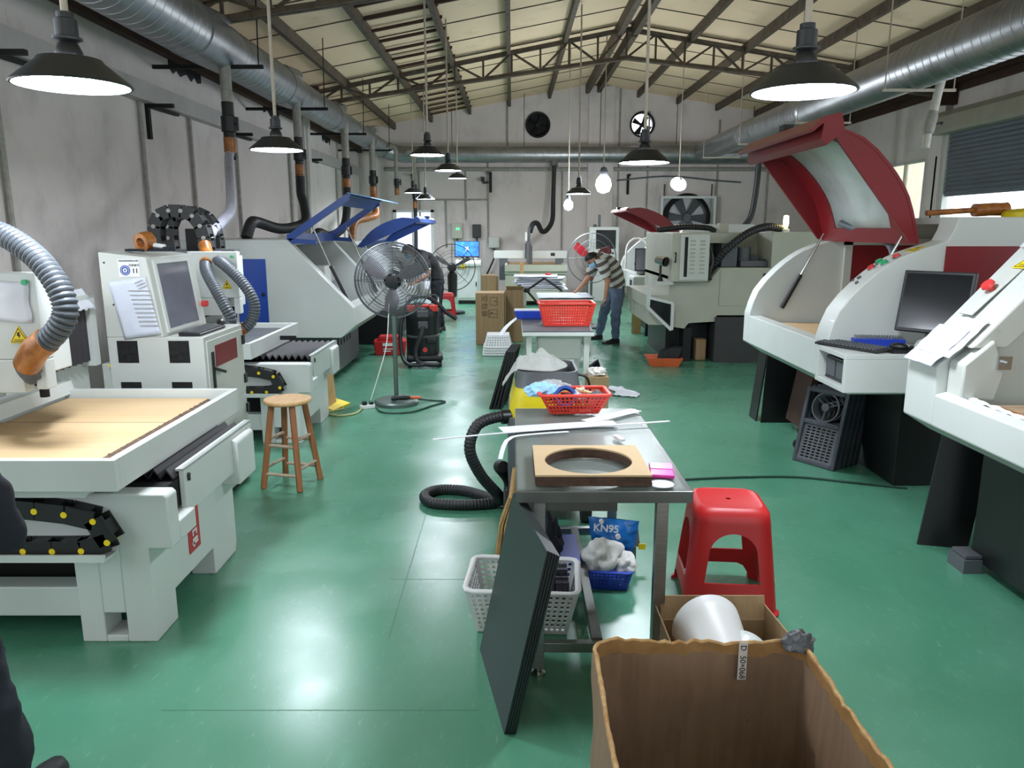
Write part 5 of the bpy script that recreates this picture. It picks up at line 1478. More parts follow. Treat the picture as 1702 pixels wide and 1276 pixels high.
# pink case
t = thing('pink_case', 'bright pink plastic case on the right of the steel table top', 'case', (.575, 2.79, GZ), R(-8), None)
MB().box(-.045, .045, -.075, .075, 0, .014).build('case', M['pink'], t, smooth=0, bevel=.004)
MB().box(-.042, .042, .0, .072, .014, .016).build('flap', mat('pale_pink', (236, 130, 196), .3, var=0), t, smooth=0)
single(MB().cyl((.55, 2.655, GZ), (.55, 2.655, GZ + .001), .045, n=32), 'paper_disc', M['paperw'], 'white round paper disc in front of the pink case', 'paper', (.55, 2.655, GZ), smooth=0)
t = thing('eraser', 'small white eraser with a pale pink band on the steel table', 'eraser', (.475, 3.26, GZ), R(20), None)
MB().box(-.011, .011, -.04, .04, 0, .012).build('body', M['whitepl'], t, smooth=0, bevel=.002)
MB().box(-.0115, .0115, -.01, .02, -.0002, .0125).build('sleeve', mat('sleeve', (214, 190, 190), .6, var=.05), t, smooth=0)
# pale plastic strips
def ribbon(pts, w, th, lb, mt='paperw', name='plastic_strip', lift=0):
    P = spline(pts, .03)
    m = MB()
    rows = []
    for i, p in enumerate(P):
        d = (P[min(i + 1, len(P) - 1)] - P[max(i - 1, 0)]).normalized()
        n_ = Vector((-d.y, d.x, 0)).normalized() * w / 2
        rows.append([p - n_, p + n_, p + n_ + Vector((0, 0, th)), p - n_ + Vector((0, 0, th))])
    vs = [v for r_ in rows for v in r_]
    fs = [(4 * i + q, 4 * i + (q + 1) % 4, 4 * i + 4 + (q + 1) % 4, 4 * i + 4 + q) for i in range(len(rows) - 1) for q in range(4)]
    fs += [(3, 2, 1, 0), tuple(4 * (len(rows) - 1) + q for q in range(4))]
    m.faces(vs, fs)
    c = P[0]
    return single(m, name, M[mt], lb, 'strip', tuple(c), 'white plastic strips on the steel table', smooth=30)
ribbon([(-.05, 3.40, GZ + .004), (.15, 3.46, GZ + .002), (.32, 3.5, GZ + .002), (.5, 3.53, GZ + .002)], .11, .001, 'widest white plastic sheet strip under the red basket on the steel table')
ribbon([(.36, 3.56, GZ + .004), (.5, 3.68, GZ + .004), (.64, 3.8, GZ + .004)], .075, .001, 'white strip running diagonally to the back right corner of the steel table')
ribbon([(-.35, 3.24, GZ + .003), (-.05, 3.34, GZ + .0045), (.3, 3.44, GZ + .005), (.55, 3.50, GZ + .006), (.76, 3.55, GZ + .007)], .016, .003, 'long thin white strip reaching past both sides of the steel table')
ribbon([(-.05, 3.12, GZ - .05), (-.035, 3.19, GZ - .01), (.0, 3.27, GZ + .006), (.12, 3.33, GZ + .005), (.26, 3.37, GZ + .004)], .02, .002, 'curled narrow white strip hanging at the left edge of the steel table')

# ---------------------------------------------------------------- plastic baskets
def basket(name, loc, rz, wb, db, wt, dt, h, mt, lb, nu=14, nv=6, grp=None, rim=.012, hole=.62, plain_bottom=False):
    t = thing(name, lb, 'basket', loc, rz, grp)
    B = [(-wb / 2, -db / 2, .004), (wb / 2, -db / 2, .004), (wb / 2, db / 2, .004), (-wb / 2, db / 2, .004)]
    T_ = [(-wt / 2, -dt / 2, h), (wt / 2, -dt / 2, h), (wt / 2, dt / 2, h), (-wt / 2, dt / 2, h)]
    m = MB()
    for i in range(4):
        j = (i + 1) % 4
        n_ = nu if i % 2 == 0 else max(3, int(nu * db / wb))
        Bl = [Vector(B[i]), Vector(B[j])]; Tl = [Vector(T_[i]), Vector(T_[j])]
        m.lattice(Bl[0], Bl[1], Tl[1], Tl[0], n_, nv, hole, hole)
    if plain_bottom: m.faces(B, [(0, 1, 2, 3)])
    else: m.lattice(B[0], B[1], B[2], B[3], nu, max(3, int(nu * db / wb)), .5, .5)
    m.build('mesh_body', M[mt], t, smooth=0, solid=.004)
    rr = [Vector(p) for p in T_]
    P = []
    for i in range(4):
        a, b, c = rr[i - 1], rr[i], rr[(i + 1) % 4]
        r_ = min(wt, dt) * .1
        P += [b + (a - b).normalized() * r_, b + ((a - b).normalized() + (c - b).normalized()) * r_ * .3, b + (c - b).normalized() * r_]
    m = MB(); m.tube(P, rim, 8, closed=True)
    for v in m.bm.verts: v.co.z = h + (v.co.z - h) * .6
    m.build('rim', M[mt], t)
    return t
b1 = basket('plastic_basket', (.31, 3.77, GZ + .004), R(3), .24, .13, .35, .21, .105, 'redbasket', 'small red basket full of odds and ends on the steel table', 15, 5, 'red plastic baskets')
crumple('face_mask', (.15, 3.78, GZ + .085), (.085, .045, .04), 'mask', 'crumpled light blue face mask hanging over the left of the small red basket', 'mask', 5)
o = MB().lathe([(.04, -.02), (.055, -.02), (.055, .02), (.04, .02), (.04, -.02)], n=28, M=Matrix.Rotation(R(62), 4, 'X')).build('tape_roll', M['bluedk'], None)
o.location = (.27, 3.745, GZ + .085); tag(o, 'dark blue tape roll lying in the small red basket', 'tape')
o = MB().lathe([(.028, -.015), (.04, -.015), (.04, .015), (.028, .015), (.028, -.015)], n=24, M=Matrix.Rotation(R(40), 4, 'Y')).build('tape_roll', M['clear'], None)
o.location = (.345, 3.75, GZ + .085); tag(o, 'clear tape roll beside the dark blue roll in the red basket', 'tape')
o = single(MB().box(-.06, .06, -.02, .02, -.004, .004, Matrix.Rotation(R(14), 4, 'Y') @ Matrix.Rotation(R(-10), 4, 'Z')), 'wood_strip', M['woodlight'], 'short pale wooden strip lying across the small red basket', 'strip', (0, 0, 0), smooth=0); o.location = (.385, 3.8, GZ + .1)
o = single(MB().box(-.035, .035, -.03, .03, -.002, .002, Matrix.Rotation(R(-20), 4, 'Y')), 'label_card', M['pipe_white'], 'small pinkish card sticking up in the small red basket', 'card', (0, 0, 0), smooth=0); o.location = (.34, 3.82, GZ + .105)
crumple('scrap', (.43, 3.77, GZ + .07), (.035, .03, .025), 'greyplast', 'small grey scrap in the right end of the red basket', 'scrap', 8, n=20)
crumple('scrap', (.3, 3.8, GZ + .045), (.1, .055, .03), 'blackmat', 'dark clutter at the bottom of the small red basket', 'scrap', 9, n=24)
crumple('plastic_wrap', (.2, 3.83, GZ + .1), (.09, .04, .035), 'clear', 'crinkled clear film heaped behind the blue mask in the red basket', 'film', 12)

# stack of black boards leaning on the left of the table
for k in range(5):
    d = .0085 * k
    p = [Vector(v) for v in ((-.125, 2.81, .001), (-.02, 2.28, .001), (.115, 2.2, .70), (.01, 2.73, .70))]
    off = Vector((d, .004 * ((k * 7) % 3), -.012 * k if k else 0))
    n_ = (p[1] - p[0]).cross(p[3] - p[0]).normalized() * .0065
    q = [v + Vector((d, 0, 0)) for v in p]
    q[2] += Vector((0, 0, -.004 * k)); q[3] += Vector((0, 0, -.004 * k))
    single(MB().hexa(q + [v + n_ for v in q]), 'black_board', M['board'], ['outermost black board of the stack leaning on the steel table', 'second black board of the leaning stack, behind the outermost', 'middle black board of the stack leaning on the steel table', 'fourth black board of the leaning stack, near the table leg', 'innermost black board of the leaning stack, touching the table leg'][k], 'board', tuple(p[0] + Vector((d, 0, 0))), 'black boards leaning on the steel table', smooth=0)
# white basket under the table with black parts
b2 = basket('plastic_basket', (.05, 3.06, 0), R(-4), .38, .25, .47, .34, .21, 'whitepl', 'white plastic basket on the floor behind the leaning black boards', 16, 8, None, .014, .55)
pp = None
n_ = 0
M['plateg'] = mat('slate_plate', (58, 58, 68), .5, var=.15, scale=20)
ordw = ['first', 'second', 'third', 'fourth', 'fifth', 'sixth', 'seventh', 'eighth']
for g_ in range(4):
    for r_ in range(8):
        x, y = .126 + (g_ % 2) * .064 + r_ * .0074, (3.13, 3.03)[g_ // 2]
        lb = '%s dark upright plate from the left in the %s pack inside the white basket' % (ordw[r_], ('rear left', 'rear right', 'front left', 'front right')[g_])
        if pp is None:
            pp = thing('slotted_plate', lb, 'plate', (x, y, .085), 0, 'dark slotted plates in the white basket')
            MB().box(-.0026, .0026, -.042, .042, 0, .12).box(-.0026, .0026, -.035, -.02, .12, .13).box(-.0026, .0026, .02, .035, .12, .13).build('plate', M['plateg'], pp, smooth=0)
        else:
            dup(pp, (x, y, (.085, .07)[g_ // 2]), label=lb)
single(MB().box(.09, .235, 2.98, 3.17, .01, .044), 'foam_block', M['blackmat'], 'black block under the slotted plates in the white basket', 'block', (.165, 3.06, .01), smooth=0)
# blue basket with gloves and mask bag
b3 = basket('plastic_basket', (.465, 3.42, 0), R(-6), .17, .18, .22, .23, .1, 'bluepl', 'small blue basket on the floor under the steel table', 10, 5, None, .01, .6)
def folded(name, c, r, mt, lb, cat, seed):
    m = MB(); m.ball((0, 0, 0), r, 72, None, .22, 1.6, seed)
    for v in m.bm.verts:
        d = v.co.copy()
        f = math.sin(d.x * 45 + d.z * 18 + 7 * noise.noise(d * 11)) * .008 - .016 * abs(noise.noise(d * 8 + Vector((seed, 0, 0)))) + .004 * noise.noise(d * 40)
        v.co += d.normalized() * f
        if v.co.z < -r[2] * .6: v.co.z = -r[2] * .6
    o = m.build(name, M[mt], None)
    o.location = (c[0], c[1], c[2] + r[2] * .6)
    return tag(o, lb, cat)
folded('glove', (.43, 3.38, .09), (.1, .075, .095), 'cloth', 'white cotton glove heaped on the small blue basket', 'glove', 4)
folded('rag', (.54, 3.36, .085), (.06, .06, .06), 'cloth', 'small white rag spilling over the right of the blue basket', 'rag', 6)
t = thing('mask_bag', 'shiny blue foil bag of respirator masks standing behind the white glove', 'bag', (.49, 3.52, .12))
def bagf(u, v):
    x = .385 + .235 * u - .02 * (1 - v) * (u - .5) * 2
    bul = math.sin(PI * u) * math.sin(PI * min(1, v * .92 + .04))
    return x, v, bul
Wv = lambda u, v: .008 * noise.noise(Vector((u * 6, v * 6, 2)))
def bf(s_):
    def f(u, v):
        x, _, b = bagf(u, v)
        return (x + .02 * v * (u - .3), 3.53 + .03 * v - s_ * .035 * b + Wv(u, v), .09 + .185 * v - .025 * v * (u - .2))
    return f
m = MB(); m.sheet(bf(1), 24, 20); m.sheet(bf(-1), 24, 20)
m.build('foil', M['bag'], t, smooth=60, weld=True)
text('KN95', .052, M['whitepl'], t, MX((.462, 3.503, .238), (1, 0, -.1), (.06, .05, 1)), bold=.001)
MB().cyl((.44, 3.53, .268), (.44, 3.515, .268), .011, n=18).build('printed_spot', M['whitepl'], t)
MB().cyl((.52, 3.5, .2), (.52, 3.49, .2), .013, n=18).build('printed_spot', M['whitepl'], t)
t = thing('taped_card', 'grey card with yellow tape corners behind the blue mask bag', 'card', (.63, 3.6, 0))
MB().hexa([(.58, 3.62, .1), (.65, 3.6, .1), (.65, 3.604, .1), (.58, 3.624, .1), (.6, 3.64, .2), (.64, 3.63, .2), (.64, 3.634, .2), (.6, 3.644, .2)]).box(.61, .63, 3.6, 3.62, 0, .1).build('card', M['greyplast'], t, smooth=0)
MB().box(.64, .675, 3.59, 3.594, .09, .12).box(.59, .62, 3.63, 3.634, .18, .215).build('yellow_tape', M['sign'], t, smooth=0)
crumple('plastic_bag', (.175, 3.5, .005), (.075, .12, .2), 'navy', 'dark glossy plastic bag standing under the middle of the steel table', 'bag', 15, .25)
o = single(MB().hexa([(.24, 3.3, .0), (.31, 3.3, 0), (.31, 3.6, 0), (.24, 3.6, 0), (.23, 3.28, .16), (.32, 3.28, .16), (.32, 3.62, .16), (.23, 3.62, .16)]), 'plastic_tray', M['bluepl'], 'blue plastic tray on edge between the white basket and the central rail', 'tray', (.27, 3.45, 0), smooth=0)
t = thing('straw_broom', 'brown straw broom head standing behind the leaning black boards', 'broom', (-.06, 3.35, 0))
m = MB()
for k in range(160):
    a, b = random.uniform(-.03, .045), random.uniform(-.06, .06)
    m.tube([(.0 + a * .5, 3.34 + b * .5, .46), (-.035 + a * .8, 3.34 + b * .8, .34), (-.055 + a, 3.34 + b * 1.2, .16 + random.uniform(-.04, .03))], .0022, 4, caps=False)
m.build('bristles', M['straw'], t)
MB().cyl((.0, 3.34, .44), (.02, 3.34, .6), .018).build('handle', M['woodlight'], t)
# ---------------------------------------------------------------- big cardboard box with torn rim
t = thing('cardboard_box', 'large open cardboard box with torn rim in the front right', 'box', (.55, 1.6, 0))
def boxrim(u):
    """rounded rectangle, u 0..1"""
    x0, x1, y0, y1, r = .236, .848, .95, 2.03, .07
    pts = []
    for cx_, cy_, a0 in ((x1 - r * .4, y1 - r * .4, 0), (x0 + r, y1 - r, 90), (x0 + r, y0 + r, 180), (x1 - r, y0 + r, 270)):
        rr = r * .4 if a0 == 0 else r
        for k in range(7): pts.append(Vector((cx_ + rr * math.cos(R(a0 + 15 * k)), cy_ + rr * math.sin(R(a0 + 15 * k)), 0)))
    pts.append(pts[0])
    return pts
BR = even(boxrim(0), .022)
def rimz(p, i): return .494 + .02 * noise.noise(Vector((p.x * 9, p.y * 9, 1))) + .008 * noise.noise(Vector((p.x * 40, p.y * 40, 4)))
m = MB()
rows = []
NZ = 14
for i, p in enumerate(BR):
    zt = rimz(p, i)
    rows.append([m.bm.verts.new((p.x + (.012 * noise.noise(Vector((p.x * 5, p.y * 5, k / NZ * 3)))) + .03 * (k / NZ - 1) * (1 if p.x > .6 and False else 0), p.y + .012 * noise.noise(Vector((p.x * 5, p.y * 5, 7 + k / NZ * 3))), .003 + (zt - .003) * k / NZ)) for k in range(NZ + 1)])
for i in range(len(rows)):
    A, B = rows[i], rows[(i + 1) % len(rows)]
    for k in range(NZ): m.bm.faces.new((A[k], B[k], B[k + 1], A[k + 1]))
TOP = [r_[-1].co.copy() for r_ in rows]
bot = [r_[0] for r_ in rows]
m.bm.faces.new(bot)
m.build('wall', M['cardin'], t, smooth=40, solid=.008)
m = MB(); m.tube([p + Vector((0, 0, .004 * noise.noise(p * 60))) for p in TOP], [.0065 + .003 * noise.noise(p * 45) for p in TOP], 6, closed=True); m.build('torn_rim', M['cardedge'], t, smooth=20)
# strip of brown tape just below the rim, inside
m = MB()
ctr = Vector((.53, 1.5, 0))
for i in range(len(TOP)):
    a, b = TOP[i], TOP[(i + 1) % len(TOP)]
    ia, ib = (ctr - a), (ctr - b)
    ia.z = ib.z = 0
    a2, b2 = a + ia.normalized() * .007, b + ib.normalized() * .007
    h = .04 + .012 * noise.noise(Vector((a.x * 14, a.y * 14, 9)))
    h2 = .04 + .012 * noise.noise(Vector((b.x * 14, b.y * 14, 9)))
    m.faces([a2, b2, b2 - Vector((0, 0, h2)), a2 - Vector((0, 0, h))], [(0, 1, 2, 3)])
m.build('rim_tape', M['tape2'], t, smooth=0, weld=True)
crease = MB()
yb = 2.008
MB().box(.66, .685, yb - .004, yb - .002, .385, .505).build('written_strip', M['pipe_white'], t, smooth=0)
ws = t.children[-1]
text('50×068', .024, M['ink'], ws, MX((.6725, yb - .0045, .425), (0, 0, -1), (1, 0, 0)))
text('D', .024, M['ink'], ws, MX((.6725, yb - .0045, .487), (0, 0, -1), (1, 0, 0)))
crumple('tape_wad', (.83, 2.0, .485), (.045, .03, .035), 'greyplast', 'dark crumpled tape wad on the back right corner of the big cardboard box', 'tape', 22, n=28)
# small box behind with curled white acrylic
t = thing('cardboard_box', 'small cardboard box with open flaps behind the large one', 'box', (.75, 2.62, 0))
m = MB()
x0, x1, y0, y1, h = .56, .955, 2.3, 2.62, .24
for a in ((x0, x0 + .006, y0, y1), (x1 - .006, x1, y0, y1), (x0 + .006, x1 - .006, y0, y0 + .006), (x0 + .006, x1 - .006, y1 - .006, y1)): m.box(a[0], a[1], a[2], a[3], .0, h)
m.box(x0, x1, y0, y1, 0, .005)
m.build('wall', M['card'], t, smooth=0)
MB().hexa([(x0, y0, h), (x0 + .005, y0, h), (x0 + .005, y1, h), (x0, y1, h), (x0 - .025, y0 - .01, h + .07), (x0 - .02, y0 - .01, h + .07), (x0 - .02, y1, h + .06), (x0 - .025, y1, h + .06)]).build('flap', M['cardin'], t, smooth=0)
MB().hexa([(x1 - .005, y0, h), (x1, y0, h), (x1, y1, h), (x1 - .005, y1, h), (x1 - .01, y0 - .01, h + .09), (x1 - .005, y0 - .01, h + .09), (x1 - .005, y1, h + .06), (x1 - .01, y1, h + .06)]).build('flap', M['card'], t, smooth=0)
MB().hexa([(x0, y1 - .005, h), (x1, y1 - .005, h), (x1, y1, h), (x0, y1, h), (x0, y1 + .03, h + .08), (x1, y1 + .03, h + .08), (x1, y1 + .035, h + .08), (x0, y1 + .035, h + .08)]).build('flap', M['card'], t, smooth=0)
def curl(c, r, a0, a1, L, lb, mt, tilt, k0=.72, dz=.07):
    Q = Matrix.Translation(c) @ Matrix.Rotation(tilt, 4, 'Z')
    o = MB().sheet(lambda u, v: Q @ Vector((r * (k0 + (1 - k0) * v) * math.cos(a0 + (a1 - a0) * u), -L / 2 + L * v, -dz * (1 - v) + r * (k0 + (1 - k0) * v) * math.sin(a0 + (a1 - a0) * u))), 28, 6).build('acrylic_sheet', M[mt], None, off=c, solid=.003)
    o.location = c
    return tag(o, lb, 'sheet', 'curled white acrylic sheets')
curl((.735, 2.45, .235), .13, R(-10), R(190), .24, 'large curled white acrylic sheet rising out of the small cardboard box', 'whitepl', R(8))
curl((.8, 2.4, .2), .085, R(10), R(170), .12, 'smaller curled acrylic sheet in front of the large curled one', 'acrylic', R(-30), .9, .02)

def rrect(w, d, z, r=.08, n=6, c=(.205, 4.45)):
    P = []
    for sx_, sy_, a0 in ((1, 1, 0), (-1, 1, 90), (-1, -1, 180), (1, -1, 270)):
        for k in range(n + 1):
            a = R(a0 + 90 * k / n)
            P.append((c[0] + sx_ * (w / 2 - r) + r * math.cos(a), c[1] + sy_ * (d / 2 - r) + r * math.sin(a), z))
    return P
def loft(sec, cap0=True, cap1=True):
    m = MB()
    rr = [[m.bm.verts.new(p) for p in s_] for s_ in sec]
    n = len(rr[0])
    for A, B in zip(rr, rr[1:]):
        for i in range(n): m.bm.faces.new((A[i], A[(i + 1) % n], B[(i + 1) % n], B[i]))
    if cap0: m.bm.faces.new(rr[0][::-1])
    if cap1: m.bm.faces.new(rr[-1])
    return m
# ---------------------------------------------------------------- red stools
def red_stool(loc, rz, lb, first=[None]):
    if first[0]: return dup(first[0], loc, rz, label=lb)
    t = thing('plastic_stool', lb, 'stool', loc, rz, 'red plastic stools')
    first[0] = t
    n = 64
    def ring(r, z, p):
        out = []
        for i in range(n):
            q = 2 * PI * i / n
            k = r / ((abs(math.cos(q)) ** p + abs(math.sin(q)) ** p) ** (1 / p))
            out.append((k * math.cos(q), k * math.sin(q), z))
        return out
    outer = loft([ring(.224, 0, 6), ring(.224, .012, 6), ring(.212, .02, 6), ring(.2, .14, 6), ring(.178, .34, 6), ring(.17, .42, 5.5), ring(.165, .452, 5.5), ring(.152, .472, 5), ring(.135, .48, 5), ring(.128, .476, 5)]).build('stool_shell', M['redpl'])
    cuts = [loft([ring(.214, -.05, 6), ring(.2, .02, 6), ring(.19, .14, 6), ring(.168, .34, 6), ring(.158, .43, 5.5), ring(.135, .464, 5)]).build('cut', M['redpl']),
            MB().cyl((0, 0, .4), (0, 0, .6), .012, n=20).build('cut', M['redpl'])]
    arch = [(-.122, .15), (.122, .15)] + [(.105 * math.cos(PI * i / 16), .275 + .1 * math.sin(PI * i / 16)) for i in range(17)]
    low = [(-.16, -.02), (.16, -.02), (.152, .03), (.13, .065), (.1, .078), (-.1, .078), (-.13, .065), (-.152, .03)]
    for ax in 'XY':
        for pf in (arch, low): cuts.append(MB().prism(pf, ax, -.4, .4).build('cut', M['redpl'], smooth=0))
    for c_ in cuts:
        bo = outer.modifiers.new('h', 'BOOLEAN'); bo.object = c_; bo.operation = 'DIFFERENCE'
    me = bpy.data.meshes.new_from_object(outer.evaluated_get(bpy.context.evaluated_depsgraph_get()))
    for c_ in cuts + [outer]: bpy.data.objects.remove(c_)
    bm = bmesh.new(); bm.from_mesh(me)
    for co, no in (((0, 0, .41), (0, 0, 1)), ((0, 0, 0), (1, 0, 0)), ((0, 0, 0), (0, 1, 0))):
        lowf = [f for f in bm.faces if f.calc_center_median().z < .41 or no[2]]
        es = {e for f in lowf for e in f.edges}; vs_ = {v for f in lowf for v in f.verts}
        bmesh.ops.bisect_plane(bm, geom=list(vs_) + list(es) + lowf, plane_co=co, plane_no=no)
    bm.to_mesh(me); bm.free()
    def region(c):
        return 'seat' if c.z > .41 else ('leg', c.x > 0, c.y > 0)
    for rg in ['seat'] + [('leg', i, j) for i in (False, True) for j in (False, True)]:
        bm = bmesh.new(); bm.from_mesh(me)
        bmesh.ops.delete(bm, geom=[f for f in bm.faces if region(f.calc_center_median()) != rg], context='FACES')
        m2 = bpy.data.meshes.new('stool_part'); bm.to_mesh(m2); bm.free(); m2.materials.clear()
        link('seat' if rg == 'seat' else 'leg', m2, M['redpl'], t, 35)
    return t
red_stool((.985, 3.28, 0), R(-5), 'large red plastic stool beside the steel table')
red_stool((-1.28, 14.55, 0), R(6), 'distant red plastic stool near the black pedestal fan and the white computer cabinet')
# wooden stool
t = thing('wooden_stool', 'round wooden bar stool with four legs on the left of the aisle', 'stool', (-1.475, 4.86, 0), R(-10), None)
MB().lathe([(0, .56), (.14, .56), (.152, .568), (.155, .578), (.15, .588), (.0, .59)], n=40).build('seat', M['woodlight'], t, smooth=35)
LG = []
for k in range(4):
    a = k * PI / 2 + R(40)
    c_, s_ = math.cos(a), math.sin(a)
    p0, p1 = Vector((.19 * c_, .19 * s_, 0)), Vector((.105 * c_, .105 * s_, .565))
    LG.append((p0, p1))
    MB().bar(p0, p1, .036, .036, (c_, s_, 0)).build('leg', M['woodleg'], t, smooth=0, bevel=.006)
for k in range(4):
    a, b = LG[k], LG[(k + 1) % 4]
    for z in ((.14, .33) if k % 2 else (.1, .29)):
        f = z / .565
        MB().cyl(a[0].lerp(a[1], f), b[0].lerp(b[1], f), .011, n=10).build('rung', M['woodgrey'], t)

# ---------------------------------------------------------------- fans
def ped_fan(loc, rz, r, hz, lb, wm, pm, rings, spokes, tilt=0, base_r=.215, bladem='steelbr', bw=1):
    t = thing('pedestal_fan', lb, 'fan', loc, rz, 'pedestal fans')
    MB().lathe([(0, 0), (base_r, 0), (base_r, .03), (base_r * .93, .045), (.05, .055), (.03, .08), (0, .08)], n=40).build('base', M[pm], t, smooth=35)
    MB().cyl((0, 0, .06), (0, 0, hz - .08), .022, n=14).build('pole', M[pm], t)
    Q = Matrix.Translation((0, -.03, hz)) @ Matrix.Rotation(R(90 + tilt), 4, 'X')
    MB().lathe([(0, -.26), (.06, -.25), (.085, -.2), (.09, -.08), (.06, -.06), (0, -.06)], n=20, M=Q).build('motor', M['plblack'], t, smooth=40)
    MB().cyl((0, .08, hz - .12), (0, .1, hz), .03).build('yoke', M['plblack'], t)
    def cage(z0, bulge, nr):
        m = MB()
        for k in range(nr):
            rr = r * (.2 + .8 * (k + 1) / nr)
            z = z0 + bulge * (1 - (rr / r) ** 2)
            m.tube([Q @ Vector((rr * math.cos(2 * PI * i / 48), rr * math.sin(2 * PI * i / 48), z)) for i in range(48)], .0032 if k < nr - 1 else .007, 5, closed=True)
        for s_ in range(spokes):
            a = 2 * PI * s_ / spokes
            m.tube([Q @ Vector((rr * math.cos(a), rr * math.sin(a), z0 + bulge * (1 - (rr / r) ** 2) - .004)) for rr in (r * .12, r * .4, r * .7, r)], .0035, 5)
        return m
    cage(.0, .1, rings).build('front_guard', M[wm], t, smooth=60)
    cage(-.03, -.1, max(2, rings // 2)).build('rear_guard', M[wm], t, smooth=60)
    MB().lathe([(0, .11), (r * .16, .1), (r * .17, .09), (0, .085)], n=24, M=Q).build('badge', M['plblack'], t)
    m = MB()
    for k in range(3):
        a = 2 * PI * k / 3 + .5
        T_ = Q @ Matrix.Rotation(a, 4, 'Z') @ Matrix.Rotation(R(28), 4, 'X')
        pts = [(x_, y_ * bw) for x_, y_ in [(r * .16, -r * .07), (r * .5, -r * .24), (r * .84, -r * .27), (r * .88, r * .08), (r * .5, r * .2), (r * .16, r * .07)]]
        m.prism(pts, 'Z', -.002, .002, T_)
    m.build('blades', M[bladem], t, smooth=0)
    MB().cyl(Q @ Vector((0, 0, -.05)), Q @ Vector((0, 0, .04)), r * .17).build('hub', M['plblack'], t)
    return t
M['fan_green'] = mat('greenish_pole', (92, 108, 102), .4, .4, var=.1)
ped_fan((-1.13, 7.24, 0), R(6), .355, 1.2, 'large wire cage pedestal fan on a round green base in the aisle', 'wire', 'fan_green', 20, 8, 4, bladem='blade')
ped_fan((-1.2, 15.35, 0), R(10), .46, .92, 'black pedestal fan far down the aisle beside the white computer cabinet', 'plblack', 'black', 3, 8, 0, .25, 'greyplast', .45)
MB().tube([(0, .0, .3), (0, 0, .36), (0, 0, .78), (0, 0, .84)], [.03, .09, .1, .05], 14).build('motor_cover', M['plblack'], bpy.data.objects['pedestal_fan.001'])
ped_fan((1.36, 13.1, 0), R(8), .42, 1.19, 'pedestal fan behind the striped worker with a red brown blade', 'wire', 'greyplast', 3, 4, 0, .25, 'red')
t = thing('power_strip', 'white and black power strip on the floor beside the green fan base', 'power strip', (-1.38, 7.05, 0), R(25), None)
MB().box(-.07, .07, -.028, .028, 0, .035).build('body', M['whitepl'], t, smooth=0, bevel=.005)
MB().box(-.05, -.01, -.022, .022, .035, .07).box(.02, .055, -.02, .02, .035, .06).build('plug', M['black'], t, smooth=0, bevel=.004)
m = MB(); m.tube(spline([(-1.42, 7.03, .012), (-1.45, 6.8, .01), (-1.6, 6.72, .01), (-1.72, 6.85, .01), (-1.6, 7.0, .01), (-1.75, 7.05, .01), (-2.0, 6.9, .01), (-1.9, 6.72, .01), (-2.1, 6.65, .01), (-2.3, 6.9, .01)], .03), .009, 6)
o = m.build('floor_cable', M['yellow_cable'], None, off=(-1.6, 6.9, 0)); o.location = (-1.6, 6.9, 0); tag(o, 'looping yellow-green cable on the floor left of the power strip', 'cable')
m = MB(); m.tube(spline([(-1.3, 7.06, .012), (-1.2, 6.85, .01), (-.95, 6.85, .01), (-.78, 7.1, .01), (-.66, 7.3, .01), (-.8, 7.35, .01), (-.9, 7.3, .03), (-1.02, 7.2, .07), (-1.1, 7.15, .075)], .03), .009, 6)
o = m.build('floor_cable', M['green_cable'], None, off=(-.95, 7, 0)); o.location = (-.95, 7, 0); tag(o, 'dark cable looping around the green fan base', 'cable')
m = MB(); m.tube(spline([(-1.17, 7.22, .98), (-1.2, 7.18, .6), (-1.28, 7.12, .3), (-1.35, 7.07, .08)], .04), .005, 6)
o = m.build('fan_cable', M['whitepl'], None, off=(-1.35, 7.07, 0)); o.location = (-1.35, 7.07, 0); tag(o, 'thin white cord from the large cage fan down to the power strip', 'cable')
t = thing('hand_drill', 'black tool lying on the green fan base', 'tool', (-1.05, 7.13, .05))
MB().tube([(-1.16, 7.1, .085), (-1.02, 7.12, .09), (-.98, 7.13, .088)], [.022, .026, .015], 10).build('body', M['plblack'], t)
MB().tube([(-.98, 7.13, .088), (-.88, 7.14, .085)], .014, 10).build('sleeve', M['orange'], t)
# boards by the rear router
leaning('wood_board', (-1.8, 6.72, 0), (-1.72, 7.12, 0), (-.02, 0, 0), .42, .03, 'pale plywood board standing against the rear router, beside the yellow cable', 'woodlight')
leaning('striped_board', (-1.68, 6.9, 0), (-1.58, 7.2, 0), (-.16, .02, 0), .05, .02, 'low yellow edged strip leaning at the foot of the pale board', 'sign')

# ---------------------------------------------------------------- vacuum cleaners
t = thing('vacuum_cleaner', 'black drum vacuum cleaner with orange red top clips by the left machines', 'vacuum', (-1.12, 9.45, 0), R(8), None)
MB().lathe([(0, .12), (.2, .12), (.205, .16), (.205, .58), (.21, .6), (.21, .66), (.2, .7), (.15, .76), (.1, .78), (0, .785)], n=36).build('drum', M['plblack'], t, smooth=35)
MB().lathe([(.207, .36), (.212, .37), (.212, .385), (.207, .39), (.207, .36)], n=36).build('band', M['greyplast'], t)
MB().box(-.21, .24, -.24, .2, .07, .15).build('trolley', M['plblack'], t, smooth=0, bevel=.03)
for x, y in ((-.17, -.2), (.2, -.2), (-.17, .16), (.2, .16)): MB().cyl((x - .02, y, .035), (x + .02, y, .035), .035).build('wheel', M['rubber'], t)
MB().box(-.19, -.08, -.16, -.06, .68, .76).box(.08, .19, -.16, -.06, .68, .76).box(-.08, .08, -.17, -.1, .735, .77).build('clip', M['redbasket'], t, smooth=0, bevel=.012)
MB().box(-.07, .07, -.215, -.19, .62, .7).box(-.06, .06, -.222, -.2, .48, .57).build('inlet', M['greyplast'], t, smooth=0, bevel=.008)
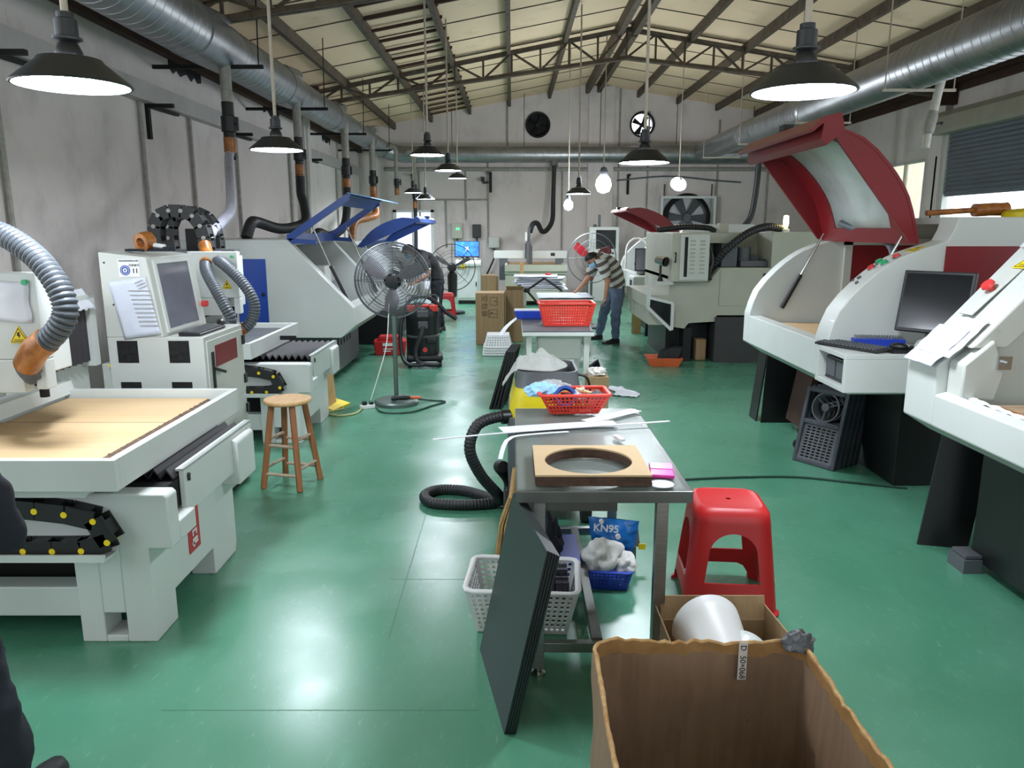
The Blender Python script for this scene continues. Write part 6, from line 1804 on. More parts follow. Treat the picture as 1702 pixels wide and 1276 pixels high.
m = MB(); m.tube(spline([(.0, -.22, .5), (-.03, -.27, .4), (-.1, -.29, .2), (-.06, -.31, .08), (.08, -.31, .05), (.18, -.3, .045)], .03), .03, 10); m.build('hose', M['hoseblack'], t)
m = MB(); m.tube(spline([(-.2, -.05, .74), (-.12, -.1, .84), (.05, -.1, .86), (.2, -.08, .76), (.3, -.1, .66), (.42, -.12, .58)], .03), .025, 10); m.tube(spline([(-.2, -.05, .74), (-.27, -.1, .5), (-.27, -.16, .2), (-.2, -.28, .06), (.0, -.33, .05)], .03), .025, 10); m.build('hose', M['hoseblack'], t)
MB().tube([(-.2, .02, .7), (-.2, .02, .84), (-.17, .02, .87), (.17, .02, .87), (.2, .02, .84), (.2, .02, .7)], .011, 8).build('handle', M['chrome'], t)
MB().cyl((.02, -.205, .22), (.02, -.235, .22), .03).build('valve', M['btn_red'], t)
MB().box(.04, .16, -.235, -.19, .3, .36).build('latch', M['plblack'], t, smooth=0, bevel=.01)
t = thing('tool_case', 'red plastic tool case on the floor behind the large cage fan', 'case', (-1.66, 10.25, 0), R(5), None)
MB().hexa([(-.2, -.12, 0), (.2, -.12, 0), (.2, .12, 0), (-.2, .12, 0), (-.22, -.13, .2), (.22, -.13, .2), (.22, .13, .2), (-.22, .13, .2)]).build('case', M['redpl'], t, smooth=0, bevel=.015)
MB().prism([(-.18, .2), (.18, .2), (.14, .26), (-.14, .26)], 'Y', -.1, .1).build('lid', M['redpl'], t, smooth=0, bevel=.01)
MB().cbox((-.02, -.128, .15), (.15, .004, .04)).cbox((0, -.127, .09), (.18, .004, .012)).cbox((-.04, -.127, .06), (.1, .004, .014)).build('label', M['whitepl'], t, smooth=0)

t = thing('carpet_cleaner', 'yellow and grey carpet cleaning machine behind the steel table', 'vacuum', (.205, 4.45, 0))
loft([rrect(.44, .56, .13), rrect(.46, .58, .3), rrect(.46, .6, .6), rrect(.455, .59, .625)]).build('chassis', M['greyplast'], t, smooth=35)
loft([rrect(.44, .54, .625), rrect(.44, .54, .66), rrect(.37, .48, .79)]).build('body', M['yellow'], t, smooth=35)
loft([rrect(.375, .485, .79), rrect(.36, .46, .83), rrect(.355, .45, .88, .09), rrect(.325, .42, .88, .08), rrect(.32, .4, .82, .08)]).build('tank_rim', M['greyplast'], t, smooth=35)
for x in (-.02, .43): MB().cyl((x - .03, 4.2, .09), (x + .03, 4.2, .09), .09, n=24).build('wheel', M['rubber'], t, bevel=.008)
MB().box(.0, .4, 4.17, 4.4, .1, .14).build('axle', M['black'], t, smooth=0)
MB().tube(spline([(.37, 4.3, .86), (.43, 4.3, .84), (.45, 4.3, .78), (.45, 4.3, .7)], .02), .008, 8).build('cable', M['black'], t)
m = MB(); hp = [(-.0, 4.25, .62), (-.1, 4.22, .62), (-.2, 4.18, .58), (-.24, 4.15, .45), (-.18, 4.2, .28), (-.08, 4.3, .12), (-.1, 4.42, .05), (-.3, 4.62, .035), (-.47, 4.65, .032), (-.55, 4.55, .032), (-.5, 4.42, .032), (-.33, 4.38, .032), (-.15, 4.4, .032), (-.04, 4.46, .05), (-.02, 4.5, .14), (-.08, 4.42, .26), (-.05, 4.3, .3)]
hose(m, hp, .034, .02, .07); m.build('hose', [M['hoseblack'], M['groove']], t, smooth=60)
MB().cyl((.0, 4.25, .62), (-.06, 4.23, .62), .042).build('hose_cuff', M['black'], t)
def ragf(u, v):
    a = 2 * PI * u
    e = 1 + .22 * noise.noise(Vector((math.cos(a) * 1.3, math.sin(a) * 1.3, 3)))
    lf = max(0, -math.cos(a + .35)) ** 1.6
    x = .16 + (.17 + .06 * lf) * v * e * math.cos(a)
    y = 4.42 + (.17 - .02 * lf) * v * e * math.sin(a)
    w = Vector((x * 9, y * 9, 1))
    z = .965 - .07 * v ** 2 - .05 * abs(noise.noise(w)) - .022 * abs(noise.noise(w * 2.3)) + .004 * noise.noise(w * 6) + .035 * math.exp(-((x - .17) ** 2 + (y - 4.45) ** 2) / .0009)
    if x < .03: z = min(z, .9 - (.03 - x) * 1.5 + .012 * noise.noise(w * 3))
    return (x, y, max(z, .888) if x > .03 else z)
o = MB().sheet(ragf, 110, 40).build('rag', M['clothgrey'], None, off=(.17, 4.42, .88), solid=.005, smooth=80, weld=True); o.location = (.17, 4.42, .88)
tag(o, 'grey rag heaped on top of the yellow cleaning machine, one corner hanging left', 'rag')
# monitor lying on the floor behind, with a plastic sheet
t = thing('monitor', 'black monitor seen edge-on, standing on the floor behind the yellow machine', 'monitor', (.97, 7.7, 0), R(72), None)
Q = Matrix.Translation((0, 0, .02)) @ Matrix.Rotation(R(-22), 4, 'X')
MB().box(-.2, .2, 0, .035, 0, .34, Q).build('case', M['plblack'], t, smooth=0, bevel=.008)
MB().box(-.18, .18, -.002, 0, .02, .32, Q).build('screen', M['screen'], t, smooth=0)
MB().box(-.05, .05, .04, .2, .03, .07).box(-.04, .04, .12, .16, .02, .2).build('stand', M['plblack'], t, smooth=0, bevel=.006)
MB().box(-.12, .12, .03, .24, 0, .02).build('stand_base', M['plblack'], t, smooth=0, bevel=.004)
o = MB().sheet(lambda u, v: (1.02 + .24 * u + .06 * math.sin(v * 5), 7.6 + .5 * v - .1 * u, .006 + .02 * abs(noise.noise(Vector((u * 5, v * 5, 0))))), 14, 14).build('plastic_sheet', M['paperw'], None, off=(1.1, 7.8, 0), solid=.002); o.location = (1.1, 7.8, 0)
tag(o, 'creased white plastic sheet on the floor beside the black monitor', 'sheet')
t = thing('cardboard_box', 'narrow brown box holding scraps between yellow machine and grey far table', 'box', (.78, 7.6, 0))
MB().box(.68, .88, 6.75, 6.95, 0, .36).build('wall', M['card'], t, smooth=0)
crumple('scrap', (.78, 6.85, .36), (.09, .08, .05), 'pipe_white', 'pale scraps heaped on the narrow brown box', 'scrap', 31, n=24)

# ---------------------------------------------------------------- grey far table with red basket
t = thing('work_table', 'grey metal table with dark top carrying the large red basket', 'table', (.43, 7.6, 0))
MB().box(.1, .76, 7.0, 8.16, .72, .75).build('table_top', M['greyplast'], t, smooth=0, bevel=.003)
MB().box(.095, .765, 6.995, 8.165, .7, .735).build('top_edge', M['white'], t, smooth=0, bevel=.003)
for x, y in ((.16, 7.06), (.7, 7.06), (.16, 8.1), (.7, 8.1)): MB().box(x - .025, x + .025, y - .025, y + .025, 0, .7).build('leg', M['white2'], t, smooth=0)
MB().box(.24, .66, 7.1, 7.5, .46, .69).build('drawer_box', M['white2'], t, smooth=0, bevel=.02)
MB().box(.19, .67, 7.05, 8.1, .14, .17).build('lower_shelf', M['white2'], t, smooth=0)
for k in range(4):
    single(MB().box(.22 + .01 * k, .66 - .015 * k, 7.1, 7.9, .172 + .035 * k, .2 + .035 * k), 'black_board', M['board'], ['lowest black board lying on the lower shelf of the grey far table', 'second black board from the bottom under the grey far table', 'third black board from the bottom under the grey far table', 'top black board of the pile under the grey far table'][k], 'board', (.44, 7.5, .172 + .035 * k), 'black boards under the grey far table', smooth=0, bevel=.004)
basket('plastic_basket', (.53, 7.45, .752), R(1), .44, .26, .54, .36, .22, 'redbasket', 'large red basket on the grey far table', 20, 7, 'red plastic baskets', .014, .55)
t = thing('plastic_tray', 'blue plastic tray behind the large red basket on the grey far table', 'tray', (.18, 8.02, .751), 0, None)
m = MB(); m.hexa([(-.13, -.1, 0), (.13, -.1, 0), (.13, .1, 0), (-.13, .1, 0), (-.16, -.12, .09), (.16, -.12, .09), (.16, .12, .09), (-.16, .12, .09)]); m.build('tray', M['bluepl'], t, smooth=0, bevel=.01)
MB().box(-.15, .15, -.11, .11, .088, .092).build('contents', M['whitepl'], t, smooth=0)
ribbon([(.2, 8.12, .76), (.08, 8.02, .765), (-.05, 7.9, .68), (-.12, 7.75, .6)], .05, .004, 'white bent strip drooping from the left corner of the grey far table')
# black sheets leaning on the left of the far table
for k in range(4):
    leaning('black_sheet', (-.2 + .035 * k, 7.0, 0), (-.14 + .035 * k, 7.5, 0), (.16 - .012 * k, 0, 0), .55, -.02, ['outermost black sheet leaning on the left of the grey far table', 'second black sheet leaning on the left of the grey far table', 'third black sheet leaning on the left of the grey far table', 'innermost black sheet leaning on the left of the grey far table'][k], 'blackmat', 'black sheets leaning on the far table')
# white stacking baskets and printed carton
b5 = None
for k in range(4):
    lb = ['bottom white upturned basket of the stack beside the printed carton', 'second white upturned basket of the stack', 'third white upturned basket of the stack', 'top white upturned basket of the stack beside the printed carton'][k]
    if b5 is None:
        b5 = basket('plastic_basket', (-.2, 10.3, .17), 0, .3, .34, .38, .44, .16, 'whitepl', lb, 9, 4, 'white stacked baskets', .01, .4, True)
        b5.rotation_euler = (PI, 0, 0)
    else:
        q = dup(b5, (-.2 + .003 * k, 10.3, .17 + .035 * k), label=lb); q.rotation_euler = (PI, 0, 0)
t = thing('cardboard_box', 'tall printed carton with characters and two icons in the aisle', 'box', (-.32, 11.3, 0), R(-1), None)
MB().box(-.21, .21, -.2, .22, 0, .76).build('wall', M['card'], t, smooth=0, bevel=.004)
cp = mat('carton_ink', (62, 44, 30), .8, var=0)
for k, c_ in enumerate('空包装'):
    text(c_, .1, cp, t, MX((-.085, -.2015, .68 - .11 * k), (0, 0, -1), (1, 0, 0)), 'printed_character')
def frame_(m, x0, x1, z0, z1, w=.006):
    for a in ((x0, x1, z0, z0 + w), (x0, x1, z1 - w, z1), (x0, x0 + w, z0 + w, z1 - w), (x1 - w, x1, z0 + w, z1 - w)): m.box(a[0], a[1], -.2015, -.2, a[2], a[3])
m = MB(); frame_(m, .0, .11, .58, .7); frame_(m, .0, .11, .4, .52); m.box(0, .11, -.2015, -.2, .455, .46); m.cyl((.025, -.2015, .47), (.025, -.2, .47), .012, n=12)
m.box(-.02, -.012, -.2015, -.2, .4, .52); m.build('printed_icons', cp, t, smooth=0)
text('P', .06, cp, t, MX((.075, -.2015, .64), (0, 0, -1), (1, 0, 0)), 'printed_letter')
t = thing('cardboard_box', 'plain open carton right behind the printed carton', 'box', (.02, 11.6, 0), R(3), None)
MB().box(-.12, .14, -.2, .2, 0, .78).build('wall', M['card'], t, smooth=0, bevel=.004)
MB().hexa([(-.12, -.2, .78), (.14, -.2, .78), (.14, -.195, .78), (-.12, -.195, .78), (-.12, -.26, .84), (.14, -.26, .84), (.14, -.255, .845), (-.12, -.255, .845)]).build('flap', M['card'], t, smooth=0)
t = thing('cardboard_box', 'brown carton on the floor behind the printed one, near the computer cabinet', 'box', (-.45, 14.6, 0), R(0), None)
MB().box(-.13, .15, -.2, .2, 0, .82).build('wall', M['card'], t, smooth=0, bevel=.004)
MB().box(.151, .19, -.2, .1, 0, .8).build('flap', M['cardin'], t, smooth=0)
o = single(MB().box(.35, .42, 14.5, 14.56, .0, 1.05), 'wood_post', M['woodlight'], 'upright pale wooden post left of the paper stacks', 'post', (.38, 14.5, 0), smooth=0)
o.location.x -= .2
t = thing('work_table', 'grey table with a white sheet where the striped worker rests a hand', 'table', (.75, 10.9, 0))
MB().box(.38, 1.12, 10.4, 11.5, .7, .735).build('table_top', M['white2'], t, smooth=0)
for x, y in ((.43, 10.45), (1.07, 10.45), (.43, 11.45), (1.07, 11.45)): MB().box(x - .025, x + .025, y - .025, y + .025, 0, .7).build('leg', M['white2'], t, smooth=0)
o = MB().sheet(lambda u, v: (.36 + .78 * u, 10.38 + 1.0 * v, .738 + .008 * noise.noise(Vector((u * 4, v * 4, 2))) + (.015 * (1 - v) if v < .2 else 0)), 14, 14).build('plastic_sheet', M['paper'], None, off=(.75, 10.9, .74), solid=.003); o.location = (.75, 10.9, .74)
tag(o, 'pale bluish sheet on the table behind the large red basket', 'sheet')
# table with stacks of paper and articulated arm
t = thing('paper_table', 'low table carrying white paper stacks in front of the far gantry router', 'table', (.5, 12.6, 0))
MB().box(.12, .9, 12.2, 13.1, .7, .73).build('table_top', M['white2'], t, smooth=0)
for x, y in ((.2, 12.25), (.84, 12.25), (.2, 13.05), (.84, 13.05)): MB().box(x - .03, x + .03, y - .03, y + .03, 0, .7).build('leg', M['white2'], t, smooth=0)
for k in range(7):
    x = .45 + random.uniform(-.06, .06); y = 12.6 + random.uniform(-.05, .05)
    o = MB().sheet(lambda u, v: (-.36 + .72 * u, -.28 + .56 * v, .006 * noise.noise(Vector((u * 4, v * 4, k))) + .012 * (u - .5) ** 2), 10, 8).build('paper_stack', M['paperw' if k % 2 else 'paper'], None, solid=.018)
    o.location = (x, y, .75 + .028 * k); o.rotation_euler = (0, 0, random.uniform(-.15, .15))
    tag(o, ['lowest paper bundle on the low white table', 'second paper bundle from the table top', 'third paper bundle from the table top', 'fourth paper bundle, middle of the stack', 'fifth paper bundle from the table top', 'sixth paper bundle, next to the topmost', 'topmost paper bundle on the low white table'][k], 'paper', 'paper bundles on the low table')
crumple('red_scrap', (.6, 12.7, .93), (.05, .03, .02), 'redpl', 'small red object on top of the paper bundles', 'scrap', 41, n=16)
t = thing('swing_arm', 'black articulated lamp arm above the blue tray on the grey far table', 'lamp', (.33, 8.1, .75))
m = MB()
P = [(.33, 8.1, .752), (.32, 8.1, .85), (.16, 8.3, 1.02), (.36, 8.5, 1.14)]
for a, b in zip(P, P[1:]): m.cyl(a, b, .012, n=8)
m.build('arm', M['black'], t)
MB().cyl((.3, 8.08, .86), (.36, 8.12, .86), .025).cyl((.14, 8.28, 1.02), (.18, 8.32, 1.02), .022).box(.3, .37, 8.06, 8.14, .752, .8).build('joint', M['black'], t)
MB().cyl((.36, 8.5, 1.14), (.56, 8.52, 1.0), .012, n=8).build('arm_end', M['black'], t)
# orange tray of black parts
t = thing('plastic_tray', 'orange tray of dark parts on the floor before the grey-green machine', 'tray', (1.9, 9.4, 0), R(-3), None)
m = MB()
for q in (1, -1): pass
B0 = [(-.17, -.13), (.17, -.13), (.17, .13), (-.17, .13)]; B1 = [(-.22, -.17), (.22, -.17), (.22, .17), (-.22, .17)]
m.faces([(x, y, .003) for x, y in B0] + [(x, y, .11) for x, y in B1], [(0, 1, 2, 3)] + [(i, (i + 1) % 4, 4 + (i + 1) % 4, 4 + i) for i in range(4)])
m.build('tray', M['orange'], t, smooth=0, solid=.006)
f = None
for k in range(9):
    lb = 'dark ribbed part in the orange tray, ' + ['leftmost', 'second from the left', 'third from the left', 'fourth from the left', 'middle one', 'fourth from the right', 'third from the right', 'second from the right', 'rightmost'][k]
    if f is None:
        f = thing('ribbed_part', lb, 'part', (1.83, 9.36, .03), R(-20), 'dark ribbed parts in the orange tray')
        MB().prism([(-.012, 0), (.012, 0), (.05, .15), (.03, .17), (.016, .16)], 'Y', -.1, .1).build('rib', M['bellow'], f, smooth=0, bevel=.003)
    else: dup(f, (1.83 + .031 * k, 9.36 + .005 * k, .03 + .006 * min(k, 5)), label=lb)
# ================================================================== PEOPLE
def skin_body(name, nodes, edges, root, sub=2):
    """nodes name->(co, radius or (rx, ry)); grown with a skin modifier, returned as a mesh"""
    names = list(nodes)
    names.remove(root); names.insert(0, root)
    idx = {n: i for i, n in enumerate(names)}
    me = bpy.data.meshes.new(name)
    me.from_pydata([nodes[n][0] for n in names], [(idx[a], idx[b]) for a, b in edges], [])
    ob = bpy.data.objects.new(name, me)
    COL.objects.link(ob)
    md = ob.modifiers.new('k', 'SKIN'); md.use_smooth_shade = True
    sv = me.skin_vertices[0].data
    for n in names:
        r = nodes[n][1]
        sv[idx[n]].radius = r if isinstance(r, tuple) else (r, r)
        sv[idx[n]].use_root = (n == root)
    s_ = ob.modifiers.new('s', 'SUBSURF'); s_.levels = s_.render_levels = sub
    dg = bpy.context.evaluated_depsgraph_get()
    out = bpy.data.meshes.new_from_object(ob.evaluated_get(dg))
    bpy.data.objects.remove(ob)
    return out

def garment(me, pred, off, name, mt, parent, wr=.006, seed=0, solid=0):
    """copy of the body faces whose centre satisfies pred, pushed outward"""
    bm = bmesh.new(); bm.from_mesh(me)
    bm.normal_update()
    kill = [f for f in bm.faces if not pred(f.calc_center_median())]
    bmesh.ops.delete(bm, geom=kill, context='FACES')
    seen, isl = set(), []
    for f0 in bm.faces:
        if f0 in seen: continue
        st, cur = [f0], []
        seen.add(f0)
        while st:
            f = st.pop(); cur.append(f)
            for e in f.edges:
                for g in e.link_faces:
                    if g not in seen: seen.add(g); st.append(g)
        isl.append(cur)
    isl.sort(key=len)
    bmesh.ops.delete(bm, geom=[f for i in isl[:-1] if len(i) < .3 * len(isl[-1]) for f in i], context='FACES')
    bmesh.ops.delete(bm, geom=[v for v in bm.verts if not v.link_faces], context='VERTS')
    bmesh.ops.subdivide_edges(bm, edges=bm.edges, cuts=1, use_grid_fill=True)
    bm.normal_update()
    for v in bm.verts:
        v.co += v.normal * (off + wr * noise.noise(v.co * 14 + Vector((seed, 0, 0))) + wr * .5 * noise.noise(v.co * 34))
    m2 = bpy.data.meshes.new(name); bm.to_mesh(m2); bm.free()
    m2.transform(Matrix.Translation(-OFF.get(parent.name, Vector())))
    return link(name, m2, mt, parent, 180)

def segdist(p, a, b):
    a, b = Vector(a), Vector(b)
    d = b - a
    t = max(0, min(1, (p - a).dot(d) / max(1e-9, d.length_squared)))
    return (p - (a + d * t)).length, t

def classify(N, E):
    bones = []
    for a, b in E:
        ks = (a, b)
        if any(len(k) > 2 and k[0] in 'rl' and (k[1] in 'pft') and k[2].isdigit() for k in ks): c = 'hand'
        elif any(k in ('h0', 'h1', 'h2', 'h3', 'nose', 'chin', 'earl', 'earr') for k in ks): c = 'head'
        elif a[0] == 'e' and b[0] == 'w' and len(a) == 2: c = 'farm'
        elif a[0] == 's' and b[0] == 'e' and len(a) == 2: c = 'uarm'
        elif a[:2] in ('hp', 'kn') or b[:2] == 'hp': c = 'leg'
        else: c = 'torso'
        ra = N[a][1]; rb_ = N[b][1]
        ra = max(ra) if isinstance(ra, tuple) else ra
        rb_ = max(rb_) if isinstance(rb_, tuple) else rb_
        bones.append((Vector(N[a][0]), Vector(N[b][0]), ra, rb_, c, a + '>' + b))
    def f(p):
        best = None
        for a, b, ra, rb_, c, n_ in bones:
            d, t_ = segdist(p, a, b)
            d /= (ra + (rb_ - ra) * t_)
            if best is None or d < best[0]: best = (d, c, t_, n_)
        return best[1], best[2], best[3]
    return f

def hand(parent, wrist, dirv, palm_n, size=1.0, curl=.5, side=1):
    """palm, four bent fingers and a thumb leaving the palm's side, one skinned mesh"""
    w, d, n_ = Vector(wrist), Vector(dirv).normalized(), Vector(palm_n)
    n_ = (n_ - d * n_.dot(d)).normalized()
    s_ = d.cross(n_).normalized() * side
    nodes = {'w': (w, .024 * size), 'p1': (w + d * .035 * size, (.03 * size, .02 * size)), 'p2': (w + d * .08 * size, (.034 * size, .018 * size))}
    edges = [('w', 'p1'), ('p1', 'p2')]
    L = [.07, .08, .075, .058]
    for i in range(4):
        b = w + d * (.088 - .004 * abs(i - 1.3)) * size + s_ * (.03 - .02 * i) * size
        c_ = curl * (1 + .12 * i)
        d1 = (d * math.cos(c_ * .7) + n_ * math.sin(c_ * .7))
        d2 = (d * math.cos(c_ * 1.5) + n_ * math.sin(c_ * 1.5))
        k1 = b + d1 * L[i] * .45 * size
        k2 = k1 + d2 * L[i] * .55 * size
        nodes['f%da' % i] = (b, .0095 * size); nodes['f%db' % i] = (k1, .0088 * size); nodes['f%dc' % i] = (k2, .0072 * size)
        edges += [('p2', 'f%da' % i), ('f%da' % i, 'f%db' % i), ('f%db' % i, 'f%dc' % i)]
    t1 = w + d * .04 * size + s_ * .036 * size + n_ * .006
    t2 = t1 + (d * .7 + s_ * .55 + n_ * .35).normalized() * .04 * size
    t3 = t2 + (d * .9 + s_ * .1 + n_ * .4).normalized() * .03 * size
    nodes['t1'] = (t1, .012 * size); nodes['t2'] = (t2, .0105 * size); nodes['t3'] = (t3, .008 * size)
    edges += [('p1', 't1'), ('t1', 't2'), ('t2', 't3')]
    return nodes, edges

def add_nodes(N, E, hn, he, pre, join):
    for k, v in hn.items():
        if k != 'w': N[pre + k] = v
    for a, b in he:
        E.append((join if a == 'w' else pre + a, join if b == 'w' else pre + b))

def face_parts(parent, c, f, u, sc=1.0, hairm='hair', mask=True, cut=.02):
    """hair cap, ears, eyes, nose, mask; c head centre, f facing, u up"""
    f, u = Vector(f).normalized(), Vector(u).normalized()
    u = (u - f * u.dot(f)).normalized(); s_ = f.cross(u)
    Q = Matrix((s_, f, u)).transposed().to_4x4(); Q.translation = Vector(c)
    m = MB(); m.ball((0, 0, 0), (.086 * sc, .106 * sc, .118 * sc), 28, None, .04, 6)
    kill = [v for v in m.bm.verts if (v.co.y > .01 * sc and v.co.z < .03 * sc and abs(v.co.x) < 9) or v.co.z < -.085 * sc or (v.co.y > .05 * sc and v.co.z < .055 * sc) or (v.co.y > -.02 * sc and v.co.z < -.005 * sc) or (v.co.y > -.045 * sc and v.co.z < -.03 * sc)]
    bmesh.ops.delete(m.bm, geom=kill, context='VERTS')
    for v in m.bm.verts: v.co = Q @ v.co
    m.build('hair', M[hairm], parent, smooth=180, solid=.014)
    if mask:
        def mf(a, b):
            th = (a - .5) * 2.3
            z = -.075 + .07 * b
            r_ = 1.0
            bul = .016 * math.sin(PI * b)
            return Q @ (Vector((math.sin(th) * (.079 + bul) * sc, math.cos(th) * (.1 + bul) * sc, z * sc)))
        MB().sheet(mf, 14, 8).build('face_mask', M['mask'], parent, smooth=180, solid=.004)
    m = MB()
    for k in (-1, 1):
        m.ball(Q @ Vector((k * .03 * sc, .083 * sc, .01 * sc)), .008 * sc, 8)
        m.tube([Q @ Vector((k * .015 * sc, .093 * sc, .034 * sc)), Q @ Vector((k * .045 * sc, .084 * sc, .036 * sc))], .0028 * sc, 6)
    m.build('eyes', M['hair'], parent)
def head_nodes(N, E, neck, c, f, u, sc=1.0):
    c, f, u = Vector(c), Vector(f).normalized(), Vector(u).normalized()
    u = (u - f * u.dot(f)).normalized()
    s_ = f.cross(u)
    N['h0'] = (c - u * .07 * sc + f * .015 * sc, .055 * sc); N['h1'] = (c - u * .02 * sc, (.078 * sc, .088 * sc)); N['h2'] = (c + u * .05 * sc, (.077 * sc, .088 * sc)); N['h3'] = (c + u * .09 * sc, .05 * sc)
    N['nose'] = (c + f * .1 * sc - u * .012 * sc, .012 * sc); N['chin'] = (c + f * .055 * sc - u * .088 * sc, .03 * sc)
    N['earl'] = (c + s_ * .082 * sc - f * .005, .016 * sc); N['earr'] = (c - s_ * .082 * sc - f * .005, .016 * sc)
    E += [(neck, 'h0'), ('h0', 'h1'), ('h1', 'h2'), ('h2', 'h3'), ('h1', 'nose'), ('h0', 'chin'), ('h1', 'earl'), ('h1', 'earr')]

def shoe(parent, heel, dirv, L=.27, mt='shoe'):
    h, d = Vector(heel), Vector(dirv).normalized()
    s_ = Vector((-d.y, d.x, 0))
    secs = []
    for k, (t_, w, z1) in enumerate(((0, .028, .07), (.06, .036, .085), (.3, .038, .09), (.55, .044, .06), (.8, .047, .045), (.95, .036, .035), (1, .018, .025))):
        c_ = h + d * L * t_
        secs.append([c_ + s_ * w * math.cos(a) + Vector((0, 0, .004 + z1 * max(0, math.sin(a)) if math.sin(a) > -.01 else .004)) for a in [2 * PI * i / 14 for i in range(14)]])
    loft(secs).build('shoe', M[mt], parent, smooth=60)

# ---- bending worker in the striped shirt, beside the far table, facing left
def person_striped():
    t = thing('person', 'person in a wide striped shirt and jeans, bending over the far table', 'person', (1.34, 11.3, 0))
    N, E = {}, []
    N['pel'] = (Vector((1.45, 11.3, .82)), (.13, .12)); N['wai'] = (Vector((1.42, 11.28, .98)), (.14, .12)); N['che'] = (Vector((1.32, 11.26, 1.15)), (.165, .13)); N['sho'] = (Vector((1.24, 11.24, 1.27)), (.12, .1)); N['nec'] = (Vector((1.17, 11.22, 1.28)), .055)
    E += [('pel', 'wai'), ('wai', 'che'), ('che', 'sho'), ('sho', 'nec')]
    hc = (1.08, 11.2, 1.24)
    head_nodes(N, E, 'nec', hc, (-.62, -.25, -.74), (-.7, -.1, .65), 1.0)
    # near arm (right in view is farther from the table), other arm reaching
    for k, (sh, el, wr, hd, pn) in {'r': ((1.2, 11.05, 1.2), (1.28, 10.98, .95), (1.25, 10.98, .73), (-.1, -.05, -1), (-1, .3, 0)), 'l': ((1.14, 11.42, 1.2), (1.04, 11.4, .96), (.9, 11.36, .8), (-.8, -.1, -.6), (0, .2, -1))}.items():
        N['s' + k] = (Vector(sh), .07); N['e' + k] = (Vector(el), .046); N['w' + k] = (Vector(wr), .03)
        E += [('sho', 's' + k), ('s' + k, 'e' + k), ('e' + k, 'w' + k)]
        hn, he = hand(t, wr, hd, pn, 1.0, .55, 1 if k == 'r' else -1)
        add_nodes(N, E, hn, he, k, 'w' + k)
    legs = {'r': ((1.46, 11.2, .78), (1.43, 11.16, .46), (1.44, 11.2, .08)), 'l': ((1.42, 11.42, .78), (1.3, 11.5, .46), (1.24, 11.62, .08))}
    for k, (hp, kn, an) in legs.items():
        N['hp' + k] = (Vector(hp), .095); N['kn' + k] = (Vector(kn), .068); N['an' + k] = (Vector(an), .045)
        E += [('pel', 'hp' + k), ('hp' + k, 'kn' + k), ('kn' + k, 'an' + k)]
    me = skin_body('body', N, E, 'pel')
    sh_axis = (Vector((1.2, 11.24, 1.25)) - Vector((1.45, 11.3, .82))).normalized()
    cl = classify(N, E)
    def torso(p):
        c, t_, n_ = cl(p)
        if c == 'torso': return not (n_ == 'sho>nec' and t_ > .75) and p.z > .84
        return (c == 'uarm' and t_ < .85) or (c == 'leg' and p.z > .84)
    def trous(p):
        c, t_, n_ = cl(p)
        return (c == 'leg' or (c == 'torso' and p.z < .88)) and p.z > .06
    # striped cloth
    st = mat('striped_cloth', (188, 188, 180), .9, var=0, bump=.2, bscale=40)
    nt = st.node_tree; b = nt.nodes['Principled BSDF']
    tc = nt.nodes.new('ShaderNodeTexCoord'); dp = nt.nodes.new('ShaderNodeVectorMath'); dp.operation = 'DOT_PRODUCT'; dp.inputs[1].default_value = sh_axis * 9.5
    nt.links.new(tc.outputs['Object'], dp.inputs[0])
    fr = nt.nodes.new('ShaderNodeMath'); fr.operation = 'FRACT'; nt.links.new(dp.outputs['Value'], fr.inputs[0])
    rp = nt.nodes.new('ShaderNodeValToRGB'); rp.color_ramp.interpolation = 'CONSTANT'
    rp.color_ramp.elements[0].color = lin((196, 198, 192)); rp.color_ramp.elements[1].position = .52; rp.color_ramp.elements[1].color = lin((92, 84, 78))
    nt.links.new(fr.outputs['Value'], rp.inputs['Fac']); nt.links.new(rp.outputs['Color'], b.inputs['Base Color'])
    loc = OFF[t.name]
    garment(me, torso, .024, 'shirt', st, t, .01, 2)
    garment(me, trous, .014, 'trousers', M['jeans'], t, .014, 5)
    m3 = me.copy(); m3.transform(Matrix.Translation(-loc)); link('body', m3, M['skin'], t, 180)
    face_parts(t, hc, (-.62, -.25, -.74), (-.7, -.1, .65))
    shoe(t, (1.5, 11.22, 0), (-1, -.25, 0)); shoe(t, (1.3, 11.66, 0), (-1, -.25, 0))
    t.location.x += .1
    return t
person_striped()

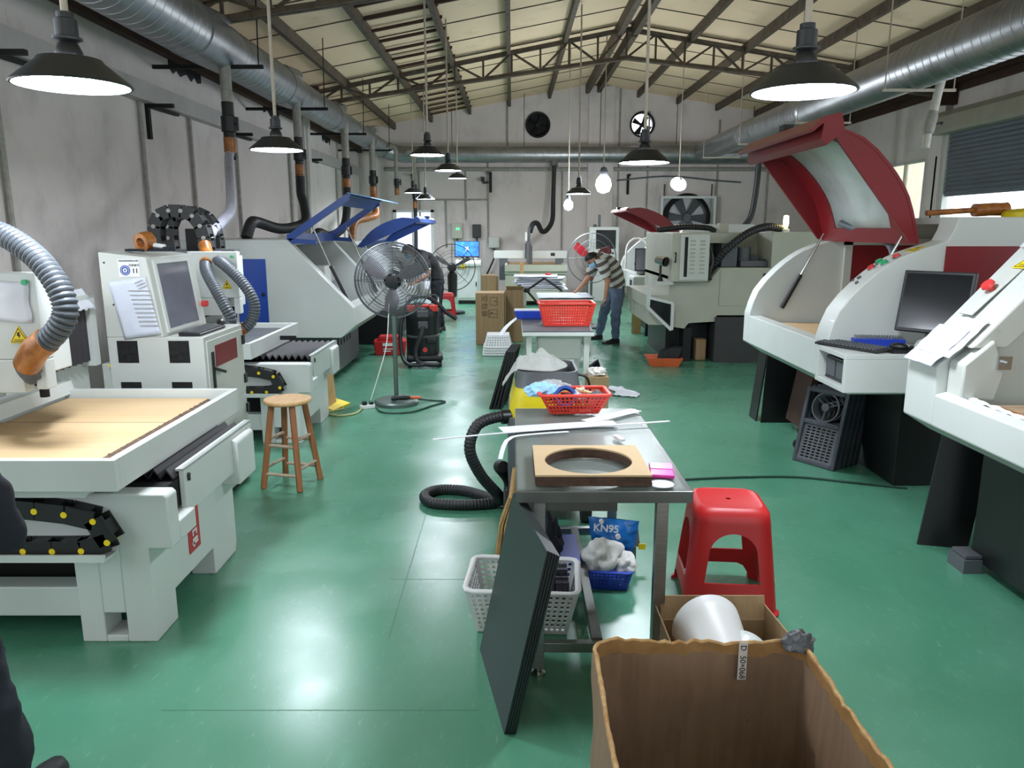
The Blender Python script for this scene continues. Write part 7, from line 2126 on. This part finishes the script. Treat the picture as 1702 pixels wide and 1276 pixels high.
def person_dark():
    t = thing('person', 'person in a black polo and face mask leaning into the blue-lidded machine', 'person', (-1.28, 12.5, 0))
    N, E = {}, []
    N['pel'] = (Vector((-1.24, 12.55, .86)), (.13, .11)); N['wai'] = (Vector((-1.27, 12.53, 1.0)), (.13, .11)); N['che'] = (Vector((-1.36, 12.5, 1.16)), (.16, .12)); N['sho'] = (Vector((-1.48, 12.47, 1.27)), (.12, .1)); N['nec'] = (Vector((-1.57, 12.45, 1.3)), .055)
    E += [('pel', 'wai'), ('wai', 'che'), ('che', 'sho'), ('sho', 'nec')]
    hc = (-1.66, 12.42, 1.32)
    head_nodes(N, E, 'nec', hc, (-.55, -.45, -.62), (-.7, -.1, .7), 1.0)
    for k, (sh, el, wr, hd, pn) in {'r': ((-1.42, 12.27, 1.2), (-1.32, 12.18, .96), (-1.5, 12.12, .86), (-1, -.05, -.25), (0, -.2, -1)), 'l': ((-1.5, 12.64, 1.18), (-1.62, 12.62, .98), (-1.78, 12.5, .95), (-1, -.1, -.1), (0, .2, -1))}.items():
        N['s' + k] = (Vector(sh), .068); N['e' + k] = (Vector(el), .045); N['w' + k] = (Vector(wr), .03)
        E += [('sho', 's' + k), ('s' + k, 'e' + k), ('e' + k, 'w' + k)]
        hn, he = hand(t, wr, hd, pn, 1.0, .5, 1 if k == 'r' else -1)
        add_nodes(N, E, hn, he, k, 'w' + k)
    for k, (hp, kn, an) in {'r': ((-1.23, 12.45, .8), (-1.25, 12.42, .46), (-1.22, 12.45, .08)), 'l': ((-1.22, 12.66, .8), (-1.24, 12.68, .46), (-1.18, 12.72, .08))}.items():
        N['hp' + k] = (Vector(hp), .092); N['kn' + k] = (Vector(kn), .065); N['an' + k] = (Vector(an), .045)
        E += [('pel', 'hp' + k), ('hp' + k, 'kn' + k), ('kn' + k, 'an' + k)]
    me = skin_body('body', N, E, 'pel')
    cl = classify(N, E)
    def torso(p):
        c, t_, n_ = cl(p)
        if c == 'torso': return not (n_ == 'sho>nec' and t_ > .75) and p.z > .87
        return (c == 'uarm' and t_ < .75) or (c == 'leg' and p.z > .87)
    def trous(p):
        c, t_, n_ = cl(p)
        return (c == 'leg' or (c == 'torso' and p.z < .9)) and p.z > .06
    garment(me, torso, .022, 'shirt', M['blackmat'], t, .01, 3)
    garment(me, trous, .013, 'trousers', M['navy'], t, .012, 6)
    m3 = me.copy(); m3.transform(Matrix.Translation(-OFF[t.name])); link('body', m3, M['skin'], t, 180)
    m = MB(); m.tube(spline([(-1.5, 12.36, 1.33), (-1.55, 12.36, 1.28), (-1.56, 12.44, 1.23), (-1.57, 12.54, 1.28)], .02), .012, 8); m.build('collar', M['whitepl'], t)
    m = MB()
    e, s_ = N['er'][0], N['sr'][0]
    q = s_.lerp(e, .72); d = (e - s_).normalized()
    m.tube([q - d * .006, q + d * .006], [.068, .066], 14); m.build('sleeve_trim', M['whitepl'], t)
    face_parts(t, hc, (-.55, -.45, -.62), (-.7, -.1, .7))
    shoe(t, (-1.16, 12.43, 0), (-1, -.1, 0)); shoe(t, (-1.12, 12.72, 0), (-1, -.1, 0))
    return t
person_dark()

def person_near():
    """person at the left edge, only sleeve, trouser leg and shoe in the frame"""
    t = thing('person', 'person in dark jacket and trousers at the left edge, only sleeve and leg visible', 'person', (-1.74, 1.95, 0))
    N, E = {}, []
    x, y = -1.74, 1.95
    N['pel'] = (Vector((x, y, .9)), (.14, .11)); N['wai'] = (Vector((x, y, 1.06)), (.14, .11)); N['che'] = (Vector((x, y, 1.28)), (.17, .12)); N['sho'] = (Vector((x, y, 1.42)), (.12, .09)); N['nec'] = (Vector((x, y, 1.5)), .055)
    E += [('pel', 'wai'), ('wai', 'che'), ('che', 'sho'), ('sho', 'nec')]
    hc = (x, y + .02, 1.62)
    head_nodes(N, E, 'nec', hc, (.2, 1, -.2), (0, 0, 1))
    for k, (sh, el, wr) in {'r': ((x + .2, y, 1.38), (x + .27, y - .03, 1.1), (x + .33, y + .03, .84)), 'l': ((x - .2, y, 1.38), (x - .27, y, 1.08), (x - .26, y + .1, .84))}.items():
        N['s' + k] = (Vector(sh), .075); N['e' + k] = (Vector(el), .055); N['w' + k] = (Vector(wr), .036)
        E += [('sho', 's' + k), ('s' + k, 'e' + k), ('e' + k, 'w' + k)]
        hn, he = hand(t, wr, (-.75 if k == 'r' else .75, .1, -.65), (-1 if k == 'r' else 1, 0, .6), 1.0, .45, 1 if k == 'r' else -1)
        add_nodes(N, E, hn, he, k, 'w' + k)
    for k, s_ in (('r', 1), ('l', -1)):
        N['hp' + k] = (Vector((x + .1 * s_, y, .84)), .1); N['kn' + k] = (Vector((x + .15 * s_, y + .04, .48)), .08); N['an' + k] = (Vector((x + .26 * s_, y + .02, .08)), .06)
        E += [('pel', 'hp' + k), ('hp' + k, 'kn' + k), ('kn' + k, 'an' + k)]
    me = skin_body('body', N, E, 'pel')
    cl = classify(N, E)
    def jacket(p):
        c, t_, n_ = cl(p)
        if c == 'torso': return not (n_ == 'sho>nec' and t_ > .8) and p.z > .86
        return c in ('uarm', 'farm') or (c == 'leg' and p.z > .86)
    def trous(p):
        c, t_, n_ = cl(p)
        return (c == 'leg' or (c == 'torso' and p.z < .95)) and p.z > .04
    garment(me, jacket, .022, 'jacket', M['navy'], t, .012, 1)
    garment(me, trous, .022, 'trousers', M['navy'], t, .016, 8)
    m3 = me.copy(); m3.transform(Matrix.Translation(-OFF[t.name])); link('body', m3, M['skin'], t, 180)
    face_parts(t, hc, (.2, 1, -.2), (0, 0, 1), mask=False)
    shoe(t, (x + .27, y - .08, 0), (.1, 1, 0), .27); shoe(t, (x - .15, y - .06, 0), (-.1, 1, 0), .3)
person_near()
# ================================================================== LIGHT AND CAMERA
w = bpy.data.worlds.new('daylight'); S.world = w
w.use_nodes = True
bg = w.node_tree.nodes['Background']
bg.inputs['Color'].default_value = (.86, .93, 1.0, 1)
bg.inputs['Strength'].default_value = 2.1
cam = bpy.data.cameras.new('camera')
cam.sensor_fit = 'HORIZONTAL'
cam.sensor_width = 36
cam.lens = 36 * 1260 / 1702
cam.clip_start = .05
co = bpy.data.objects.new('camera', cam)
COL.objects.link(co)
co.location = (0, 0, 1.68)
co.rotation_euler = (R(90) - math.atan(258 / 1260), 0, 0)
S.camera = co
vs = S.view_settings
S.display_settings.display_device = 'sRGB'
vs.view_transform = 'Standard'; vs.look = 'None'; vs.gamma = 1; vs.use_curve_mapping = False
vs.exposure = .58
S.cycles.max_bounces = 8
S.cycles.diffuse_bounces = 4
S.cycles.transparent_max_bounces = 12
